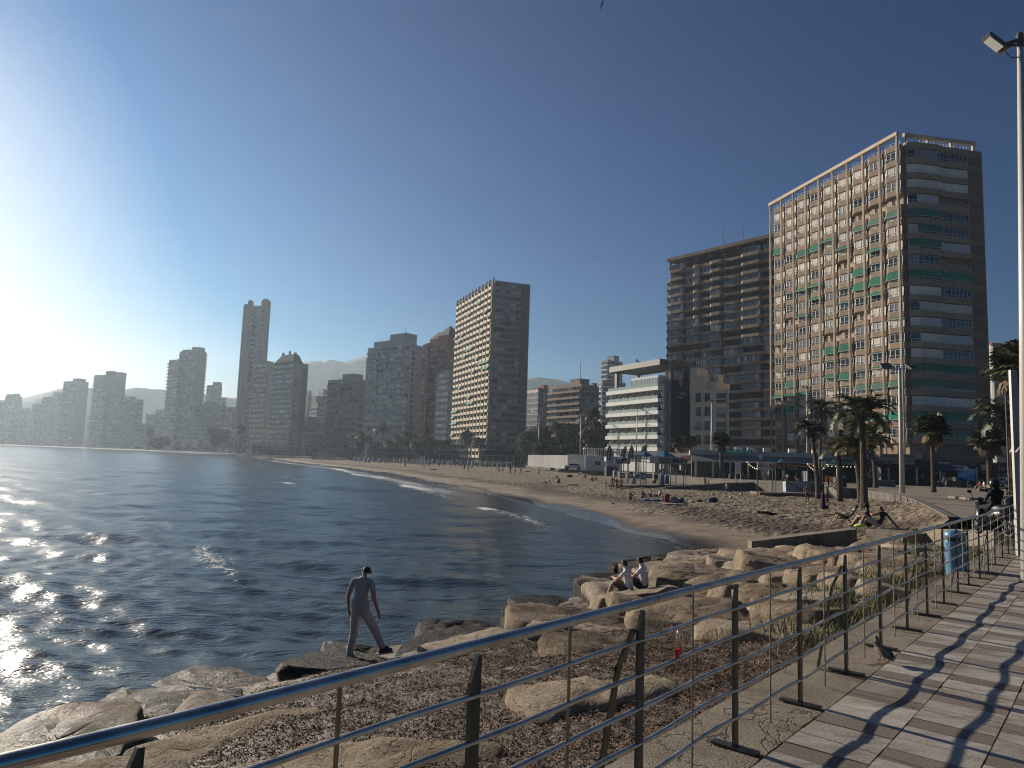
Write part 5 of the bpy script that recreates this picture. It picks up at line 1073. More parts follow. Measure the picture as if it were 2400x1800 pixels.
def feather_crown(seed, R_=2.6, n=44, mat_=None, droop=1.0, leafl=18):
    "date palm: long arched feather fronds"
    rg = random.Random(seed); M = MB()
    for k in range(n):
        el = rg.uniform(-.05, 1.35); az = k*2.4+rg.uniform(-.2, .2); L = R_*rg.uniform(.8, 1.1); h = Vector((math.cos(az), math.sin(az), 0)); P = []; p = Vector((0, 0, 0)); e_ = el; ns = 9
        for i in range(ns+1): P.append(p.copy()); p = p+(h*math.cos(e_)+Vector((0, 0, 1))*math.sin(e_))*L/ns; e_ -= droop*(.09+.035*i)
        M.tube(P, [.028*(1-.8*i/ns) for i in range(ns+1)], 4, 1, False); side = h.cross(Vector((0, 0, 1)))
        for j in range(leafl*2):
            t = .12+.88*(j//2)/leafl; i = min(ns-1, int(t*ns)); q = P[i].lerp(P[i+1], t*ns-i); tg = (P[i+1]-P[i]).normalized(); s_ = side*(1 if j % 2 else -1); ll = .62*R_/2.6*(1-.55*abs(t-.45)*1.4)*rg.uniform(.85, 1.1)
            dr = (s_*.75+tg*.55+Vector((0, 0, rg.uniform(-.35, .15)))).normalized(); w_ = tg*.075*R_/2.2; M.face([q-w_, q+dr*ll, q+w_], 0)
    M.ball((0, 0, -.1), .26, .26, .4, 8, 5, 1); return M.mesh('crown', [mat_ or leaf_g, trunk_m])
def leafcrown(seed, rx, ry, rz, n, m_, size=.22, blobs=9):
    rg = np.random.default_rng(seed); c = rg.normal(0, 1, (blobs, 3)); c /= np.linalg.norm(c, axis=1)[:, None]; c = c*rg.uniform(.3, .72, (blobs, 1))*np.array([rx, ry, rz]); c[:, 2] *= .8; br = rg.uniform(.28, .5, blobs)
    k = rg.integers(0, blobs, n); d = rg.normal(0, 1, (n, 3)); d /= np.linalg.norm(d, axis=1)[:, None]; P = c[k]+d*(br[k][:, None]*np.array([rx, ry, rz]))*rg.uniform(.55, 1.05, (n, 1))
    u = rg.normal(0, 1, (n, 3)); u /= np.linalg.norm(u, axis=1)[:, None]; v = np.cross(u, d); v /= np.linalg.norm(v, axis=1)[:, None]+1e-9; s = size*rg.uniform(.5, 1.2, (n, 1))
    V = np.concatenate([P-u*s, P+v*s*.5, P+u*s, P-v*s*.5]); i = np.arange(n); return npmesh('crown', V, np.stack([i, i+n, i+2*n, i+3*n], 1), m_, False)
FAN = [fan_crown(s) for s in (1, 2, 3)]; FEA = [feather_crown(s) for s in (4, 5)]; FEY = [feather_crown(6, 2.8, 40, leaf_y, .8), feather_crown(7, 3.0, 46, leaf_y, .75)]
TR = {}
def palm(kind, label, px, pb, pt, z=None, Y=None, cs=1.0, group=None, r0=.2, lean=None, v=0):
    "px, pb: foot in the photo; pt: crown centre row; z ground level"
    if Y is None: x, Y = G(px, pb, z)
    else: x = AT(px, pb, Y)[0]
    if z is None: z = 2.3
    zt = AT(px, pt, Y)[2]; h = zt-z; b = 0
    if lean is not None: b = AT(lean, pt, Y)[0]-AT(px, pt, Y)[0]-(AT(px, pb, Y)[0]-AT(px, pt, Y)[0])*0; b = AT(lean, pt, Y)[0]-x
    t = thing(dict(fan='fan_palm', date='date_palm', young='date_palm')[kind], label, 'palm tree', (x, Y, z), random.random()*0, group)
    inst('trunk', trunk_mesh(r0, r0*.72, h, (b, 0), int(px)), t)
    me = (FAN if kind == 'fan' else FEA if kind == 'date' else FEY)[v % (3 if kind == 'fan' else 2)]
    inst('crown', me, t, (b, 0, h), (px*1.7) % 6.28, (cs, cs, cs)); return t
# near palms
palm('date', 'tall date palm with arching fronds, nearest of the palms on the sand', 2026, 1192, 975, 1.55, cs=1.12, r0=.25, lean=2020, v=0)
palm('young', 'date palm with bushy yellow green crown just behind the tall nearest palm', 2017, 1179, 1050, 1.6, cs=.85, r0=.25, lean=2003, v=0)
palm('young', 'leaning yellow green palm with low wide fronds right of the tall nearest palm', 2052, 1143, 1030, 2.3, cs=1.15, r0=.25, lean=2040, v=1)
palm('date', 'slender palm left of the black wakeboard sign pole, leaning left', 1917, 1169, 1010, 1.5, cs=.80, r0=.22, lean=1900, v=1)
palm('date', 'tall palm behind the black wakeboard sign in front of the brick tower', 1922, 1133, 962, 2.3, cs=1.15, r0=.25, lean=1926, v=0)
palm('young', 'short palm with curved trunk beside the white parked car', 1968, 1175, 1055, 1.5, cs=.70, r0=.25, lean=1966, v=0)
palm('fan', 'fan palm right of the tall white floodlight pole', 2188, 1154, 1010, 2.3, cs=1.4, r0=.22, v=0)
palm('fan', 'thick fan palm with a shaggy dry skirt near the motor scooters', 2320, 1150, 1035, 2.3, cs=1.75, r0=.32, v=1)
palm('fan', 'fan palm behind the restaurant sign with its trunk bent at the top', 1797, 1100, 985, 2.3, cs=1.75, r0=.28, lean=1786, v=2)
palm('fan', 'round headed fan palm right of the lamp post, before the beige building', 1690, 1120, 1037, 2.3, cs=1.35, r0=.3, v=0)
palm('fan', 'left one of two touching fan palms before the navy wall', 1592, 1110, 1040, 2.3, cs=1.5, r0=.3, v=1)
palm('fan', 'right one of two touching fan palms before the navy wall', 1615, 1111, 1040, 2.3, cs=1.4, r0=.3, v=2)
palm('fan', 'very tall fan palm in front of the white hotel', 1533, 1100, 968, 2.3, cs=1.9, r0=.28, lean=1529, v=0)
palm('fan', 'short fan palm left of the second feather flag', 1441, 1092, 1038, 2.3, cs=1.7, r0=.35, v=1)
palm('fan', 'short fan palm behind the third feather flag', 1466, 1095, 1043, 2.3, cs=1.4, r0=.3, v=2)
palm('fan', 'slim fan palm right behind the first feather flag', 1408, 1098, 1049, 2.3, cs=1.2, r0=.25, v=0)
palm('fan', 'dark full fan palm between the tall lamp and the first feather flag', 1384, 1097, 1033, 2.3, cs=2.0, r0=.4, v=1)
palm('fan', 'ragged half dry palm left of the lamp before the pines', 1355, 1093, 1045, 2.3, cs=1.4, r0=.3, v=2)
palm('fan', 'fan palm in front of the white fence, right one', 1329, 1093, 1046, 2.3, cs=1.9, r0=.4, v=0)
palm('date', 'yellowish palm in front of the white fence, left one', 1286, 1091, 1048, 2.3, cs=1.2, r0=.35, v=1)
palm('date', 'tall palm half behind the pines right of the slab tower', 1305, 1078, 1003, 2.3, Y=250, cs=1.6, r0=.35, v=0)
palm('date', 'tall dark palm left of the pines near the brown mid-rise', 1390, 1078, 974, 2.3, Y=230, cs=1.6, r0=.35, v=1)
# big palms at the right edge
palm('fan', 'large fan palm half hidden by the white pole at the right edge', 2400, 1150, 872, 2.3, Y=62, cs=1.9, r0=.3, v=1)
palm('fan', 'second crown of tall fan palm peeking above, at the right edge', 2392, 1150, 838, 2.3, Y=70, cs=1.25, r0=.3, v=2)
palm('date', 'feathery date palm filling the right edge behind the shaggy fan palm', 2372, 1140, 985, 2.3, Y=80, cs=1.75, r0=.4, v=0)
# row along the far promenade
row = [(1222, 1090, 1024, 'date', 1.4), (1204, 1092, 1046, 'young', 1.5), (1190, 1088, 1020, 'date', 1.2), (1214, 1093, 1052, 'young', 1.3), (1173, 1086, 1010, 'date', 1.7), (1149, 1084, 1050, 'fan', 1.6), (1124, 1082, 1040, 'date', 1.5), (1094, 1080, 1026, 'fan', 2.0)]
for i, (x, b, c, k, s) in enumerate(row): palm(k, '%s from the right among the palms at the foot of the slab tower, %s' % (['first', 'second', 'third', 'fourth', 'fifth', 'sixth', 'seventh', 'eighth'][[1222, 1214, 1204, 1190, 1173, 1149, 1124, 1094].index(x)], 'tall' if c < 1030 else 'short'), x, b, c, 2.3, Y=300+(i % 3)*14, cs=s*1.3, r0=.35, group='palms at the foot of the slab tower', v=i)
rg = random.Random(5); row2 = [(1073, 1044, 's'), (1060, 1048, 's'), (1049, 1042, 's'), (1036, 1046, 's'), (1022, 1041, 's'), (1012, 1047, 's'), (1003, 1038, 'm'), (988, 1046, 's'), (973, 1044, 's'), (957, 1026, 'm'), (949, 1042, 's'), (937, 1024, 'm'), (928, 1044, 's'), (918, 1046, 's'), (910, 1040, 's'), (893, 1008, 't'), (875, 1046, 's'), (850, 1028, 'm'), (843, 1048, 's')]
for i, (x, c, k) in enumerate(row2):
    palm('date' if k != 's' or i % 3 else 'fan', dict(s='short dark palm in the dense row below the glazed towers, %s from the right' % OD[i], m='taller palm rising from the dense row, %s from the left' % {1003: 'fourth', 957: 'third', 937: 'second', 850: 'first'}.get(x, ''), t='very tall slender palm in front of the wide pale glazed block')[k], x, 1070, c, 2.3, Y=330+rg.random()*30, cs=(1.5 if k == 's' else 1.9)*rg.uniform(.9, 1.15), r0=.4, group='palms in the dense far row', v=i)
row3 = [(800, 1044), (788, 1045), (775, 1046), (764, 1044), (751, 1046), (735, 1047), (718, 1047), (694, 1045), (680, 1048), (650, 1048), (611, 1049), (590, 1048), (540, 1047), (505, 1048), (470, 1045), (440, 1046), (415, 1044), (390, 1045)]
for i, (x, c) in enumerate(row3): palm('date', 'tiny palm far along the beach front, %s from the right' % OD[i], x, 1062, c-2, 2.3, Y=430+(800-x)*.5, cs=1.9, r0=.4, group='tiny palms far along the beach', v=i)
palm('fan', 'tall far palm in front of the twin-tube tower', 562, 1050, 1008, 2.3, Y=430, cs=2.4, r0=.5, v=0); palm('fan', 'tall far palm seen against the low pale block at left', 349, 1045, 1012, 2.3, Y=560, cs=2.6, r0=.6, v=1)
# pines and garden trees between the slab tower and the hotel
PIN = [leafcrown(31, 5.5, 5.5, 4.6, 9000, pine_m, .34, 14), leafcrown(32, 5.5, 5.5, 4.2, 9000, pine_m, .34, 16)]; GRN = [leafcrown(33, 4.5, 4.5, 4.2, 8000, green_m, .3, 14), leafcrown(34, 2.2, 2.2, 2.6, 3500, green_m, .22, 9)]
def tree(label, px, ptop, Y, sc, meshes, v=0, group='trees in the garden behind the white fence'):
    x, _, zt = AT(px, ptop, Y); t = thing('tree', label, 'tree', (x, Y, GZ), 0, group); hc = max(2, zt-GZ-4.2*sc)
    M = MB(); M.tube([(0, 0, 0), (.2, .1, hc*.5), (.1, -.2, hc)], [.35*sc, .28*sc, .2*sc], 8)
    for a in range(4): M.tube([(.1, 0, hc*.7), (math.cos(a*1.6)*2*sc, math.sin(a*1.6)*2*sc, hc+1.2*sc)], [.16*sc, .05*sc], 6)
    M.build('trunk', trunk_m, t); inst('crown', meshes[v], t, (0, 0, hc), px % 6, (sc, sc, sc*1.05))
L_ = [('bright green tree right against the slab tower foot', 1252, 1000, 225, 1.25, GRN, 0), ('green tree second from the slab tower', 1276, 990, 232, 1.3, GRN, 0), ('dark pine third from the slab tower', 1300, 1018, 222, 1.3, PIN, 1), ('dark pine in the middle before the brown mid-rise', 1330, 1010, 230, 1.35, PIN, 0), ('tall dark pine before the right half of the brown mid-rise', 1356, 985, 236, 1.5, PIN, 1), ('tall dark pine against the brown mid-rise corner', 1385, 985, 230, 1.6, PIN, 0), ('highest dark pine just left of the white hotel', 1412, 972, 226, 1.7, PIN, 1),
      ('low dark tree hanging over the white fence, left', 1270, 1035, 205, 1.0, PIN, 0), ('low dark tree hanging over the white fence, middle', 1310, 1038, 205, 1.05, PIN, 1), ('low dark tree hanging over the white fence, right', 1345, 1036, 205, 1.0, PIN, 0), ('dark tree touching the hotel balconies', 1425, 1020, 212, 1.15, PIN, 0), ('dark tree between two lamps behind the fence', 1400, 1030, 208, 1.0, PIN, 1), ('greenish tree at the base of the slab tower behind palms', 1235, 1028, 240, 1.0, GRN, 0)]
for l, px, pt, Y, sc, me, v in L_: tree(l, px, pt, Y+30, sc*1.08, me, v)
tree('dark round tree at the foot of the low pale block, far left', 508, 1000, 500, 1.7, PIN, 0, None); tree('small dark tree far left near the white umbrellas', 375, 1018, 560, 1.5, PIN, 1, None)

# weeds between the rocks and at the kerb
def weeds():
    rg = np.random.default_rng(9); pts = []
    clumps = [(2010, 1400), (2075, 1330), (2130, 1300), (2060, 1420), (2110, 1380), (2165, 1345), (2020, 1490), (1920, 1520), (1960, 1380), (2190, 1300), (2220, 1320), (2275, 1330), (2290, 1345), (2120, 1260), (2160, 1275), (2100, 1480), (1905, 1420), (1930, 1520), (2085, 1290), (2035, 1345), (1990, 1430), (2150, 1400), (2240, 1300), (2040, 1470), (2310, 1315)]
    for (px, py) in clumps:
        x, y = G(px, py, 2.1); k = int(rg.integers(120, 260)); r = rg.uniform(.14, .38); P = rg.normal(0, r, (k, 2)); z = rock_z(x, y)[0]
        for p in P: pts.append((x+p[0], y+p[1], max(z+.02, rock_z(x+p[0], y+p[1])[0] if rg.random() < .1 else z)))
    P = np.array(pts); n = len(P); a = rg.random(n)*6.28; h = rg.uniform(.06, .2, n); w_ = .008; d = np.stack([np.cos(a), np.sin(a), a*0], 1); l = np.stack([rg.normal(0, .07, n), rg.normal(0, .07, n), h], 1)
    V = np.concatenate([P-d*w_, P+d*w_, P+l+d*w_*.3, P+l-d*w_*.3]); V[:, 2] += .08; i = np.arange(n)
    tag(inst('weeds', npmesh('weeds', V, np.stack([i, i+n, i+2*n, i+3*n], 1), mat('weed_green', (.10, .12, .035), .7, scale=3, col2=(.06, .07, .02)), False)), 'green weeds growing between the rocks beside the railing', 'weeds', kind='stuff')
weeds()
# ================================================================== STREET FURNITURE, STALLS, SIGNS
white = mat('white_paint', (.62, .60, .56), .5, var=.05); pole_w = mat('pole_white', (.60, .57, .52), .45, scale=.8, var=.06); pole_g = mat('pole_grey', (.34, .33, .31), .5, .3, var=.08); black = mat('black_plastic', (.012, .012, .013), .5)
blue = mat('bin_blue', (.02, .10, .24), .45, var=.08); lblue = mat('light_blue_paint', (.09, .26, .47), .4, scale=2, var=.1); tarp = mat('blue_canvas', (.015, .16, .30), .7, scale=.8, var=.1); orange = mat('orange_plastic', (.55, .16, .03), .6); teal = mat('teal_letters', (.02, .32, .27), .5, var=0)
led = mat('lamp_glass', (.75, .75, .72), .15, var=0); wood = mat('wood_planks', (.2, .14, .09), .85, scale=2, bump=.3)
def lamp(label, px, pb, pt, z=2.3, Y=None, heads=4, r0=.18, mid=None, group=None, m_=None, hs=1.):
    if Y is None: x, Y = G(px, pb, z)
    else: x = AT(px, pb, Y)[0]
    H = AT(px, pt, Y)[2]-z; t = thing('floodlight_mast', label, 'lamp post', (x, Y, z), .2, group); M = MB(); M.tube([(0, 0, 0), (0, 0, H)], [r0, r0*.5], 10); M.build('pole', m_ or pole_g, t, True)
    b = MB(); b.box(-.9*hs, .9*hs, -.05, .05, H-.15, H-.05); b.build('crossbar', m_ or pole_g, t)
    if mid: b = MB(); hh = AT(px, mid, Y)[2]-z; b.box(-.8, .8, -.05, .05, hh-.05, hh+.05); b.build('lower_crossbar', m_ or pole_g, t)
    hm = MB(); hm.xbox(Matrix.Rotation(.6, 4, 'X'), .5*hs, .42*hs, .12*hs, 0); hm.xbox(Matrix.Rotation(.6, 4, 'X') @ Matrix.Translation((0, 0, -.07*hs)), .42*hs, .34*hs, .02, 1); me = hm.mesh('floodlight', [greyd, led])
    for i in range(heads): x_ = (-.8+1.6*i/max(1, heads-1))*hs; inst('floodlight', me, t, (x_, 0, H+.08), (i-heads/2)*.4)
    return t
lamp('tall white floodlight mast in front of the brick tower', 2115, 1155, 862, 2.3, heads=2, r0=.26, m_=pole_w, hs=1.9)
lamp('white floodlight mast behind the black wakeboard sign', 1893, 1122, 908, 2.3, heads=3, r0=.26, mid=950, m_=pole_w)
lamp('pale lamp mast between the touching palms and the round headed palm', 1668, 1118, 940, 2.3, heads=3, r0=.24, mid=972, m_=pole_w)
lamp('grey lamp mast in front of the hotel balconies', 1491, 1104, 957, 2.3, heads=3, r0=.2, mid=984)
lamp('grey lamp mast before the pines, the one nearest the feather flags', 1359, 1098, 970, 2.3, heads=3, r0=.22, mid=993)
lamp('grey lamp mast at the left end of the white fence', 1261, 1089, 979, 2.3, Y=250, heads=3, r0=.24, mid=1000)
fl_ = [(1184, 1078, 986), (1123, 1076, 1000), (1073, 1074, 1004), (1031, 1072, 1007), (997, 1070, 1003), (966, 1069, 1007), (940, 1067, 1010), (916, 1066, 1012), (895, 1065, 1014), (864, 1064, 1016), (810, 1063, 1017), (758, 1061, 1015), (733, 1060, 1017), (685, 1057, 1017), (640, 1056, 1015), (570, 1053, 1019), (525, 1052, 1020), (482, 1050, 1019), (447, 1049, 1023), (372, 1047, 1020), (335, 1046, 1024)]
od = 'first second third fourth fifth sixth seventh eighth ninth tenth eleventh twelfth'.split()
for i, (px, pb, pt) in enumerate(fl_):
    Y = 300+(1184-px)*.62 if px > 640 else 640+(640-px)*.5
    lamp('thin far lamp mast, %s from the right along the curving promenade' % (od+['thirteenth', 'fourteenth', 'fifteenth', 'sixteenth', 'seventeenth', 'eighteenth', 'nineteenth', 'twentieth', 'twenty first'])[i], px, pb+4, pt, 1.8, Y=Y, heads=2, r0=.26, mid=pt+12 if i < 7 else None, group='far lamp masts along the bay', m_=pole_g)

# the near white mast at the right edge with its floodlight
def near_mast():
    Y = 11.6; X = AT(2414, 1300, Y)[0]; t = thing('floodlight_mast', 'near white lamp mast cut by the right edge with a black floodlight', 'lamp post', (X, Y, 2.65)); H = AT(2392, 108, Y)[2]-2.65; dx = AT(2391, 108, Y)[0]-X
    M = MB(); M.tube([(0, 0, 0), (dx, 0, H)], [.135, .045], 20); M.build('pole', pole_w, t, True)
    M = MB(); M.tube([(dx, 0, H-.02), (dx, 0, H+.20)], .055, 12); M.ball((dx, 0, H+.2), .06, .06, .05); M.bar((dx, 0, H+.12), (dx-.26, 0, H+.02), .05, .05); M.bar((dx, 0, H+.12), (dx+.35, 0, H+.16), .05); M.bar((dx-.05, 0, H+.02), (dx-.3, 0, H-.02), .035); M.build('bracket', greyd, t)
    M = MB(); T = Matrix.Translation((dx-.42, 0, H+.03)) @ Matrix.Rotation(R(38), 4, 'Y'); M.xbox(T, .42, .22, .045, 0); M.xbox(T @ Matrix.Translation((-.02, 0, -.03)), .28, .18, .02, 1); 
    for i in range(7): M.xbox(T @ Matrix.Translation((-.18+.06*i, 0, .045)), .012, .19, .04, 0)
    M.build('floodlight', [greyd, led], t); M = MB(); M.tube([(dx-.25, 0, H-.12), (dx-.16, 0, H-.22), (dx-.03, 0, H-.2)], .01, 6); M.build('cable', black, t)
near_mast()
# steel frame with sloping canopy at the right edge, and the lattice mast behind
def canopy():
    t = thing('canopy_frame', 'square grey steel posts with a small sloping canopy at the right edge', 'canopy'); Y = 15.2
    for px in (2386, 2394): x = AT(px, 1270, Y)[0]; M = MB(); M.box(-.035, .035, -.035, .035, 0, AT(px, 868, Y)[2]-2.6); M.build('post', pole_g, t, loc=(x, Y, 2.6))
    a = AT(2374, 1060, Y); b = AT(2400, 1010, Y); c = AT(2430, 1000, Y); M = MB(); M.v = [(a[0], Y-.12, a[2]), (b[0], Y-.12, b[2]), (c[0], Y-.12, c[2]+.1), (c[0], Y-.12, a[2]), (a[0], Y+.12, a[2]), (b[0], Y+.12, b[2]), (c[0], Y+.12, c[2]+.1), (c[0], Y+.12, a[2])]; M.f = [(0, 3, 2, 1), (4, 5, 6, 7), (0, 1, 5, 4), (1, 2, 6, 5), (2, 3, 7, 6), (3, 0, 4, 7)]; M.m = [0]*6; M.build('canopy', mat('canvas_grey', (.3, .3, .28), .8), t)
    Y = 40; t = thing('lattice_mast', 'dark lattice truss mast behind the canopy at the right edge', 'mast'); x0 = AT(2381, 1100, Y)[0]; z1 = AT(2381, 912, Y)[2]; M = MB()
    for dx, dy in ((0, 0), (.6, 0), (.6, .6), (0, .6)): M.bar((dx, dy, 0), (dx, dy, z1-2.4), .06)
    for i in range(16): z = (z1-2.4)*i/16; z2 = (z1-2.4)*(i+1)/16; M.bar((0, 0, z), (.6, 0, z2), .04); M.bar((.6, 0, z), (0, 0, z2), .04); M.bar((0, 0, z2), (.6, 0, z2), .04); M.bar((0, .6, z), (.6, .6, z2), .04)
    M.build('truss', greyd, t, loc=(x0, Y, 2.4))
canopy()
# blue litter bin by the railing with the small blue cabinet behind
def near_bin():
    x, y = G(2240, 1363, 2.45); t = thing('litter_bin', 'light blue cylindrical litter bin on the rocks behind the railing', 'bin', (x, y, 2.45)); M = MB(); M.lathe([(.13, 0), (.14, .04), (.14, .64), (.155, .66), (.155, .68)], n=24); M.lathe([(.155, .755), (.158, .78), (.15, .83), (.1, .87), (.0, .88)], n=24); M.build('barrel', lblue, t, True)
    M = MB(); M.lathe([(.12, .66), (.12, .77)], n=20); M.build('opening', black, t); M = MB()
    for a in (.3, 1.9, 3.4, 4.9): M.bar((.14*math.cos(a), .14*math.sin(a), .66), (.14*math.cos(a), .14*math.sin(a), .78), .03)
    M.build('hood_bracket', lblue, t); M = MB(); M.lathe([(.15, -.06), (.15, .0)], n=20); M.build('foot_ring', greyd, t)
    x, y = G(2272, 1368, 2.45); c = MB(); c.box(-.16, .16, -.05, .05, -.05, .78); c.box(-.18, .18, -.06, .06, .78, .82); o = c.build('blue_cabinet', mat('deep_blue_panel', (.02, .09, .2), .5), None, loc=(x, y+.3, 2.45), rz=.4); tag(o, 'dark blue panel box just right of the cylindrical litter bin', 'box')
    mark = MB(); mark.box(-.05, .05, -.06, -.052, .35, .5); mark.build('label_plate', mat('kraft_label', (.4, .3, .18), .7), o)
near_bin()

# road behind the promenade, kerb and long shadow lines come from the sun
def street():
    pts = [G(*p, 2.24) for p in ()]
    k = MB(); P = [G(2225, 1165, 2.3), G(2260, 1168, 2.3), G(2290, 1172, 2.3), G(2312, 1178, 2.3)]
    for a, b in zip(P, P[1:]):
        d = math.hypot(b[0]-a[0], b[1]-a[1]); T = Matrix.Translation(((a[0]+b[0])/2, (a[1]+b[1])/2, 2.3)) @ Matrix.Rotation(math.atan2(b[1]-a[1], b[0]-a[0]), 4, 'Z'); k.xbox(T, d+.02, .3, .24)
    o = k.build('kerb', concrete); struct(o)
street()

# restaurants and shops along the foot of the towers
def restaurant():
    t = thing('restaurant_pavilion', 'long low restaurant pavilion with white roof edge, grey awning and teal sign letters', 'restaurant'); a = G(1622, 1108, 2.3); b = G(2062, 1121, 2.3); a = AT(1622, 1090, 126)[:2]; b = AT(2064, 1100, 119)[:2]
    rz = math.atan2(b[1]-a[1], b[0]-a[0]); L = math.hypot(b[0]-a[0], b[1]-a[1]); P = lambda x, y, z: (a[0]+x*math.cos(rz)-y*math.sin(rz), a[1]+x*math.sin(rz)+y*math.cos(rz), z)
    zt = 7.0; M = MB(); M.box(0, L, 3.2, 16, GZ, zt-.6); M.build('interior_shade', darkvoid, t, loc=P(0, 0, 0), rz=rz)
    M = MB(); M.box(-.4, L+.2, 2.0, 16, zt-.9, zt); M.build('roof_edge', mat('roof_cream', (.55, .51, .44), .8, scale=.5), t, loc=P(0, 0, 0), rz=rz)
    M = MB(); M.v = [(0, -.8, zt-1.75), (L*.78, -.8, zt-1.75), (L*.78, 2.0, zt-.8), (0, 2.0, zt-.8), (0, -.8, zt-1.95), (L*.78, -.8, zt-1.95), (L*.78, 2.0, zt-1.0), (0, 2.0, zt-1.0)]; M.f = [(0, 1, 2, 3), (4, 7, 6, 5), (0, 4, 5, 1), (1, 5, 6, 2), (3, 2, 6, 7), (0, 3, 7, 4)]; M.m = [0]*6; M.box(0, L*.78, -.86, -.78, zt-2.0, zt-1.74, 1); M.build('awning', [mat('awning_grey', (.17, .17, .17), .8, scale=.7), white], t, loc=P(0, 0, 0), rz=rz)
    M = MB(); M.box(L*.76, L, -1.2, 2.0, zt-1.9, zt-1.0); M.build('dark_fascia', mat('fascia_slate', (.03, .035, .04), .6), t, loc=P(0, 0, 0), rz=rz)
    col = MB(); col.box(-.14, .14, -.14, .14, 0, zt-GZ-1.8); cm = col.mesh('pillar', [white])
    for i in range(11): inst('pillar', cm, t, P(.6+(L-1.2)*i/10, -.3, GZ), rz)
    g = MB(); g.box(0, 4.5, .2, .26, 0, 3.0, 0)
    for i in range(4): g.box(i*1.5-.04, i*1.5+.04, .12, .2, 0, 3.0, 1)
    gm = g.mesh('glass_screen', [mat('green_glass', (.02, .05, .045), .08), greyframe]); inst('glass_screen', gm, t, P(.8, 0, GZ), rz)
    u = AT(1723, 1080, 124)[0]; s = (u-a[0])/math.cos(rz); q = P(s, 1.7, zt-.05); lettering(t, 'Román', 2.0, teal, q, .12, rz, .03, .25, 1.05)
    s2 = (AT(1970, 1080, 121)[0]-a[0])/math.cos(rz); lettering(t, 'Román', 1.15, teal, P(s2, -1.35, zt-1.5), .06, rz, .02, .25, 1.3)
    M = MB()
    for s_ in (.25, .32, .41, .55, .68, .72, .86, .95): M.box(L*s_, L*s_+1.3, 5, 6, zt, zt+.75)
    M.build('roof_units', whitec, t, loc=P(0, 0, 0), rz=rz)
    # strings of bulbs under the awning
    M = MB(); 
    for s0, s1 in ((.30, .42), (.62, .72)):
        pp = [(L*(s0+(s1-s0)*i/12), -1.2, zt-1.9-1.1*(1-(2*i/12-1)**2)) for i in range(13)]; M.tube(pp, .02, 4, 1)
        for p in pp: M.ball(p, .09, .09, .09, 6, 4)
    for i in range(26): x = L*.42+i*L*.5/26; M.ball((x, -.9, zt-2.15), .075, .075, .075, 6, 4)
    bm = mat('warm_bulb', (1, .85, .6), .5, var=0); bn = bm.node_tree.nodes['Principled BSDF']; bn.inputs['Emission Color'].default_value = (1, .8, .5, 1); bn.inputs['Emission Strength'].default_value = 1.2; M.build('bulb_string', [bm, black], t, loc=P(0, 0, 0), rz=rz)
    # furniture inside
    tb = MB(); tb.box(-.4, .4, -.4, .4, .72, .76); tb.box(-.04, .04, -.04, .04, 0, .72); tb.box(-.25, .25, -.25, .25, 0, .03); tm = tb.mesh('table', [wood]); rg = random.Random(2)
    for i in range(12): o = inst('cafe_table', tm, None, P(3+i*(L-6)/12, rg.uniform(.2, 2.2), GZ), rg.random()); tag(o, 'small wooden cafe table under the grey restaurant awning, %s from the left' % OD[i], 'table', 'cafe tables under the awning')
    # left part: low white roofed bars behind the stalls
    t2 = thing('low_bar_building', 'low cream bar building with red lettering behind the blue stalls', 'building'); a2 = AT(1535, 1080, 146)[:2]; b2 = AT(1668, 1085, 136)[:2]; rz2 = math.atan2(b2[1]-a2[1], b2[0]-a2[0]); L2 = math.hypot(b2[0]-a2[0], b2[1]-a2[1])
    M = MB(); M.box(0, L2, 0, 12, GZ, 4.6); M.build('interior_shade', darkvoid, t2, loc=(a2[0], a2[1], 0), rz=rz2); M = MB(); M.box(-.3, L2+.2, -1.2, 12, 4.6, 6.6); M.build('roof_edge', MATS['roof_cream'], t2, loc=(a2[0], a2[1], 0), rz=rz2)
    M = MB()
    for i in range(30): M.bar((L2*.35+i*.28, 3, 6.6), (L2*.35+i*.28, 3, 7.5), .04)
    M.bar((L2*.35, 3, 7.5), (L2*.35+8.4, 3, 7.5), .06); M.build('roof_railing', greyframe, t2, loc=(a2[0], a2[1], 0), rz=rz2)
    c, s_ = math.cos(rz2), math.sin(rz2); red = mat('sign_red', (.45, .03, .02), .5, var=0); lettering(t2, 'BAR', 1.1, red, (a2[0]+L2*.62*c+1.25*s_, a2[1]+L2*.62*s_-1.25*c, 5.7), .04, rz2); 
    M = MB(); M.box(L2*.24, L2*.36, -1.26, -1.21, 4.75, 6.5); M.build('picture_panel', mat('panel_blue', (.12, .2, .3), .5, scale=1.5, col2=(.5, .5, .5)), t2, loc=(a2[0], a2[1], 0), rz=rz2)
restaurant()
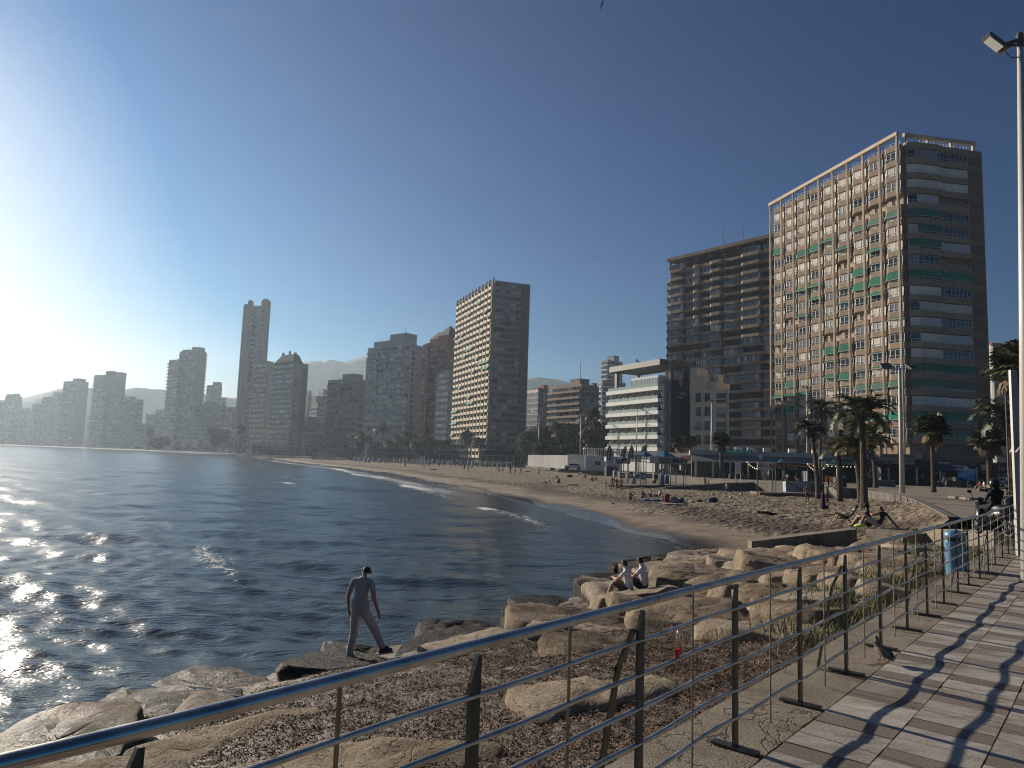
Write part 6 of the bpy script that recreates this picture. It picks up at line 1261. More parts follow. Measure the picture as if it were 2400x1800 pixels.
def shops():
    A, B, C, rz2 = BT[1], BT[2], BT[3], BT[7]
    t = thing('shop_row', 'row of ground floor shops with dark fronts and lettered signs under the brick tower', 'shops'); a = AT(2064, 1100, 120)[:2]; b = AT(2320, 1110, 112)[:2]; rz = math.atan2(b[1]-a[1], b[0]-a[0]); L = math.hypot(b[0]-a[0], b[1]-a[1]); P = lambda x, y, z: (a[0]+x*math.cos(rz)-y*math.sin(rz), a[1]+x*math.sin(rz)+y*math.cos(rz), z)
    X = lambda px: (AT(px, 1085, 117)[0]-a[0])/math.cos(rz); Zp = lambda py: AT(2180, py, 116)[2]
    M = MB(); M.box(0, L, .6, 14, GZ, 5.6); M.build('interior_shade', darkvoid, t, loc=P(0, 0, 0), rz=rz)
    M = MB(); M.box(0, L, .3, 14, 5.6, 7.2); M.build('upper_wall', mat('shop_wall', (.16, .13, .10), .9), t, loc=P(0, 0, 0), rz=rz)
    def sign(x0, x1, z0, z1, m_, name='shop_sign', y=-.2): M = MB(); M.box(x0, x1, y-.15, y+.5, z0, z1); return M.build(name, m_, t, loc=P(0, 0, 0), rz=rz)
    def txt(s, size, m_, x, z, y=-.2, sx=1, it=0): return lettering(t, s, size, m_, P(x, y-.17, z), .03, rz, .01, it, sx)
    gold = mat('letters_gold', (.42, .27, .03), .5, var=0); dim = mat('letters_dark', (.03, .03, .03), .5, var=0); lw = mat('letters_white', (.6, .6, .58), .5, var=0)
    x0, x1 = X(2066), X(2147); sign(x0, x1, 5.55, 6.65, mat('sign_grey', (.24, .235, .225), .6, var=.03)); txt('CITY MARKET', .62, gold, x0+(x1-x0)*.38, 6.25); txt('express', .58, dim, x0+(x1-x0)*.80, 6.2); txt('FOOD   DRINKS          TOYS', .3, dim, x0+(x1-x0)*.5, 5.8)
    M = MB(); M.box(x0, x1, -.5, .6, 4.9, 5.35); M.build('shop_awning', mat('maroon', (.08, .01, .02), .7), t, loc=P(0, 0, 0), rz=rz)
    sb = mat('sign_blue', (.03, .045, .12), .5, scale=.5); xs = X(2186), X(2208); sign(xs[0], xs[1], 4.7, 6.3, sb); txt('Souvenirs', .42, lw, (xs[0]+xs[1])/2, 6.0); sign(X(2209), X(2243), 4.7, 5.9, sb); txt('ESTUDIO', .38, lw, X(2221), 5.55); txt('FOTO', .38, lw, X(2221), 5.0)
    d = MB(); d.xbox(Matrix.Rotation(R(45), 4, 'Y'), .5, .05, .5); d.build('emblem', lw, t, loc=P(X(2233), -.4, 5.3), rz=rz)
    sign(X(2153), X(2185), 4.6, 6.1, mat('sign_blue_dark', (.02, .025, .06), .5)); s_ = MB(); s_.xbox(Matrix.Rotation(.35, 4, 'Y'), 1.1, .1, 1.4); s_.build('black_panel', black, t, loc=P(X(2160), -.7, 5.4), rz=rz)
    xs = X(2252), X(2322); sign(xs[0], xs[1], 4.6, 6.1, mat('sign_brownblack', (.018, .012, .012), .5)); q = MB(); q.box(X(2257), X(2273), -.45, -.38, 4.9, 5.9); q.build('salmon_panel', mat('salmon', (.42, .19, .13), .6, var=.05), t, loc=P(0, 0, 0), rz=rz); txt('Valencia', .3, lw, X(2265), 5.55, -.3); txt('Jijonenca', .95, mat('letters_taupe', (.3, .24, .2), .5, var=0), X(2306), 5.35)
    # glass fronts, posts, pictures
    pm_ = MB(); pm_.box(-.12, .12, -.3, .1, 0, 3.2); pme = pm_.mesh('pillar', [white]); 
    for px in (2067, 2100, 2150, 2190, 2222, 2250, 2285): inst('pillar', pme, t, P(X(px), .2, GZ), rz)
    M = MB(); rg = random.Random(6)
    for i in range(26):
        x = X(2070)+rg.random()*(X(2310)-X(2070)); z = GZ+rg.uniform(.4, 2.6); w_ = rg.uniform(.2, .6); M.box(x, x+w_, .45+.002*i, .5, z, z+rg.uniform(.25, .6), rg.randrange(4))
    M.build('shop_display', [mat('disp_yellow', (.35, .3, .04), .6), mat('disp_white', (.4, .4, .38), .6), mat('disp_red', (.25, .05, .04), .6), mat('disp_blue', (.05, .1, .2), .6)], t, loc=P(0, 0, 0), rz=rz)
    M = MB(); M.box(X(2219), X(2247), -.35, -.3, 3.3, 5.0); M.box(X(2219)-.1, X(2247)+.1, -.4, -.28, 5.0, 5.1, 1); M.build('blue_banner', [mat('banner_blue', (.02, .14, .42), .6, scale=.9, col2=(.25, .4, .6)), white], t, loc=P(0, -1.6, 0), rz=rz)
    M = MB(); M.box(X(2192), X(2222), -.5, .3, GZ, 3.1); M.build('counter', beige, t, loc=P(0, -1, 0), rz=rz)
    # roller with pirate-ship lettering
    M = MB(); M.box(X(2262), X(2316), -.3, .0, GZ+.7, 4.4); M.build('mural_panel', mat('mural_black', (.02, .022, .025), .6, scale=.8, col2=(.05, .05, .05)), t, loc=P(0, -1.2, 0), rz=rz); txt('RUMBO A LA', .42, lw, X(2297), 3.95, -1.4, 1, .3); txt('AVENTURA', .66, lw, X(2298), 3.35, -1.4, 1, .3)
    # air conditioners
    ac = MB(); ac.box(0, 1.0, 0, .5, 0, .8); ac.lathe([(.3, 0), (.3, .02)], n=12) if 0 else None; acm = ac.mesh('air_conditioner', [mat('ac_grey', (.3, .3, .28), .6)]); inst('air_conditioner', acm, t, P(X(2148), -.4, 6.5), rz)
    # ticket kiosk
    k = thing('white_kiosk', 'small white ticket kiosk with sliding windows in front of the shops', 'kiosk', (*G(2127, 1133, 2.3), 2.3), -.12); 
    w1, w2 = 2.6, 2.9
    M = MB(); M.box(0, 4.4, 0, 2.4, 0, 1.05, 1); M.box(0, 4.4, 0, 2.4, 1.05, 1.2); M.box(0, 4.4, .05, 2.35, 1.2, 2.5, 2); M.box(-.1, 4.5, -.1, 2.5, 2.5, 3.1); M.build('body', [white, mat('kiosk_picture', (.05, .06, .12), .5, scale=2.2, col2=(.3, .3, .4)), win_dark], k)
    M = MB()
    for x in (0, .55, 1.1, 1.65, 2.2, 2.9, 3.6, 4.33): M.box(x, x+.07, -.03, .05, 1.2, 2.5)
    M.build('window_frame', white, k); lettering(k, 'INFO TICKETS', .3, gold, (1.1, -.13, 2.8), .01); lettering(k, 'EXCURSIONES', .28, dim, (3.3, -.13, 2.8), .01)
    # orange takeaway box with arches
    x, y = G(2350, 1142, 2.3); o = thing('orange_sign_box', 'tall orange brown box carrying golden arches beside the shaggy fan palm', 'sign', (x-1.8, y, 2.3), .05); og = mat('rust_orange', (.30, .095, .035), .7, scale=1.2, var=.1); M = MB(); M.box(0, 2.2, 0, 2, 1.3, 4.1); M.build('box', og, o); M = MB(); M.box(2.2, 4.2, .2, 2, 2.6, 4.1); M.build('dark_box', mat('rust_dark', (.1, .03, .02), .7), o)
    M = MB(); M.box(0, 2.2, -.06, 0, 3.42, 4.1, 0); M.box(.08, .72, -.1, -.06, 3.47, 4.05, 1); M.box(.45, 1.15, -.08, -.01, 2.95, 3.2, 1); M.box(.5, 1.1, -.1, -.05, 3.0, 3.15, 2); M.build('panel', [mat('panel_brown', (.05, .02, .015), .6), lw, greyd], o)
    M = MB(); 
    for cx in (1.2, 1.52): M.tube([(cx+.16*math.cos(a), -.1, 3.5+.5*math.sin(a)) for a in np.linspace(0, math.pi, 12)], .035, 6)
    M.build('golden_arches', mat('arch_yellow', (.6, .33, .02), .5, var=0), o)
    M = MB(); M.box(.1, .3, 0, .2, 0, 1.3); M.box(1.9, 2.1, 0, .2, 0, 1.3); M.build('legs', greyd, o)
shops()

# signs on the sand
def signs():
    x, y = G(1776, 1156, 1.35); xb, yb = G(1818, 1158, 1.35); t = thing('cable_ski_sign', 'white board reading Cable-Ski on two steel posts standing in the sand', 'sign', (x, y, 1.3)); W = xb-x; H = AT(1776, 1083, y)[2]-1.3; h0 = AT(1776, 1101, y)[2]-1.3; M = MB(); M.box(-.05, W+.05, -.04, .04, h0, H); M.build('board', mat('board_white', (.62, .58, .5), .6, var=.03), t)
    for xx in (0, W-.0): M = MB(); M.box(xx-.05, xx+.05, .045, .13, -.3, H); M.build('post', greyd, t)
    dk = mat('sign_ink', (.06, .05, .04), .6, var=0); lettering(t, 'Cable-Ski', .5, dk, (W*.52, -.05, h0+(H-h0)*.62), .01); M = MB(); M.box(W*.27, W*.7, -.05, -.045, h0+.2, h0+.23); M.build('underline', dk, t)
    M = MB(); M.v = [(0, 0, 0), (.3, 0, .15), (0, 0, .62), (-.22, 0, .2)]; M.f = [(0, 1, 2, 3)]; M.m = [0]; M.build('sail_mark', mat('sail_tan', (.42, .27, .12), .6, var=0), t, loc=(W*.16, -.055, h0+.22)); M = MB(); M.ball((0, 0, 0), .2, .02, .3, 12, 8); M.build('round_mark', mat('seal_brown', (.25, .2, .1), .6, var=0), t, loc=(W*.87, -.05, (h0+H)/2))
    b2 = G(1826, 1158, 1.35); t = thing('wakeboard_sign', 'long black board reading Ski and Wakeboard School over the beach shack', 'sign', (b2[0], b2[1]+1.2, 1.3)); yy = b2[1]+1.2; W = AT(1901, 1090, yy)[0]-AT(1826, 1090, yy)[0]; z0 = AT(1860, 1103, yy)[2]-1.3; z1 = AT(1860, 1085.5, yy)[2]-1.3; M = MB(); M.box(0, W, -.05, .05, z0, z1); M.build('board', mat('board_black', (.008, .008, .009), .5), t)
    lettering(t, 'Ski & Wakeboard', .56, mat('letters_orange', (.5, .19, .06), .5, var=0), (W*.55, -.06, z0+(z1-z0)*.66), .01, 0, .012); lettering(t, 'School / Escuela', .36, mat('letters_cream', (.45, .4, .33), .5, var=0), (W*.40, -.06, z0+(z1-z0)*.28), .01); M = MB(); M.box(W*.1, W*.13, -.06, -.05, z0+.25, z1-.2); M.build('bar_mark', MATS['letters_cream'], t)
    for xx in (.1, W-.1): M = MB(); M.box(xx-.05, xx+.05, .06, .15, 0, z0+.4); M.build('post', mat('post_blue', (.05, .1, .16), .5), t)
    # shack below: deck, counter, railings
    s = thing('beach_shack', 'open wooden beach shack with white painted counter below the black sign', 'stall', (b2[0]-1, b2[1]+.4, 1.3)); M = MB(); M.box(-1.2, W+2.2, -.3, 3, -.1, .18); M.build('deck', wood, s); M = MB(); M.box(2.0, 5.2, .2, 1.2, .3, 1.5); M.build('counter', mat('counter_print', (.42, .46, .5), .6, scale=2.5, col2=(.2, .22, .25)), s); M = MB(); M.box(5.2, 6.4, .25, 1.3, .3, 1.4); M.build('side_counter', mat('counter_dark', (.1, .09, .08), .7), s)
    M = MB(); 
    for a, b in (((1.5, 0, 1.55), (W+1.2, 0, 1.55)), ((2.0, -.05, 1.5), (4.2, -.05, .3)), ((6.8, 0, .2), (8.2, 0, 1.9)), ((6.8, 0, .9), (8.6, 0, 2.4))): M.bar(a, b, .07)
    for xx in (1.5, 6.8, 8.4, W+1.2): M.bar((xx, 0, .1), (xx, 0, 1.9), .08)
    M.build('railing', mat('dark_timber', (.03, .022, .016), .8), s)
    for i, xx in enumerate((4.7, 5.0, 8.5, 8.9)): M = MB(); M.box(xx, xx+.14, 1.6, 1.75, .2, 3.1); M.build('white_post', white, s)
    M = MB(); M.box(1.6, 2.4, .3, 1.0, .2, 1.1); 
    # info panel
    x, y = G(1730, 1131, 2.3); p = thing('info_panel', 'tall narrow white information panel on two legs above the ramp', 'sign', (x, y, 2.25)); M = MB(); M.box(-.38, .38, -.04, .04, 1.55, 2.65); M.build('panel', white, p); M = MB(); M.box(-.38, .38, -.04, .04, 1.1, 1.52); M.build('lower_panel', MATS['board_white'], p)
    for xx in (-.38, .3): M = MB(); M.box(xx, xx+.08, -.03, .03, 0, 2.6); M.build('leg', white, p)
    M = MB(); M.tube([(0, -.05, 2.0), (.1, -.05, 2.2), (0, -.05, 2.35)], .012, 4); M.build('drawing', greyd, p)
    # road signs
    x, y = G(1928, 1134, 2.3); r = thing('road_sign', 'red and white arrow road sign on a pole beside the tall palm', 'sign', (x, y, 2.25)); M = MB(); M.tube([(0, 0, 0), (0, 0, 3.2)], .04, 8); M.build('pole', greyd, r); red = mat('sign_red2', (.45, .08, .06), .5, var=0)
    for i in range(3): M = MB(); M.box(-.1, .55, -.03, 0, 2.3+.32*i, 2.55+.32*i, 0); M.box(0, .45, -.036, -.03, 2.38+.32*i, 2.46+.32*i, 1); M.build('arrow_plate', [white, red], r)
    x, y = G(1782, 1124, 2.3); r = thing('bus_stop_pole', 'blue and white totem sign on a pole beside the bent fan palm', 'sign', (x, y, 2.25)); M = MB(); M.tube([(0, 0, 0), (0, 0, 4.6)], .05, 8); M.build('pole', greyd, r); M = MB(); M.box(-.22, .22, -.08, -.04, 3.3, 4.5, 0); M.box(-.3, .3, -.09, -.05, 3.5, 4.1, 1); M.box(-.18, .18, -.08, -.04, 2.7, 3.25, 2); M.build('plate', [mat('totem_blue', (.1, .25, .45), .5), white, red], r)
    x, y = G(1738, 1126, 2.3); r = thing('no_entry_sign', 'round dark red sign seen in the restaurant shade behind the info panel', 'sign', (x, y+2, 2.25)); M = MB(); M.tube([(0, 0, 0), (0, 0, 2.6)], .04, 8); M.build('pole', greyd, r); M = MB(); M.lathe([(.3, 0), (.3, .03)], n=20); o = M.build('disc', mat('dim_red', (.14, .03, .02), .5), r, loc=(0, -.05, 2.6)); o.rotation_euler = (R(90), 0, 0); M = MB(); M.box(-.2, .2, -.1, -.085, 2.56, 2.64); M.build('bar', white, r)
    # orange barrier
    x, y = G(1935, 1130, 2.3); M = MB()
    for z in (.15, .55, .95): M.box(0, 1.0, -.03, .03, z, z+.1)
    for i in range(6): M.box(i*.19, i*.19+.05, -.02, .02, .1, 1.0)
    b = thing('barrier', 'orange plastic barrier left of the white parked car', 'barrier', (x, y, 2.25)); M.build('panel', orange, b); M = MB(); M.box(.1, .2, -.3, .3, 0, .08); M.box(.8, .9, -.3, .3, 0, .08); M.build('feet', orange, b)
signs()

# stalls with blue tents, steel frames, banners, flags, bins, ramp
def stalls():
    x0, y0 = G(1421, 1114, 1.35); t = thing('jet_ski_stall', 'dark blue beach stall with white banners reading JET SKI', 'stall', (x0, y0, 1.3)); s = y0/1680.; W = 26*s; H = 47*s
    M = MB(); M.box(0, W, 0, 3, 0, H*.46); M.build('body', mat('stall_navy', (.006, .014, .05), .6), t); M = MB(); M.box(-.1, W+.1, -.1, 3.1, H*.7, H*.93); M.build('fascia', mat('fascia_print', (.5, .5, .52), .6, scale=1.6, col2=(.25, .25, .3)), t); M = MB(); M.box(0, W*.85, -.3, .1, H*.48, H*.66); M.build('shade_cloth', mat('shade_white', (.42, .42, .4), .7), t)
    for xx in (0, W): M = MB(); M.box(xx-.06, xx+.06, -.06, .06, 0, H*.95); M.build('post', pole_g, t)
    lettering(t, 'BOATS', .6, mat('ink_blue', (.04, .06, .2), .5, var=0), (W*.5, -.14, H*.81), .01)
    def pyramid(name, label, pxc, pyp, pxl, pxr, pye, Y):
        a = AT(pxl, pye, Y); b = AT(pxr, pye, Y); c = AT(pxc, pyp, Y); W = b[0]-a[0]; t = thing(name, label, 'tent', (a[0], Y, GZ-.9)); z0 = a[2]-(GZ-.9); z1 = c[2]-(GZ-.9); D = W*.9; xo = c[0]-a[0]
        A_ = (W*.36, -D*.45, z0-.25); M = MB(); v = [(0, 0, z0), (W*.40, -D*.5, z0-.15), (W, 0, z0), (W*.55, D*.5, z0), (xo, 0, z1)]; M.v = v; M.f = [(0, 1, 4), (1, 2, 4), (2, 3, 4), (3, 0, 4), (3, 2, 1, 0)]; M.m = [0]*5; M.build('canopy', tarp, t)
        pm = MB(); pm.box(-.05, .05, -.05, .05, 0, z0); me = pm.mesh('post', [mat('post_blue', (.05, .1, .16), .5)])
        for (xx, yy) in ((.1, 0), (W*.40, -D*.48), (W-.1, 0), (W*.55, D*.48)): inst('post', me, t, (xx, yy, 0))
        return t
    Y = y0-4
    pyramid('blue_tent', 'blue pyramid tent roof, middle one of three', 1511, 1057, 1488, 1532, 1067.5, 108); pyramid('blue_tent', 'blue pyramid tent roof, right one of three', 1557, 1057, 1529, 1586, 1069, 104); pyramid('blue_tent', 'small dark blue pyramid tent roof, left one of three', 1461, 1068, 1440, 1475, 1077, 118)
    f = thing('steel_frame_shelter', 'steel frame shelter with grey slatted panels and printed banners by the blue tents', 'shelter'); YY = 100; X = lambda px: AT(px, 1100, YY)[0]; Z = lambda py: AT(1530, py, YY)[2]
    def pan(name, a, b, c, d, m_, dy=0): M = MB(); M.box(X(a), X(b), YY-.05+dy, YY+.05+dy, Z(d), Z(c)); return M.build(name, m_, f)
    slat = mat('slat_grey', (.16, .15, .13), .6, .3, var=.05)
    for a, b in ((1471, 1479), (1479.5, 1486.5), (1487.5, 1494.5), (1495, 1502)):
        M = MB(); n = 9
        for i in range(n): z = Z(1082)+(Z(1069)-Z(1082))*i/n; M.box(X(a), X(b), YY-.05, YY+.05, z, z+(Z(1069)-Z(1082))/n*.8)
        M.build('slat_panel', slat, f)
    pan('banner', 1522, 1544, 1069, 1085, mat('banner_white', (.55, .52, .45), .6, scale=.8, var=.1)); pan('banner', 1546, 1574, 1071, 1086.5, mat('banner_grey', (.14, .13, .115), .6, scale=1, col2=(.10, .08, .05)), .4); pan('banner', 1576, 1604, 1071, 1088, mat('banner_silver', (.22, .22, .22), .6, var=.08), .5)
    lettering(f, 'WW', 1.05, black, (X(1595), YY+.4, Z(1080)), .01, 0, .05, .2); M = MB(); M.lathe([(.28, 0), (.28, .02)], n=20); o = M.build('round_logo', black, f, loc=(X(1581), YY+.44, Z(1077))); o.rotation_euler = (R(90), 0, 0); lettering(f, 'SKI WAKE', .42, mat('ink_gold', (.3, .2, .06), .5, var=0), (X(1562), YY+.3, Z(1080)), .01); lettering(f, 'JET SKI', .7, MATS['letters_white'], (X(1466), YY+2.9, Z(1084)), .02)
    pan('name_board', 1448, 1485, 1078, 1089, mat('board_ink', (.01, .012, .03), .6), 3)
    pg = MB(); pg.box(-.05, .05, -.05, .05, 0, Z(1068)-1.35); pgm = pg.mesh('frame_post', [mat('frame_bluegrey', (.1, .14, .18), .5, .3)])
    for px in (1471, 1502, 1514, 1545, 1556, 1570, 1575, 1605, 1611): inst('frame_post', pgm, f, (X(px), YY+(.0 if px in (1471, 1502, 1514, 1545) else .8), 1.35))
    M = MB()
    for z_ in (1068.5, 1083): M.box(X(1471), X(1514), YY+.06, YY+.14, Z(z_)-.05, Z(z_)+.05); M.box(X(1514), X(1605), YY+.06, YY+.14, Z(z_+2)-.05, Z(z_+2)+.05)
    M.build('beam', pole_g, f)
    rg = random.Random(4); cols = [mat('box_white', (.5, .5, .48), .6), mat('box_navy', (.01, .02, .06), .6), mat('box_grey', (.12, .12, .12), .6), mat('box_cream', (.5, .45, .33), .6)]
    for i, (a, b, c, d, k) in enumerate([(1489, 1502, 1109, 1123, 0), (1503, 1513, 1108, 1124, 2), (1515, 1529, 1111, 1121, 1), (1532, 1543, 1109, 1126, 3), (1473, 1484, 1106, 1121, 2), (1438, 1446, 1103, 1118, 0), (1452, 1466, 1108, 1120, 2), (1548, 1554, 1086, 1100, 0), (1556, 1566, 1088, 1098, 0), (1595, 1600, 1090, 1102, 0), (1572, 1580, 1092, 1104, 2)]):
        y_ = YY+1.5+i*.1; M = MB(); x0_, x1_ = AT(a, c, y_)[0], AT(b, c, y_)[0]; z1_, z0_ = AT(a, c, y_)[2], AT(a, d, y_)[2]; h_ = z1_-z0_; M.box(0, x1_-x0_, 0, .5, 0, h_*.93, 0); M.box(-.03, x1_-x0_+.03, -.03, .53, h_*.93, h_, 0); M.box(.1, x1_-x0_-.1, -.012, 0, h_*.3, h_*.7, 1)
        o = M.build('stall_cabinet' if k != 0 else 'poster_board', [cols[k], cols[(k+2) % 4]], None, loc=(x0_, y_, z0_)); tag(o, '%s under the steel frame shelter, %s from the left' % ({0: 'white poster board', 1: 'navy cabinet', 2: 'dark grey cabinet', 3: 'cream poster board'}[k], ['fifth', 'sixth', 'seventh', 'eighth', 'fourth', 'first', 'second', 'ninth', 'tenth', 'twelfth', 'eleventh'][i]), 'board', 'boards and cabinets by the stalls')
    # feather flags
    for i, (px, pb, pt, ln) in enumerate([(1421, 1078, 1041, 1), (1453, 1080, 1043, 2), (1473, 1072, 1042, 1), (1502, 1062, 1041, 1.6)]):
        y_ = 122; a = AT(px, pb, y_); c = AT(px, pt, y_); h = c[2]-a[2]; g = thing('feather_flag', 'purple feather flag with pale letters, %s from the left' % od[i], 'flag', (a[0], y_, a[2]-2.2), 0, 'feather flags above the stalls'); M = MB(); M.tube([(0, 0, 0), (.1*ln, 0, h*.6+2.2), (.5*ln, 0, h+2.2)], .03, 6); M.build('pole', pole_g, g)
        M = MB(); n = 10; fr = []
        for j in range(n+1): tt = j/n; xc = .1*ln*tt+.4*ln*tt**3; fr.append((xc, h*tt+2.2, .75*math.sin(min(1, (1-tt)*2.2+.05)*math.pi/2)))
        for j in range(n):
            a_, b_ = fr[j], fr[j+1]; M.face([(a_[0], -.02, a_[1]), (a_[0]+a_[2], -.02, a_[1]-.1), (b_[0]+b_[2], -.02, b_[1]-.1), (b_[0], -.02, b_[1])])
        M.build('cloth', mat('flag_purple', (.05, .04, .09), .7, scale=2), g)
        for j, ch in enumerate('BIKER'[::-1]): tt = (j+.7)/6.2; q = fr[int(tt*n)]; lettering(g, ch, .55, mat('flag_letters', (.62, .5, .3), .6, var=0), (q[0]+q[2]*.5, -.05, q[1]+.1), .005, 0, .02)
    # blue bins on the sand
    for i, (px, pb, pt, hw, dk_) in enumerate([(1486, 1133, 1115, 4.5, 0), (1534, 1132, 1114, 4.5, 0), (1552, 1139, 1108, 5, 1), (1563, 1134, 1113, 4.8, 1)]):
        x, y = G(px, pb, 1.2); hh = AT(px, pt, y)[2]-1.2; r = hw*y/1680; M = MB(); M.lathe([(r, 0), (r, hh*.8), (r*.8, hh*.92), (r*.35, hh*.95), (r*.35, hh)] if not dk_ else [(r, 0), (r, hh*.93), (r*.95, hh)], n=16); b = thing('beach_bin', '%s blue beach bin on the sand, %s from the left' % (('light', 'light', 'tall dark', 'dark')[i], od[i]), 'bin', (x, y, 1.15), 0, 'blue bins on the sand'); M.build('barrel', blue if dk_ else mat('bin_mid_blue', (.02, .15, .30), .45), b, True); M = MB(); M.lathe([(r*1.04, hh*.78), (r*1.04, hh*.82)], n=16); M.build('rim', lblue if not dk_ else black, b)
    # ramp from the promenade to the sand
    P0 = G(1773, 1130, 2.3); P1 = G(1700, 1133, 2.05); P2 = G(1620, 1138, 1.6); P3 = G(1560, 1141.5, 1.28); Q = [P0, P1, P2, P3]; zs = [2.31, 2.06, 1.62, 1.29]; v = []; f = []
    for (p, z) in zip(Q, zs): v += [(p[0], p[1], .5), (p[0], p[1], z), (p[0]+.8, p[1]+3.0, z), (p[0]+.8, p[1]+3.0, .5)]
    for i in range(3):
        for j in range(4): f.append((4*i+j, 4*i+4+j, 4*i+4+(j+1) % 4, 4*i+(j+1) % 4))
    f += [(0, 1, 2, 3), (15, 14, 13, 12)]; me = bpy.data.meshes.new('ramp'); me.from_pydata(v, [], f); me.materials.append(wallm); tag(inst('access_ramp', me), 'concrete ramp sloping from the promenade down to the sand', 'ramp')
    a = G(1450, 1139, 1.25); b = G(1620, 1137, 1.25); M = MB(); rz = math.atan2(b[1]-a[1], b[0]-a[0]); M.box(0, math.hypot(b[0]-a[0], b[1]-a[1]), 0, 1.6, -.1, .12); tag(M.build('boardwalk', mat('boardwalk_wood', (.3, .24, .17), .85, scale=2), None, loc=(a[0], a[1], 1.2), rz=rz), 'pale boardwalk lying on the sand in front of the blue bins', 'boardwalk')
stalls()

# white hoarding and pale site huts left of the flags
def hoarding():
    t = thing('white_hoarding', 'long white corrugated site fence in front of the pines', 'fence'); a = AT(1238, 1075, 232); b = AT(1372, 1080, 178); L = math.hypot(b[0]-a[0], b[1]-a[1]); rz = math.atan2(b[1]-a[1], b[0]-a[0]); n = 18; M = MB(); w_ = L/n; M.box(0, w_-.05, 0, .05, 0, 3.6)
    for i in range(7): M.box(i*w_/7, i*w_/7+w_/16, -.05, 0, 0, 3.6)
    me = M.mesh('fence_panel', [mat('fence_white', (.55, .55, .52), .6, scale=.6, obj_rand=.08)])
    for i in range(n): inst('fence_panel', me, t, (a[0]+math.cos(rz)*w_*i, a[1]+math.sin(rz)*w_*i, GZ), rz)
    for i, (l, px, w_, h) in enumerate([('white site cabin at the right end of the long white fence', 1368, 8, 3.6), ('white site cabin right behind the second lamp and palms', 1392, 9, 3.4), ('white cabin left of the jet ski stall', 1412, 8, 3.3)]):
        x = AT(px, 1080, 176-i*3)[0]; c = thing('site_cabin', l, 'cabin', (x, 176-i*3, GZ), -.3); M = MB(); M.box(-w_/2, w_/2, 0, 3, 0, h); M.box(-w_/2-.15, w_/2+.15, -.15, 3.15, h, h+.15); M.build('wall', whitec, c); inst('window', win_mesh(1.4, 1.0, 2, win_dark, alu), c, (-1.8, -.02, 1.3)); inst('window', win_mesh(1.4, 1.0, 2, win_dark, alu), c, (1.2, -.02, 1.3))
    pg = thing('white_pergola', 'white steel pergola with glass wall beside the hotel ground floor', 'pergola'); Y = 172; X = lambda p: AT(p, 1060, Y)[0]; M = MB()
    for p in range(1372, 1470, 9): M.bar((X(p), Y, GZ), (X(p), Y, 7.5), .18); M.bar((X(p), Y+4, GZ), (X(p), Y+4, 7.5), .18)
    M.box(X(1370), X(1472), Y-.2, Y+4.4, 7.4, 7.6); M.build('frame', white, pg); M = MB(); M.box(X(1398), X(1444), Y+4.4, Y+4.5, GZ, 7.2); M.build('glass', win_dark, pg)
hoarding()
def far_front():
    "ground floor cafes under the slab tower and far along the front"
    for i, (l, a, b, Y, m_) in enumerate([('dark ground floor restaurant under the slab tower with pale awning', 1128, 1232, 288, darkvoid), ('low dark cafe building under the red and pale towers', 1020, 1120, 330, darkvoid), ('low cafe building under the wide glazed block', 860, 1015, 352, greyd), ('low pale cafe front under the banded mid-rise', 742, 855, 410, greyd), ('low cafe front below the dark-roofed tower', 590, 735, 430, greyd)]):
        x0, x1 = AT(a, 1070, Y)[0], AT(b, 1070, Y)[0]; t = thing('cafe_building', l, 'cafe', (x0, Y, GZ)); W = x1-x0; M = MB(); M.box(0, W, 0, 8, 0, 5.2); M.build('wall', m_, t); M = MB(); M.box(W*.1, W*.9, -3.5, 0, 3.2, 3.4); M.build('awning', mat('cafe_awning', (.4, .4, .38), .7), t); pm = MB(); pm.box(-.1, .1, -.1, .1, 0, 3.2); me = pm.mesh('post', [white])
        for k in range(6): inst('post', me, t, (W*(.12+.152*k), -3.3, 0))
    for i, (px, l) in enumerate([(1135, 'first'), (1160, 'second'), (1186, 'third')]):
        p = AT(px, 1080, 276); b = thing('white_parapet_bench', 'long low white wall by the slab tower, %s from the left' % l, 'wall', (p[0], 276, GZ), 0, 'long low white walls'); M = MB(); M.box(-2.2, 2.2, 0, .6, 0, .9); M.box(-2.3, 2.3, -.05, .65, .9, 1.0); M.build('body', white, b)
far_front()

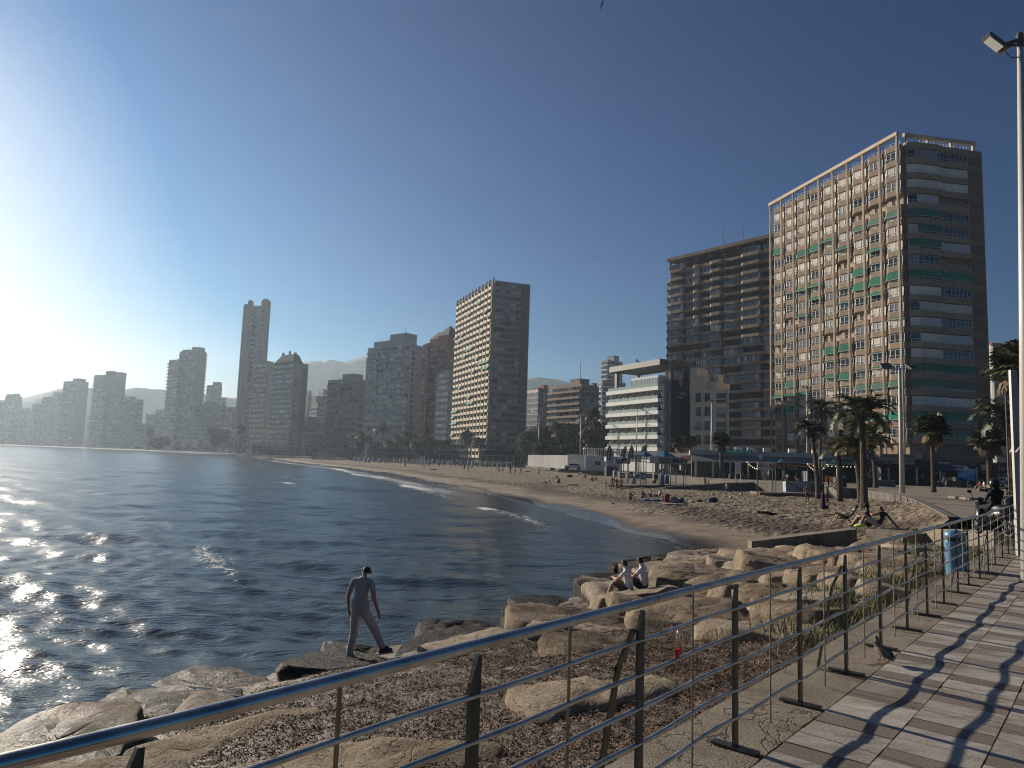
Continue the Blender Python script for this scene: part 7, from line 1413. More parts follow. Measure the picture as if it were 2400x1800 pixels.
# cars
def car(label, px, pb, z, rz, col, s=1., Y=None):
    x, y = G(px, pb, z) if Y is None else (AT(px, pb, Y)[0], Y); t = thing('parked_car', label, 'car', (x, y, z), rz); L, W = 4.4*s, 1.8*s
    prof = [(-2.2, .35), (-2.15, .85), (-1.9, 1.0), (-1.2, 1.02), (-.55, 1.5), (.9, 1.52), (1.75, 1.05), (2.15, .95), (2.2, .4)]; M = MB(); n = len(prof)
    for yy, k in ((-.88, 1), (.88, 1)): pass
    lo = [(x_, -.9, z_) for x_, z_ in prof]; hi = [(x_, .9, z_) for x_, z_ in prof]; ins = lambda z_: 1 if z_ < 1.1 else .82
    M.v = [(x_*s, -.9*ins(z_)*s, z_*s) for x_, z_ in prof]+[(x_*s, .9*ins(z_)*s, z_*s) for x_, z_ in prof]; M.f = [tuple(range(n)), tuple(range(2*n-1, n-1, -1))]+[(i, n+i, n+(i+1) % n, (i+1) % n) for i in range(n)]; M.m = [0]*(n+2); M.build('body', col, t)
    M = MB(); e = .012
    M.face([(-.52*s, -.755*s-e, 1.46*s), (-1.12*s, -.9*s-e, 1.06*s), (1.6*s, -.9*s-e, 1.1*s), (.88*s, -.755*s-e, 1.46*s)]); M.face([(-.52*s, .755*s+e, 1.46*s), (.88*s, .755*s+e, 1.46*s), (1.6*s, .9*s+e, 1.1*s), (-1.12*s, .9*s+e, 1.06*s)]); M.face([(-1.2*s-e, -.8*s, 1.06*s), (-.57*s-e, -.68*s, 1.49*s), (-.57*s-e, .68*s, 1.49*s), (-1.2*s-e, .8*s, 1.06*s)]); M.face([(1.72*s+e, -.78*s, 1.1*s), (1.72*s+e, .78*s, 1.1*s), (.93*s+e, .68*s, 1.5*s), (.93*s+e, -.68*s, 1.5*s)])
    M.build('glass', mat('car_glass', (.01, .012, .015), .08), t)
    w_ = MB(); w_.lathe([(.1, -.1), (.33, -.1), (.33, .1), (.1, .1)], n=16); wm = w_.mesh('wheel', [black])
    for xx in (-1.4, 1.4):
        for yy in (-.85, .85): o = inst('wheel', wm, t, (xx*s, yy*s, .33*s)); o.rotation_euler = (R(90), 0, 0)
    for yy in (-.6, .6): M = MB(); M.box(-2.23*s, -2.13*s, (yy-.18)*s, (yy+.18)*s, .68*s, .82*s); M.build('headlight', led, t)
    M = MB(); M.box(-2.24*s, -2.18*s, -.4*s, .4*s, .5*s, .64*s); M.build('grille', black, t)
car('white car parked beside the short palm in front of the restaurant', 1967, 1130, 2.25, 1.15, white)
car('white car parked in front of the site fence', 1342, 1088, 2.25, .1, white, 1.0, Y=172)
car('dark car far behind the scooters near the shops', 2235, 1128, 2.25, 0.2, mat('car_dark', (.02, .022, .026), .3), 1.0, Y=112)
# ================================================================== PEOPLE, LOUNGERS, SCOOTERS, BIRDS
skin = mat('skin', (.33, .19, .13), .6, var=.04, bump=0); skin_tan = mat('tanned_skin', (.23, .12, .075), .6, var=.05); hair = mat('dark_hair', (.015, .011, .009), .7); hair2 = mat('grey_hair', (.2, .18, .15), .8)
def cloth(name, c): return mat('cloth_'+name, c, .9, scale=8, var=.08, bump=.25, bscale=14)
CL = {k: cloth(k, v) for k, v in dict(white=(.78, .75, .72), grey=(.34, .33, .31), stone=(.47, .43, .35), black=(.012, .012, .014), navy=(.015, .02, .05), red=(.4, .02, .025), olive=(.06, .05, .035), brown=(.08, .045, .03), blue=(.04, .10, .22), pink=(.45, .2, .2), lightgrey=(.36, .35, .33), green=(.03, .1, .05), charcoal=(.035, .04, .042)).items()}
shoe = mat('pale_shoe', (.38, .36, .33), .7); neon = mat('neon_shoe', (.55, .75, .12), .6, var=0)
# joints (x right, y forward, z up) and radii
BASE = dict(pel=((0, 0, .95), .135), abd=((0, 0, 1.10), .125), che=((0, .01, 1.30), .150), upc=((0, 0, 1.42), .105), nek=((0, .01, 1.50), .055), hea=((0, .03, 1.60), .088), top=((0, .03, 1.69), .080),
    shL=((-.17, 0, 1.41), .068), elL=((-.23, -.02, 1.13), .043), wrL=((-.25, .04, .90), .030), haL=((-.25, .06, .82), .036), shR=((.17, 0, 1.41), .068), elR=((.23, -.02, 1.13), .043), wrR=((.25, .04, .90), .030), haR=((.25, .06, .82), .036),
    hiL=((-.09, 0, .88), .105), knL=((-.10, .02, .49), .060), anL=((-.10, 0, .09), .042), toL=((-.10, .16, .04), .038), hiR=((.09, 0, .88), .105), knR=((.10, .02, .49), .060), anR=((.10, 0, .09), .042), toR=((.10, .16, .04), .038))
BONES = [('pel', 'abd'), ('abd', 'che'), ('che', 'upc'), ('upc', 'nek'), ('nek', 'hea'), ('hea', 'top'), ('upc', 'shL'), ('shL', 'elL'), ('elL', 'wrL'), ('wrL', 'haL'), ('upc', 'shR'), ('shR', 'elR'), ('elR', 'wrR'), ('wrR', 'haR'), ('pel', 'hiL'), ('hiL', 'knL'), ('knL', 'anL'), ('anL', 'toL'), ('pel', 'hiR'), ('hiR', 'knR'), ('knR', 'anR'), ('anR', 'toR')]
def pose(**kw):
    d = dict(BASE)
    for k, v in kw.items(): d[k] = (v, d[k][1]) if len(v) == 3 else (v[:3], v[3])
    return d
# dressing: index 0 skin, 1 top, 2 bottom, 3 hair, 4 shoes ; per bone list of (t_end, slot)
def dress(sleeve=.5, trouser=1.0, top=True, shirtless=False, shoes=True, dresslen=None):
    T = 0 if shirtless else 1; S = [(sleeve, 1), (9, 0)] if sleeve > 0 and not shirtless else [(9, 0)]
    D = {('pel', 'abd'): [(.35, 2), (9, T)], ('abd', 'che'): [(9, T)], ('che', 'upc'): [(9, T)], ('upc', 'nek'): [(.25, T), (9, 0)], ('nek', 'hea'): [(9, 0)], ('hea', 'top'): [(9, 3)]}
    for s in 'LR':
        D[('upc', 'sh'+s)] = [(9, T)]; D[('sh'+s, 'el'+s)] = S if sleeve <= 1 else [(9, 1)]; D[('el'+s, 'wr'+s)] = [(9, 1 if sleeve > 1.5 and not shirtless else 0)]; D[('wr'+s, 'ha'+s)] = [(9, 0)]
        D[('pel', 'hi'+s)] = [(9, 2)]; D[('hi'+s, 'kn'+s)] = [(min(1, trouser*2), 2), (9, 0)] if trouser < .5 else [(9, 2)]; D[('kn'+s, 'an'+s)] = [((trouser-.5)*2, 2), (9, 0)] if trouser > .5 else [(9, 0)]; D[('an'+s, 'to'+s)] = [(9, 4 if shoes else 0)]
    return D
def fingers(M, w_, h_, up, side, L=.075, curl=.5):
    w_ = Vector(w_); h_ = Vector(h_); d = (h_-w_).normalized(); side = Vector(side).normalized(); side = (side-d*side.dot(d)).normalized(); pn = d.cross(side)
    for i, (o, l, r) in enumerate(((-.027, .8, .0075), (-.009, .98, .0085), (.009, 1.05, .009), (.027, .95, .0085))):
        p = h_+side*o+d*.012; a = d; q1 = p+a*L*l*.45; b = (a*math.cos(curl)+pn*math.sin(curl)); q2 = q1+b*L*l*.32; c = (a*math.cos(curl*2)+pn*math.sin(curl*2)); q3 = q2+c*L*l*.25; M.tube([p-d*.03, p, q1, q2, q3], [r*1.1, r*1.1, r, r*.9, r*.7], 6, 0)
    t = w_+d*.03+side*.03; t2 = t+(d*.6+side*.8).normalized()*.04; M.tube([t-side*.015, t, t2, t2+(d*.9+side*.3).normalized()*.028], [.013, .012, .010, .007], 6, 0)
def body_mesh(P, D, sub=1, hands=None, bulk=1.0, hairline=.25, female=False):
    keys = list(P); me = bpy.data.meshes.new('body'); me.from_pydata([P[k][0] for k in keys], [(keys.index(a), keys.index(b)) for a, b in BONES], []); o = bpy.data.objects.new('tmp', me); COL.objects.link(o)
    sk = o.modifiers.new('s', 'SKIN'); sk.use_smooth_shade = True; sk.branch_smoothing = .6; o.modifiers.new('b', 'SUBSURF').levels = sub
    for i, k in enumerate(keys):
        r = P[k][1]*(bulk if k in ('pel', 'abd', 'che') else 1); f = 1.0
        if k == 'che': rr = (r*1.12, r*.80)
        elif k in ('pel', 'abd'): rr = (r*1.06, r*.84)
        else: rr = (r, r)
        me.skin_vertices[0].data[i].radius = rr; me.skin_vertices[0].data[i].use_root = (k == 'pel')
    dg = bpy.context.evaluated_depsgraph_get(); dg.update(); m2 = bpy.data.meshes.new_from_object(o.evaluated_get(dg)); bpy.data.objects.remove(o)
    J = {k: Vector(P[k][0]) for k in P}; hd = J['top']-J['hea']; ctr = (J['hea']+J['top'])/2; fw = (J.get('face', None) or Vector((0, 1, 0)))
    slots = []
    for p in m2.polygons:
        c = p.center; best = None
        for a, b in BONES:
            A, B = J[a], J[b]; d = B-A; t = max(0, min(1, (c-A).dot(d)/d.length_squared)); dist = (c-(A+d*t)).length/(P[a][1]*(1-t)+P[b][1]*t)
            if best is None or dist < best[0]: best = (dist, (a, b), t)
        s = 0
        for te, sl_ in D[best[1]]:
            if best[2] <= te: s = sl_; break
        if best[1] in (('hea', 'top'), ('nek', 'hea')):
            rel = c-J['hea']; front = rel.dot(P.get('_face', Vector((0, 1, 0)))); upv = rel.dot(hd.normalized()); s = 3 if (upv > -.05 and front < -.01+max(0, upv)*.9) or upv > .11 else 0
        slots.append(s)
    M = MB(); M.v = [tuple(v.co) for v in m2.vertices]; M.f = [tuple(p.vertices) for p in m2.polygons]; M.m = slots; bpy.data.meshes.remove(m2)
    if hands:
        for s in hands: fingers(M, J['wr'+s], J['ha'+s], None, (0, 1, 0) if abs((J['ha'+s]-J['wr'+s]).normalized().y) < .8 else (1, 0, 0), curl=.45)
        # nose, ears
        F_ = P.get('_face', Vector((0, 1, 0))); h = J['hea']; sd = F_.cross(Vector((0, 0, 1))).normalized(); M.ball(tuple(h+F_*.098+Vector((0, 0, .01))), .013, .016, .022, 8, 6, 0)
        for k in (-1, 1): M.ball(tuple(h+sd*k*.09+Vector((0, 0, .01))), .013, .022, .032, 8, 6, 0)
        for k in (-1, 1): M.ball(tuple(h+F_*.078+sd*k*.032+Vector((0, 0, .02))), .010, .006, .006, 8, 6, 3)
        M.tube([tuple(h+F_*.088-sd*.025+Vector((0, 0, -.035))), tuple(h+F_*.094+Vector((0, 0, -.035))), tuple(h+F_*.088+sd*.025+Vector((0, 0, -.035)))], .006, 5, 0)
    return M
PLACE = [skin, CL['white'], CL['navy'], hair, shoe]
def mkbody(P, D, **k): return body_mesh(P, D, **k).mesh('body', PLACE, True)
def person(label, me, loc, rz, mats, group=None, sc=1.0):
    t = thing('person', label, 'person', loc, rz, group); t.scale = (sc, sc, sc); o = inst('body', me, t)
    for i, m_ in enumerate(mats):
        if i < len(o.material_slots): o.material_slots[i].link = 'OBJECT'; o.material_slots[i].material = m_
    return t
V3 = Vector
STAND = pose(); WALK = pose(knL=(-.09, .16, .52), anL=(-.09, .24, .10), toL=(-.09, .40, .07), knR=(.09, .04, .50), anR=(.09, -.28, .16), toR=(.09, -.16, .05), elL=(-.23, -.09, 1.15), wrL=(-.24, -.06, .92), haL=(-.24, -.02, .85), elR=(.23, .04, 1.14), wrR=(.24, .2, .96), haR=(.24, .26, .90))
AKIMBO = pose(elL=(-.38, -.06, 1.18), wrL=(-.20, .05, 1.02), haL=(-.15, .07, 1.0), elR=(.38, -.06, 1.18), wrR=(.20, .05, 1.02), haR=(.15, .07, 1.0), knL=(-.13, .02, .49), anL=(-.17, 0, .09), toL=(-.19, .15, .04), knR=(.13, .02, .49), anR=(.17, 0, .09), toR=(.19, .15, .04))
SIT = pose(pel=(0, 0, .11), abd=(0, .03, .28), che=(0, .09, .47), upc=(0, .10, .60), nek=(0, .12, .67), hea=(0, .15, .77), top=(0, .16, .86), shL=(-.17, .10, .58), shR=(.17, .10, .58), elL=(-.24, .30, .42), elR=(.24, .30, .42), wrL=(-.10, .47, .46), wrR=(.10, .47, .46), haL=(-.03, .50, .47), haR=(.03, .50, .47), hiL=(-.10, .06, .11), hiR=(.10, .06, .11), knL=(-.13, .40, .46), knR=(.13, .40, .46), anL=(-.11, .66, .10), anR=(.11, .66, .10), toL=(-.11, .82, .05), toR=(.11, .82, .05))
SITB = pose(pel=(0, 0, .11), abd=(0, -.04, .28), che=(0, -.13, .46), upc=(0, -.17, .58), nek=(0, -.17, .66), hea=(0, -.13, .76), top=(0, -.12, .85), shL=(-.17, -.17, .57), shR=(.17, -.17, .57), elL=(-.26, -.30, .33), elR=(.26, -.30, .33), wrL=(-.28, -.40, .10), wrR=(.28, -.40, .10), haL=(-.28, -.46, .04), haR=(.28, -.46, .04), hiL=(-.1, .06, .11), hiR=(.1, .06, .11), knL=(-.14, .46, .30), knR=(.12, .5, .12), anL=(-.12, .78, .08), anR=(.12, .92, .08), toL=(-.12, .93, .1), toR=(.14, .98, .2))
LIE = pose(pel=(0, 0, .13), abd=(0, -.18, .13), che=(0, -.38, .15), upc=(0, -.5, .15), nek=(0, -.58, .16), hea=(0, -.68, .18), top=(0, -.77, .18), shL=(-.17, -.48, .14), shR=(.17, -.48, .14), elL=(-.3, -.62, .08), elR=(.3, -.6, .08), wrL=(-.12, -.75, .07), wrR=(.14, -.74, .07), haL=(-.05, -.78, .07), haR=(.06, -.78, .07), hiL=(-.1, .08, .12), hiR=(.1, .08, .12), knL=(-.12, .48, .09), knR=(.12, .48, .09), anL=(-.12, .88, .07), anR=(.12, .88, .07), toL=(-.14, 1.0, .05), toR=(.14, 1.0, .05))
CHAIR = pose(pel=(0, 0, .50), abd=(0, -.04, .68), che=(0, -.07, .88), upc=(0, -.06, 1.0), nek=(0, -.04, 1.08), hea=(0, 0, 1.18), top=(0, .01, 1.27), shL=(-.17, -.06, .98), shR=(.17, -.06, .98), elL=(-.23, .06, .76), elR=(.23, .06, .76), wrL=(-.12, .28, .68), wrR=(.12, .28, .68), haL=(-.07, .34, .66), haR=(.07, .34, .66), hiL=(-.1, .06, .5), hiR=(.1, .06, .5), knL=(-.12, .46, .50), knR=(.12, .46, .50), anL=(-.12, .52, .1), anR=(.12, .52, .1), toL=(-.12, .68, .05), toR=(.12, .68, .05))
BALL = pose(knL=(-.1, .12, .5), anL=(-.08, .02, .1), toL=(-.08, .18, .04), knR=(.12, .2, .56), anR=(.12, -.02, .32), toR=(.12, .1, .22), elL=(-.32, -.05, 1.2), wrL=(-.36, .1, 1.0), haL=(-.36, .15, .95), elR=(.3, .02, 1.16), wrR=(.3, .2, .98), haR=(.3, .26, .94), che=(0, .06, 1.3), hea=(0, .1, 1.57), top=(0, .12, 1.66))
RECL = pose(pel=(0, 0, .34), abd=(0, -.12, .44), che=(0, -.28, .58), upc=(0, -.38, .68), nek=(0, -.43, .74), hea=(0, -.50, .82), top=(0, -.56, .89), shL=(-.17, -.37, .66), shR=(.17, -.37, .66), elL=(-.24, -.2, .48), elR=(.24, -.2, .48), wrL=(-.1, .0, .52), wrR=(.1, .0, .52), haL=(-.03, .04, .54), haR=(.03, .04, .54), hiL=(-.1, .06, .34), hiR=(.1, .06, .34), knL=(-.1, .48, .60), knR=(.1, .46, .50), anL=(-.02, .92, .46), anR=(.1, .62, .1), toL=(-.02, 1.05, .52), toR=(.1, .78, .06))
dS = dress(.5, 1.0); dShort = dress(.5, .38); dTrunk = dress(0, .3, shirtless=True, shoes=False); dBik = dress(0, .06, shirtless=True, shoes=False)
B_ = dict(stand=mkbody(STAND, dS), walk=mkbody(WALK, dS), walks=mkbody(WALK, dShort), akimbo=mkbody(AKIMBO, dTrunk), standt=mkbody(STAND, dTrunk), standb=mkbody(pose(knL=(-.06, .02, .49), anL=(-.06, 0, .09)), dBik), sit=mkbody(SIT, dTrunk), sits=mkbody(SIT, dShort), sitb=mkbody(SITB, dBik), lie=mkbody(LIE, dBik), liet=mkbody(LIE, dS), chair=mkbody(CHAIR, dShort), chairl=mkbody(CHAIR, dS), ball=mkbody(BALL, dTrunk), recl=mkbody(RECL, dBik))
def ms(top='white', bot='navy', sk=None, hr=None, sh=None): return [sk or skin, CL[top], CL[bot], hr or hair, sh or shoe]

# ---- the man stepping along the waterline (seen from behind)
def walker():
    x, y = G(838, 1548, .42); z = .42
    P = pose(pel=(0, 0, .96), abd=(0, 0, 1.11), che=(0, .03, 1.31), upc=(0, .05, 1.43), nek=(0, .09, 1.50), hea=(.0, .15, 1.58), top=(0, .20, 1.66), hiL=(-.09, 0, .89), knL=(-.12, .03, .48), anL=(-.15, -.06, .09), toL=(-.16, .09, .04), hiR=(.10, 0, .89), knR=(.25, .12, .56), anR=(.42, .14, .24), toR=(.50, .27, .21),
             shL=(-.19, .02, 1.41), elL=(-.25, -.03, 1.13), wrL=(-.24, .0, .88), haL=(-.22, .01, .80), shR=(.19, .05, 1.41), elR=(.25, .04, 1.14), wrR=(.30, .12, .90), haR=(.31, .14, .82))
    P['pel'] = (P['pel'][0], .15); P['che'] = (P['che'][0], .168); P['abd'] = (P['abd'][0], .145); P['hiL'] = (P['hiL'][0], .118); P['hiR'] = (P['hiR'][0], .118); P['knL'] = (P['knL'][0], .082); P['knR'] = (P['knR'][0], .085); P['anL'] = (P['anL'][0], .066); P['anR'] = (P['anR'][0], .066)
    D = dress(.55, 1.0); me = mkbody(P, D, sub=2, hands='LR'); t = person('man in grey t-shirt and trousers stepping over wet rocks at the waterline', me, (x, y, z), -.35, [skin, CL['grey'], CL['stone'], hair, CL['charcoal']], sc=1.03)
    M = MB()
    for (a, b) in ((P['anL'][0], P['toL'][0]), (P['anR'][0], P['toR'][0])):
        a = V3(a); b = V3(b); d = (b-a); d.z = 0; d.normalize(); c = V3((a.x, a.y, b.z-.03)); M.tube([c-d*.07, c+d*.02, c+d*.14, c+d*.2], [.045, .05, .052, .038], 10)
    M.build('shoes', CL['charcoal'], t, True); M = MB()
    for (a, b) in ((P['anL'][0], P['toL'][0]), (P['anR'][0], P['toR'][0])):
        a = V3(a); b = V3(b); d = (b-a); d.z = 0; d.normalize(); c = V3((a.x, a.y, b.z-.065)); M.bar(c-d*.11, c+d*.23, .09, .025)
    M.build('shoe_soles', shoe, t)
    # fabric folds: shirt hem skirt over the hips
    M = MB(); n = 20; r = [];
    for k, (zz, rx, ry) in enumerate(((1.10, .168, .135), (1.0, .172, .142), (.93, .182, .15), (.90, .178, .146))):
        for j in range(n): a = 6.283*j/n; M.v.append(((rx+.006*math.sin(5*a+k))*math.cos(a), (ry+.006*math.sin(7*a))*math.sin(a), zz))
    for i in range(3):
        for j in range(n): a0 = i*n+j; a1 = i*n+(j+1) % n; M.f.append((a0, a1, a1+n, a0+n)); M.m.append(0)
    M.build('shirt_hem', CL['grey'], t, True)
walker()
# ---- two men sitting side by side on the rocks
def pair():
    x, y = G(1478, 1392, 1.0); P = pose(**{k: v[0] for k, v in SIT.items()}); P = dict(SIT); P['pel'] = ((0, 0, .13), .155); P['abd'] = ((0, .03, .30), .15); P['che'] = ((0, .10, .50), .17); P['upc'] = ((0, .12, .62), .115); P['hea'] = ((0, .19, .79), .09); P['top'] = ((0, .2, .88), .083)
    P['anL'] = ((-.13, .62, -.16), .042); P['anR'] = ((.11, .70, -.14), .042); P['toL'] = ((-.13, .78, -.22), .038); P['toR'] = ((.11, .86, -.2), .038); P['knL'] = ((-.13, .42, .32), .062); P['knR'] = ((.13, .44, .34), .062); P['elL'] = ((-.25, .26, .40), .045); P['elR'] = ((.25, .26, .40), .045); P['wrL'] = ((-.1, .44, .42), .03); P['wrR'] = ((.1, .46, .42), .03); P['haL'] = ((-.03, .5, .41), .034); P['haR'] = ((.03, .5, .43), .034)
    me = mkbody(P, dress(.6, .42), sub=2, hands='LR', bulk=1.05); rz = 1.02
    a = person('left man of the seated pair in white t-shirt and dark shorts', me, (x, y, .95), rz, [skin, CL['white'], CL['olive'], hair, mat('white_shoe', (.6, .58, .55), .6)])
    M = MB(); M.tube([(-.075, .27, .82), (-.03, .295, .82), (.03, .295, .82), (.075, .27, .82)], .014, 6); M.build('sunglasses', black, a)
    b = person('right man of the seated pair in a white t-shirt, half behind his friend', me, (x+.48, y+.42, .97), rz+.05, [skin, CL['white'], CL['black'], hair, CL['black']], sc=1.01)
    M = MB(); M.tube([(-.075, .27, .82), (-.03, .295, .82), (.03, .295, .82), (.075, .27, .82)], .014, 6); M.build('sunglasses', black, b)
pair()
# ---- man and woman sitting on the ledge
def ledge_couple():
    x, y = G(2062, 1238, 2.08)
    P = pose(pel=(0, 0, .13, .155), abd=(.02, -.04, .30, .15), che=(.04, -.10, .50, .172), upc=(.05, -.12, .62, .12), nek=(.03, -.11, .69, .062), hea=(-.02, -.06, .79, .092), top=(-.04, -.05, .88, .085), shL=(-.13, -.10, .60, .075), shR=(.23, -.12, .59, .075), elL=(-.34, .10, .52, .048), wrL=(-.20, .26, .58, .034), haL=(-.13, .22, .62, .036), elR=(.42, -.22, .36, .05), wrR=(.58, -.36, .11, .035), haR=(.63, -.42, .04, .036),
             hiL=(-.1, .06, .12, .12), hiR=(.1, .06, .12, .12), knL=(-.22, .46, .50, .075), anL=(-.26, .60, .13, .05), toL=(-.28, .76, .06, .044), knR=(.02, .52, .30, .08), anR=(-.10, .66, .09, .05), toR=(-.2, .76, .05, .042))
    P['_face'] = V3((-.75, .66, 0)).normalized(); P2 = {k: v for k, v in P.items()}
    def bm(P, D): f = P.pop('_face'); 
    D = dress(.12, .45); Pq = dict(P); Pq.pop('_face'); me = mkbody(Pq, D, sub=2, hands='LR'); t = person('man in dark tank top and neon trainers sitting on the concrete ledge', me, (x, y, 2.07), .62, [skin, CL['charcoal'], CL['lightgrey'], skin_tan, neon])
    M = MB(); M.tube([(-.265, .60, .26), (-.262, .60, .12)], .056, 10); M.tube([(-.05, .62, .20), (-.1, .66, .11)], .056, 10); M.build('socks', CL['white'], t, True)
    M = MB(); M.tube([(-.24, .50, .06), (-.27, .62, .065), (-.29, .78, .05), (-.3, .86, .04)], [.05, .058, .052, .03], 10); M.tube([(-.04, .56, .05), (-.12, .68, .06), (-.22, .8, .05), (-.27, .86, .04)], [.05, .056, .05, .03], 10); M.build('trainers', neon, t, True)
    w_ = person('woman with a dark cap hidden behind the man on the concrete ledge', B_['sits'], (x+.05, y+.75, 2.0), .8, ms('black', 'navy'), sc=1.06); M = MB(); M.ball((0, .17, .86), .11, .12, .09, 12, 8); M.bar((0, .26, .87), (0, .40, .85), .14, .02); M.build('cap', CL['navy'], w_, True)
ledge_couple()

def beach_people():
    L = [  # px, py(foot), kind, facing, mats, label
     (1419, 1149, 'standt', 2.2, ms(bot='lightgrey'), 'child standing left of the group of four near the bins', .78),
     (1435, 1153, 'standt', 3.3, ms(bot='pink', sk=skin_tan), 'person in pink shorts, second from the left in the standing group of four', 1.02),
     (1445, 1153, 'standb', 3.0, ms(bot='red', sk=skin_tan), 'woman in a dark red bikini, third from the left in the standing group', .98),
     (1456, 1152, 'akimbo', 3.4, ms(bot='black', sk=skin_tan), 'person in black shorts with hands on hips, right end of the standing group', .92),
     (1704, 1167, 'ball', 1.9, ms(bot='navy', sk=skin_tan), 'boy in navy shorts kicking a ball on the sand', .93),
     (1892, 1183, 'akimbo', .15, ms(bot='brown', sk=skin_tan), 'tanned person in brown shorts standing below the black wakeboard sign', 1.05),
     (1478, 1172, 'sit', 2.9, ms(bot='black', sk=skin_tan), 'shirtless person sitting on the sand, left of the big beach towel group', 1.0),
     (1504, 1172, 'sit', 3.6, ms(bot='brown', sk=skin_tan, hr=CL['black']), 'person sitting second from the left in the towel group with arms raised', 1.0),
     (1528, 1169, 'sits', 1.6, ms('lightgrey', 'blue'), 'person in pale clothes sitting in the middle of the towel group', 1.0),
     (1544, 1166, 'sitb', 1.9, ms('white', 'white', sk=skin_tan), 'person leaning back at the right of the towel group', 1.0),
     (1284, 1135, 'sitb', 1.7, ms(bot='black', hr=hair2), 'sunbather sitting with legs stretched, left of the group by the dark bag', 1.0),
     (1312, 1134, 'sits', 1.0, ms('black', 'black'), 'person in black crouching beside a folding chair on the sand', 1.05),
     (1308, 1124, 'sits', 1.8, ms('grey', 'black', sk=skin_tan), 'person sitting in a beach chair behind the crouching one', 1.0),
     (1341, 1139, 'lie', 1.6, ms(bot='black', sk=skin_tan), 'person lying face down on the sand right of the crouching one', 1.0),
     (1360, 1118, 'chair', 1.9, ms('lightgrey', 'black', sk=skin_tan), 'person in a low chair with raised legs near the wall, left one', .95),
     (1373, 1120, 'sits', 1.9, ms('red', 'brown', sk=skin_tan), 'person in red sitting right of the low chair', 1.0),
     (1390, 1129, 'sits', 2.1, ms('black', 'navy', sk=skin_tan), 'person in dark clothes sitting left of the blond one', 1.0),
     (1399, 1126, 'sit', 1.7, ms(bot='brown', hr=hair2), 'blond person sitting on the sand left of the jet ski stall', 1.0),
     (1263, 1116, 'walks', 2.8, ms('white', 'black', sk=skin_tan), 'person in a white top playing on the sand in front of the low wall', .95),
     (1196, 1112, 'walk', .6, ms('black', 'black'), 'person in black strolling on the sand, left of the palms cluster', 1.1),
     (1207, 1115, 'walks', 2.0, ms('pink', 'black', sk=skin_tan), 'person in a light top next to the strolling one in black', 1.0),
     (1221, 1112, 'walk', 1.2, ms('navy', 'black'), 'dark dressed person right of the strolling pair', 1.1),
     (1172, 1106, 'sits', 1.5, ms('black', 'black', sk=skin_tan), 'person bending low on the sand left of the strolling trio', 1.1),
     (1180, 1104, 'sits', 1.2, ms('navy', 'black'), 'second low sitting person left of the strolling trio', 1.0),
     (1236, 1106, 'liet', 1.6, ms('black', 'black'), 'dark figure lying on the sand right of the strolling trio', 1.1),
     (1088, 1106, 'walk', .8, ms('charcoal', 'grey'), 'left one of the two people walking toward the sunbeds', 1.12),
     (1097, 1105, 'walks', 5.5, ms('grey', 'lightgrey'), 'right one of the two people walking toward the sunbeds', 1.12),
     (1016, 1101, 'liet', 1.7, ms('black', 'black'), 'dark figure lying on the sand beside the lifeguard chair', 1.3),
     (949, 1097, 'walk', 4.0, ms('grey', 'charcoal'), 'lone person walking on the sand left of the lifeguard chair', 1.15),
     (1007, 1094, 'walk', 2.0, ms('navy', 'navy'), 'person walking right of the lifeguard chair', 1.1),
     (1035, 1092, 'walk', 5.0, ms('lightgrey', 'blue'), 'person in pale clothes among the sunbeds', 1.1),
     (738, 1083, 'walk', 1.0, ms('lightgrey', 'lightgrey', sk=skin_tan), 'far person walking at the narrow part of the beach', 1.3),
     (635, 1076, 'walk', 5.0, ms('black', 'brown'), 'far person at the water edge below the dark-roofed tower', 1.3),
     (796, 1076, 'walk', 1.0, ms('black', 'navy'), 'left one of three far people standing under the banded block', 1.4),
     (805, 1076, 'walk', 2.0, ms('charcoal', 'black'), 'middle one of three far people under the banded block', 1.4),
     (812, 1076, 'walk', 3.0, ms('navy', 'black'), 'right one of three far people under the banded block', 1.4),
     (401, 1058, 'walk', 3.0, ms('black', 'black'), 'tiny far person on the shore, leftmost', 1.6), (520, 1069, 'standt', 3.0, ms(bot='black', sk=skin_tan), 'bather standing in the shallow water far left', 1.25)]
    for px, py, k, rz, m_, lab, sc in L:
        z = .9
        for _ in range(4): x, y = G(px, py, z); z = max(.0, sand_z(x, y)) if px != 520 else -.3
        person(lab, B_[k], (x, y, z), rz, m_, None, sc)
    rg = random.Random(77); ks = ['walk', 'stand', 'standt', 'walks', 'standb', 'sits']; cs_ = ['white', 'navy', 'black', 'red', 'lightgrey', 'blue', 'brown', 'pink']
    for i in range(18):
        px = 1030+i*12.4; z = 1.1; py = 1093+(px-1030)*.035+rg.uniform(-3, 3)
        for _ in range(4): x, y = G(px, py, z); z = sand_z(x, y)
        person('small beachgoer between the sunbeds and the palms, %s from the left' % OD[i], B_[ks[rg.randrange(6)]], (x, y, z), rg.random()*6.28, ms(rg.choice(cs_), rg.choice(cs_), sk=rg.choice([skin, skin_tan])), 'beachgoers near the sunbeds', 1.1)
    # sleeper on the sand and beach things
    x, y = G(1798, 1197, 1.15); person('person lying alone on the sand in dark clothes, right of the ball players', B_['liet'], (x, y, sand_z(x, y)), -1.5, ms('black', 'brown', sk=skin_tan), None, 1.05)
    def heap(name, lab, cat, px, py, s, m_, fl=.4):
        z = .9
        for _ in range(3): x, y = G(px, py, z); z = sand_z(x, y)
        M = MB(); rg = random.Random(px)
        for i in range(5): M.ball((rg.uniform(-.5, .5)*s, rg.uniform(-.2, .2)*s, fl*s*.4), s*rg.uniform(.25, .45), s*.3, s*fl*rg.uniform(.7, 1.1), 9, 6)
        tag(M.build(name, m_, None, True, loc=(x, y, z)), lab, cat)
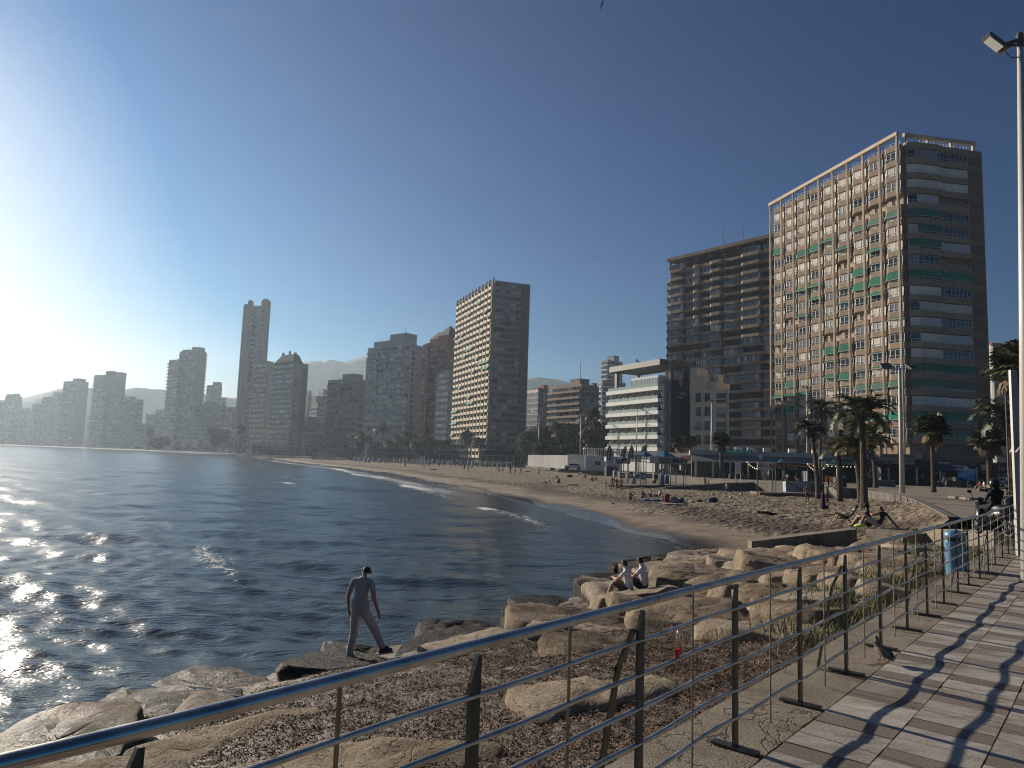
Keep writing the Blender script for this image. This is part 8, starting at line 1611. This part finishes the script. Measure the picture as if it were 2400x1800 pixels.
    heap('beach_bag', 'dark bag lying on the sand between the towel group and the sleeper', 'bag', 1669, 1177, .8, CL['navy']); heap('beach_bag', 'small dark bag left of the larger one on the sand', 'bag', 1641, 1178, .4, CL['black']); heap('beach_bag', 'black and white pile of bags at the right end of the towel group', 'bags', 1586, 1176, .95, mat('mixed_pile', (.03, .035, .04), .8, scale=6, col2=(.3, .3, .3))); heap('blanket', 'blue patterned blanket under the towel group', 'blanket', 1538, 1176, 1.5, mat('blue_cloth', (.03, .13, .24), .9, scale=5, col2=(.2, .22, .25)), .12); heap('beach_towel', 'pale towel on the sand in front of the bags', 'towel', 1582, 1181, 1.5, CL['lightgrey'], .05); heap('seaweed_clump', 'small dark clump of seaweed on the sand above the bags', 'seaweed', 1612, 1163, .7, MATS['seaweed_litter'], .2); heap('beach_bag', 'dark bag left of the crouching person on the sand', 'bag', 1334, 1119, .9, CL['black']); heap('bucket_pile', 'small yellow toy on the sand in front of the towel group', 'toy', 1437, 1180, .3, mat('toy_yellow', (.55, .5, .05), .6), .3)
    x, y = G(1564, 1173, .95); M = MB(); M.box(-.3, .3, 0, .06, 0, .75); M.box(-.3, .3, -.5, 0, 0, .05); tag(M.build('red_beach_chair', mat('red_canvas', (.45, .02, .04), .8), None, loc=(x, y, sand_z(x, y)), rz=.5), 'red folding seat at the right of the towel group', 'chair')
    for i, (px, py, lab) in enumerate([(1671, 1158, 'red and white ball on the sand, left one'), (1738, 1158, 'red and white ball on the sand, right one'), (1713, 1167, 'pale ball at the feet of the boy')]):
        z = 1.0
        for _ in range(3): x, y = G(px, py+3, z); z = sand_z(x, y)
        M = MB(); M.ball((0, 0, .14), .15, .15, .15, 12, 8); M.m = [(0 if (q//12) % 3 else 1) for q in range(len(M.f))]; tag(M.build('beach_ball', [white if i == 2 else mat('ball_red', (.5, .08, .05), .5, var=0), white], None, True, loc=(x, y, z)), lab, 'ball')
    # low wooden pallets by the wall
    for i, (px, py, w_) in enumerate([(1318, 1107, 2.6), (1337, 1108, 2.6)]): x, y = G(px, py, 1.3); M = MB(); [M.box(-w_/2, w_/2, k*.3, k*.3+.2, 0, .16) for k in range(5)]; tag(M.build('wooden_platform', wood, None, loc=(x, y, 1.25)), 'low wooden platform on the sand by the wall, %s one' % ('left', 'right')[i], 'platform')
beach_people()

def recliner():
    x, y = G(1984, 1213, 1.35); z = sand_z(x, y); t = thing('folding_chair', 'black reclining camping chair under the person with crossed legs', 'chair', (x, y, z), 1.25); M = MB()
    for s_ in (-.28, .28): M.bar((s_, .35, 0), (s_, -.2, .55), .025); M.bar((s_, -.35, 0), (s_, .2, .5), .025); M.bar((s_, -.05, .3), (s_, -.62, 1.15), .03); M.bar((s_, .35, .33), (s_, -.1, .28), .03); M.bar((s_, .2, .5), (s_, -.35, .62), .035)
    M.build('frame', black, t); M = MB(); M.face([(-.28, .35, .31), (.28, .35, .31), (.28, -.05, .27), (-.28, -.05, .27)]); M.face([(-.28, -.05, .27), (.28, -.05, .27), (.28, -.62, 1.13), (-.28, -.62, 1.13)]); M.box(-.2, .2, -.66, -.5, .95, 1.15); M.build('seat_fabric', CL['black'], t)
    p = person('tanned person with crossed legs reclining in the black camping chair', B_['recl'], (x, y, z), 1.25, ms('red', 'black', sk=skin_tan)); M = MB(); M.ball((0, -.5, .86), .14, .15, .08, 10, 6); M.build('white_hat', CL['white'], p, True)
    q = G(1930, 1210, 1.35); zz = sand_z(*q); t = thing('folded_parasol', 'folded dark blue parasol stuck in the sand on a thin pole', 'parasol', (q[0], q[1], zz)); M = MB(); M.tube([(0, 0, -.1), (0, 0, 2.15)], .018, 6); M.build('pole', pole_g, t); M = MB(); M.lathe([(.02, .95), (.15, 1.05), (.13, 1.5), (.10, 1.9), (.03, 2.15)], n=9); M.ball((.15, 0, 1.1), .18, .1, .12, 8, 6); M.build('canopy', CL['navy'], t, True); M = MB(); M.box(.18, .34, 0, .03, 1.45, 1.75); M.box(.24, .26, 0, .02, .6, 1.5); M.build('red_flag', CL['red'], t)
recliner()

def promenade_people():
    L = [(2213, 1141, 'walk', 0.2, ms('lightgrey', 'navy'), 'person in pale shirt walking away past the shops, left of the pair', 1.0), (2238, 1142, 'walk', 3.0, ms('white', 'black'), 'person in white with a bag walking right beside the dark one', 1.0), (2250, 1140, 'walk', 2.6, ms('black', 'black'), 'person in black walking at the right of the pair near the shops', 1.0), (2106, 1133, 'walk', .6, ms('lightgrey', 'navy'), 'person in a white top half behind the floodlight pole at the shop', 1.0),
     (1395, 1101, 'walk', .4, ms('black', 'navy'), 'left one of two people walking on the promenade by the hoarding', 1.0), (1401, 1102, 'walk', 3.2, ms('charcoal', 'black'), 'second of two people walking on the promenade by the hoarding', 1.0), (1413, 1103, 'walk', .2, ms('pink', 'brown'), 'person in a pinkish top left of the jet ski stall', 1.0), (1417, 1103, 'walks', .2, ms('brown', 'black'), 'person in brown close to the jet ski stall', 1.0),
     (1609, 1114, 'walk', 1.8, ms('black', 'lightgrey'), 'left one of three strollers right of the steel frame shelter', 1.0), (1620, 1115, 'walk', 1.5, ms('charcoal', 'black'), 'middle one of three strollers right of the steel frame shelter', 1.0), (1630, 1115, 'walks', 1.7, ms('grey', 'charcoal'), 'right one of three strollers right of the steel frame shelter', 1.0), (1677, 1118, 'walk', 1.2, ms('olive', 'black'), 'person in dark green just right of the pale lamp mast', 1.0), (1664, 1118, 'walk', 2.2, ms('black', 'charcoal'), 'dark figure just left of the pale lamp mast', 1.0),
     (1708, 1121, 'walk', 4.6, ms('navy', 'black'), 'person in navy walking left of the info panel', 1.05), (1717, 1121, 'walk', 4.8, ms('brown', 'brown'), 'person in brown just left of the info panel', 1.0), (1742, 1123, 'chair', 3.6, ms('brown', 'black'), 'person sitting on a bench right of the info panel', 1.0), (1757, 1123, 'chairl', 4.4, ms('red', 'black'), 'person in a red top sitting right of the bench sitter', 1.0), (1790, 1126, 'stand', 3.0, ms('lightgrey', 'pink'), 'person standing at the cafe tables behind the white board sign', 1.0), (1802, 1126, 'stand', 2.0, ms('lightgrey', 'brown'), 'second person at the cafe tables behind the white board sign', 1.0),
     (1867, 1132, 'chair', 3.2, ms('red', 'black'), 'person sitting in the beach shack in a reddish top', 1.0), (1845, 1130, 'chair', 2.2, ms('white', 'black'), 'person in white sitting in the beach shack', 1.0), (1838, 1130, 'chair', 4.2, ms('black', 'black'), 'person in black sitting in the beach shack', 1.0), (1944, 1128, 'stand', 3.0, ms('lightgrey', 'grey'), 'person standing at the restaurant entrance left of the white car', 1.0), (1950, 1128, 'chairl', 3.0, ms('pink', 'grey'), 'person sitting just left of the white car', 1.0),
     (2296, 1149, 'chair', 1.3, ms('red', 'lightgrey'), 'person in a red top sitting on the bench beside the shaggy palm', 1.05), (2306, 1151, 'chair', 1.3, ms('white', 'lightgrey'), 'person in white sitting on the bench beside the shaggy palm', 1.05), (2304, 1138, 'stand', 2.0, ms('charcoal', 'navy'), 'person standing behind the bench by the palm', 1.0), (2362, 1160, 'stand', 1.4, ms('black', 'grey'), 'dark dressed person standing near the orange sign box', 1.05), (2375, 1156, 'stand', 2.2, ms('lightgrey', 'black'), 'person in pale top at the right edge by the orange box', 1.05)]
    for px, py, k, rz, m_, lab, sc in L:
        x, y = G(px, py, 2.25); z = 2.23
        if 'chair' in k and 'bench' in lab and px > 2200: pass
        person(lab, B_[k], (x, y, z), rz, m_, None, sc)
    x, y = G(2304, 1152, 2.25); b = thing('park_bench', 'wooden bench under the two seated people beside the shaggy palm', 'bench', (x+.2, y, 2.23), 1.3); M = MB(); M.box(-1, 1, -.25, .25, .40, .45); M.box(-1, 1, -.32, -.27, .5, .85); M.build('seat', wood, b)
    for s_ in (-.8, .8): M = MB(); M.box(s_-.04, s_+.04, -.3, .25, 0, .4); M.build('leg', black, b)
    # stroller and kiosk box near the bench, street bins
    x, y = G(2277, 1146, 2.25); s = thing('pushchair', 'black pushchair standing left of the bench', 'pushchair', (x, y, 2.23), .4); M = MB(); M.box(-.3, .3, -.3, .4, .35, .6); M.ball((0, .3, .8), .34, .3, .3, 10, 7); M.bar((0, -.3, .6), (0, -.6, 1.05), .04); M.build('seat', CL['black'], s)
    for dx, dy in ((-.28, -.35), (.28, -.35), (-.28, .4), (.28, .4)): M = MB(); M.tube([(-.02, 0, 0), (.02, 0, 0)], .13, 12); M.build('wheel', black, s, loc=(dx, dy, .13))
    for px, py, lab in ((1968, 1143, 'black refuse container behind the short palm trunk'), (2039, 1142, 'black waste container right of the palm group')): x, y = G(px, py, 2.25); M = MB(); M.box(-.62, .62, -.4, .4, 0, 1.1); M.box(-.66, .66, -.44, .44, 1.1, 1.2); M.box(-.3, .3, -.42, -.4, .5, .9); tag(M.build('waste_container', [black], None, loc=(x, y, 2.23)), lab, 'container')
    x, y = G(2075, 1140, 2.25); M = MB(); M.box(-1.7, 1.7, -.4, .4, 0, .75); M.box(-1.75, 1.75, -.45, .45, .75, .85); tag(M.build('stone_bench', concrete, None, loc=(x, y+1, 2.23), rz=-.1), 'long grey stone bench behind the floodlight pole', 'bench')
    for i, (px, py) in enumerate([(1647, 1110), (1697, 1121), (1712, 1122), (1769, 1122)]): x, y = G(px, py, 2.25); M = MB(); M.box(-.22, .22, -.22, .22, 0, .75); M.box(-.25, .25, -.25, .25, .75, .82); tag(M.build('bollard_planter', greyd, None, loc=(x, y, 2.23)), 'small square dark planter on the promenade, %s from the left' % od[i], 'planter')
    for i, (px, py, w_) in enumerate([(1653, 1126, .85), (1666, 1126, .85)]): x, y = G(px, py, 1.9); M = MB(); M.lathe([(.42, 0), (.5, .62), (.53, .66), (.53, .72)], n=14); tag(M.build('stone_tub', whitec, None, loc=(x, y, 1.6)), 'round pale tub by the top of the ramp, %s one' % ('left', 'right')[i], 'tub')
    for i, (px, py) in enumerate([(1395, 1099), (1282, 1090), (1295, 1091)]): x, y = G(px-10, py, 2.25); M = MB(); M.box(-.9, .9, -.3, .3, .42, .5); M.box(-.9, .9, .3, .36, .5, .9); M.box(-.8, -.7, -.25, .25, 0, .42); M.box(.7, .8, -.25, .25, 0, .42); tag(M.build('promenade_bench', greyd, None, loc=(x, y, 2.25)), 'dark bench on the promenade in front of the white fence, %s one' % ('right', 'left', 'middle')[i], 'bench')
    # green parasol and blue parasol at the cafes
    for px, py, Y_, m_, lab, zt in ((2030, 1108, 100, CL['green'], 'closed green parasol leaning beside the date palms', 3.9), (1834, 1086, 97, tarp, 'blue parasol top behind the black sign', 5.2)): x = AT(px, 1100, Y_)[0]; t = thing('parasol', lab, 'parasol', (x, Y_, 2.23)); M = MB(); M.lathe([(1.4, zt-2.6 if zt < 4 else zt-2.3), (.7, zt-2.3), (.05, zt-1.9)], n=8); M.build('canopy', m_, t); M = MB(); M.tube([(0, 0, 0), (0, 0, zt-2)], .03, 6); M.build('pole', pole_g, t)
    for px in (2037, 2048): pass
promenade_people()

def scooter(label, px, pb, s_, body, rider=False, rz=0.25):
    x, y = G(px, pb, 2.5); z = 2.5; t = thing('motor_scooter', label, 'scooter', (x, y, z), rz)
    for yy in (-.62, .66):
        M = MB(); n = 18
        for k in range(n): a = 6.283*k/n; 
        M.tube([(0, yy+.22*math.cos(a), .27+.22*math.sin(a)) for a in np.linspace(0, 6.283, 19)], .055, 8); M.tube([(-.04, yy, .27), (.04, yy, .27)], .15, 12); M.build('wheel', black, t, True)
    M = MB(); M.tube([(0, -.75, .62), (0, -.4, .66), (0, 0, .62), (0, .22, .42)], [.13, .19, .18, .14], 12); M.tube([(0, .22, .34), (0, .5, .45), (0, .60, .95)], [.14, .16, .1], 12); M.tube([(0, .52, .98), (0, .46, 1.05)], [.16, .1], 10); M.build('bodywork', body, t, True)
    M = MB(); M.tube([(0, -.7, .80), (0, -.2, .80), (0, .08, .74)], [.12, .15, .12], 12); M.build('seat', black, t, True); M = MB(); M.tube([(-.36, .42, 1.08), (-.12, .52, 1.04), (.12, .52, 1.04), (.36, .42, 1.08)], .02, 6)
    for k in (-1, 1): M.tube([(k*.26, .47, 1.06), (k*.34, .5, 1.25)], .01, 5); M.ball((k*.36, .5, 1.28), .08, .02, .05, 10, 6)
    M.build('handlebar', black, t); M = MB(); M.box(-.10, .10, -.97, -.93, .42, .58); M.build('number_plate', white, t); M = MB(); M.ball((0, -.93, .68), .09, .03, .04, 8, 6); M.build('tail_light', mat('tail_red', (.4, .01, .01), .3), t)
    if rider:
        M = MB(); M.ball((0, -.82, 1.0), .26, .22, .22, 16, 10); M.build('top_case', mat('case_black', (.02, .02, .02), .25), t, True); M = MB(); M.tube([(.27*math.cos(a), -.84, 1.0+.215*math.sin(a)) for a in np.linspace(.1, 3.04, 14)], .014, 6); M.build('case_trim', pole_g, t, True)
        P = dict(CHAIR); P = {k: ((v[0][0], v[0][1], v[0][2]+.33), v[1]*1.12) for k, v in P.items()}; me = mkbody(P, dress(2, 1.0), bulk=1.15); p = person('rider in a black jacket and black helmet seated on the scooter, seen from behind', me, (x+.3*math.sin(-rz)*-1*0, y-.1, z), rz, [CL['black'], CL['black'], CL['black'], CL['black'], CL['black']])
        M = MB(); M.ball((0, .0, 1.55), .145, .16, .15, 16, 10); M.build('helmet', mat('helmet_black', (.02, .02, .022), .2), p, True)
    return t
scooter('black scooter with rounded top case behind the far end of the railing', 2330, 1256, 1, mat('scooter_black', (.015, .015, .017), .3), True, .05)
scooter('dark scooter with a red tail parked just right of the rider', 2368, 1243, 1, mat('scooter_grey', (.04, .04, .045), .3), False, -.5)
scooter('scooter with red bodywork parked behind the other two', 2384, 1222, 1, mat('scooter_red', (.3, .01, .015), .3), False, -.7)

# sunbeds: rows far along the beach
def loungers():
    wf = mat('lounger_white', (.5, .5, .48), .6); bf = mat('lounger_blue', (.035, .10, .24), .8, obj_rand=.3)
    M = MB(); M.box(-.33, .33, -.95, .45, .30, .36, 1); k = len(M.v); M.v += [(-.33, .45, .3), (.33, .45, .3), (.33, 1.0, .85), (-.33, 1.0, .85), (-.33, .42, .36), (.33, .42, .36), (.33, .95, .9), (-.33, .95, .9)]
    for q in ((3,2,1,0),(4,5,6,7),(0,1,5,4),(1,2,6,5),(2,3,7,6),(3,0,4,7)): M.f.append(tuple(k+i for i in q)); M.m.append(1)
    for sx_ in (-.3, .3):
        for sy in (-.8, .4): M.box(sx_-.03, sx_+.03, sy-.03, sy+.03, 0, .3)
    bed = M.mesh('sun_lounger', [wf, bf])
    M = MB(); M.lathe([(.03, 0), (.03, .9)], n=6); M.lathe([(.3, .0), (.32, .15), (.3, 1.45), (.1, 1.75)], n=8); M.m = [0]*len(M.m); barrel = M.mesh('wrapped_parasol', [mat('parasol_wrap', (.5, .49, .45), .8, scale=3, var=.15)])
    rg = random.Random(10); n = 0
    for row_ in range(5):
        for i in range(34):
            u = i/33; px = 1205-u*378; base = 1096-u*13.5-row_*(2.2-.9*u)+rg.uniform(-.3, .3)
            z = 1.1
            for _ in range(2): x, y = G(px+rg.uniform(-3, 3), base, z); z = sand_z(x, y)
            if y > 460: continue
            if rg.random() < .6: o = inst('sun_lounger', bed, None, (x, y, z), rg.uniform(-.4, .2)+1.2, (1.4, 1.4, 1.7)); tag(o, 'blue and white sun lounger in the rows below the palms of the bay', 'sun lounger', 'sun loungers in rows on the beach')
            if rg.random() < .7: o = inst('wrapped_parasol', barrel, None, (x+.7, y+.4, z), 0, (1.25, 1.25, 1.25)); tag(o, 'pale wrapped parasol standing among the blue sun loungers', 'parasol', 'wrapped parasols among the loungers')
    far = MB(); rg = random.Random(3)
    for i in range(240):
        px = rg.uniform(330, 830); u = (830-px)/500; base = 1081.5-u*21+rg.uniform(-2, 1.5)*(1-.6*u); Y = 430+(830-px)*1.35; p = AT(px, base, Y); z = 1.25; w_ = rg.uniform(.3, .7)
        far.box(p[0]-w_, p[0]+w_, Y, Y+.8, z, z+rg.uniform(.6, 1.9), rg.choice([0, 0, 1, 2]))
    tag(far.build('distant_sunbeds', [wf, bf, CL['charcoal']]), 'specks of distant sunbeds and people far along the bay', 'sunbeds', kind='stuff')
    # volleyball style frames and lifeguard chair
    z = 1.2; x, y = G(990, 1096, z); t = thing('lifeguard_chair', 'tall white lifeguard ladder chair standing among the sunbeds', 'chair', (x, y, z), .3); M = MB(); s_ = 1.35
    for a in (-.6, .6): M.bar((a, -1.2, 0), (a*.6, 0, 2.4*s_), .12); M.bar((a, 1.0, 0), (a*.6, .2, 2.4*s_), .12)
    for k in range(1, 5): M.bar((-.55+.05*k, -1.2+.28*k, .5*k*s_), (.55-.05*k, -1.2+.28*k, .5*k*s_), .16)
    M.build('ladder', white, t); M = MB(); M.box(-.5, .5, -.1, .6, 2.4*s_, 2.5*s_); M.box(-.5, .5, .5, .6, 2.5*s_, 3.0*s_); M.build('seat', CL['charcoal'], t)
    px_ = [(1128, 1084, 1.9, 'pale box hut among the sunbeds, right of the middle'), (983, 1080, 1.6, 'small white board hut among the sunbeds behind the lifeguard chair')]
    for px, py, w_, lab in px_: x, y = G(px, py+8, 1.2); M = MB(); M.box(-w_, w_, 0, 1.5, 0, 1.9); M.box(-w_-.1, w_+.1, -.1, 1.6, 1.9, 2.0); tag(M.build('beach_hut', whitec, None, loc=(x, y, 1.15)), lab, 'hut')
    x, y = G(730, 1076, 1.2); t = thing('white_screen', 'row of pale upright boards on the far beach below the low building', 'screen', (x, min(y, 420), 1.1)); 
    for i in range(8): M = MB(); M.box(i*1.4, i*1.4+1.1, 0, .1, 0, 3.4); M.build('board', mat('screen_grey', (.4, .39, .36), .8), t)
loungers()

# pigeon on the tiles and gulls in the sky
def birds():
    x, y = G(2069, 1551, 2.65); t = thing('pigeon', 'brown pigeon walking on the tiles beside a railing post', 'pigeon', (x, y, 2.655), .15); pm = mat('pigeon_brown', (.17, .135, .11), .8, scale=20, col2=(.09, .07, .06)); s = .95
    M = MB(); M.tube([(0, -.15*s, .045*s), (0, -.10*s, .055*s), (0, -.03*s, .085*s), (0, .04*s, .105*s), (0, .075*s, .14*s), (0, .08*s, .175*s), (0, .085*s, .195*s)], [.008, .022, .044, .043, .024, .017, .012], 14); M.ball((0, .09*s, .188*s), .019, .023, .019, 10, 8); M.build('body', pm, t, True)
    for k in (-1, 1): M = MB(); M.tube([(k*.036, .05*s, .11*s), (k*.046, -.02*s, .09*s), (k*.03, -.13*s, .055*s)], [.016, .024, .006], 8); M.build('wing', mat('wing_brown', (.12, .09, .075), .8), t, True)
    M = MB(); M.tube([(0, .11*s, .188*s), (0, .135*s, .18*s)], [.005, .001], 6); M.build('beak', black, t); M = MB()
    for k in (-1, 1): M.tube([(k*.02, .0, .06), (k*.02, .01, .005)], .004, 5); M.bar((k*.02, .035, .003), (k*.02, -.01, .003), .006); M.bar((k*.03, .03, .003), (k*.01, -.0, .003), .005)
    M.build('legs', mat('pigeon_leg', (.25, .06, .05), .6), t)
    M = MB()
    for k in (-1, 1): M.face([(0, .15, 0), (k*.5, .1, .14), (k*.5, -.08, .14), (0, -.12, 0)]); M.face([(k*.5, .1, .14), (k*1.15, -.12, .0), (k*.5, -.08, .14)])
    M.tube([(0, .35, 0), (0, .1, 0), (0, -.4, 0)], [.03, .09, .03], 6); me = M.mesh('seagull', [greyd])
    for i, (px, py, Y, lab) in enumerate([(1713, 256, 120, 'tiny gull high in the sky above the brown tower'), (1396, 605, 150, 'tiny gull in the sky left of the brown tower'), (1494, 847, 110, 'gull flying just above the white hotel roof'), (1411, 10, 100, 'tiny gull at the top edge of the sky')]): p = AT(px, py, Y); o = inst('seagull', me, None, p, .6*i); o.rotation_euler = (.3, .25, .6*i); tag(o, lab, 'seagull')
birds()
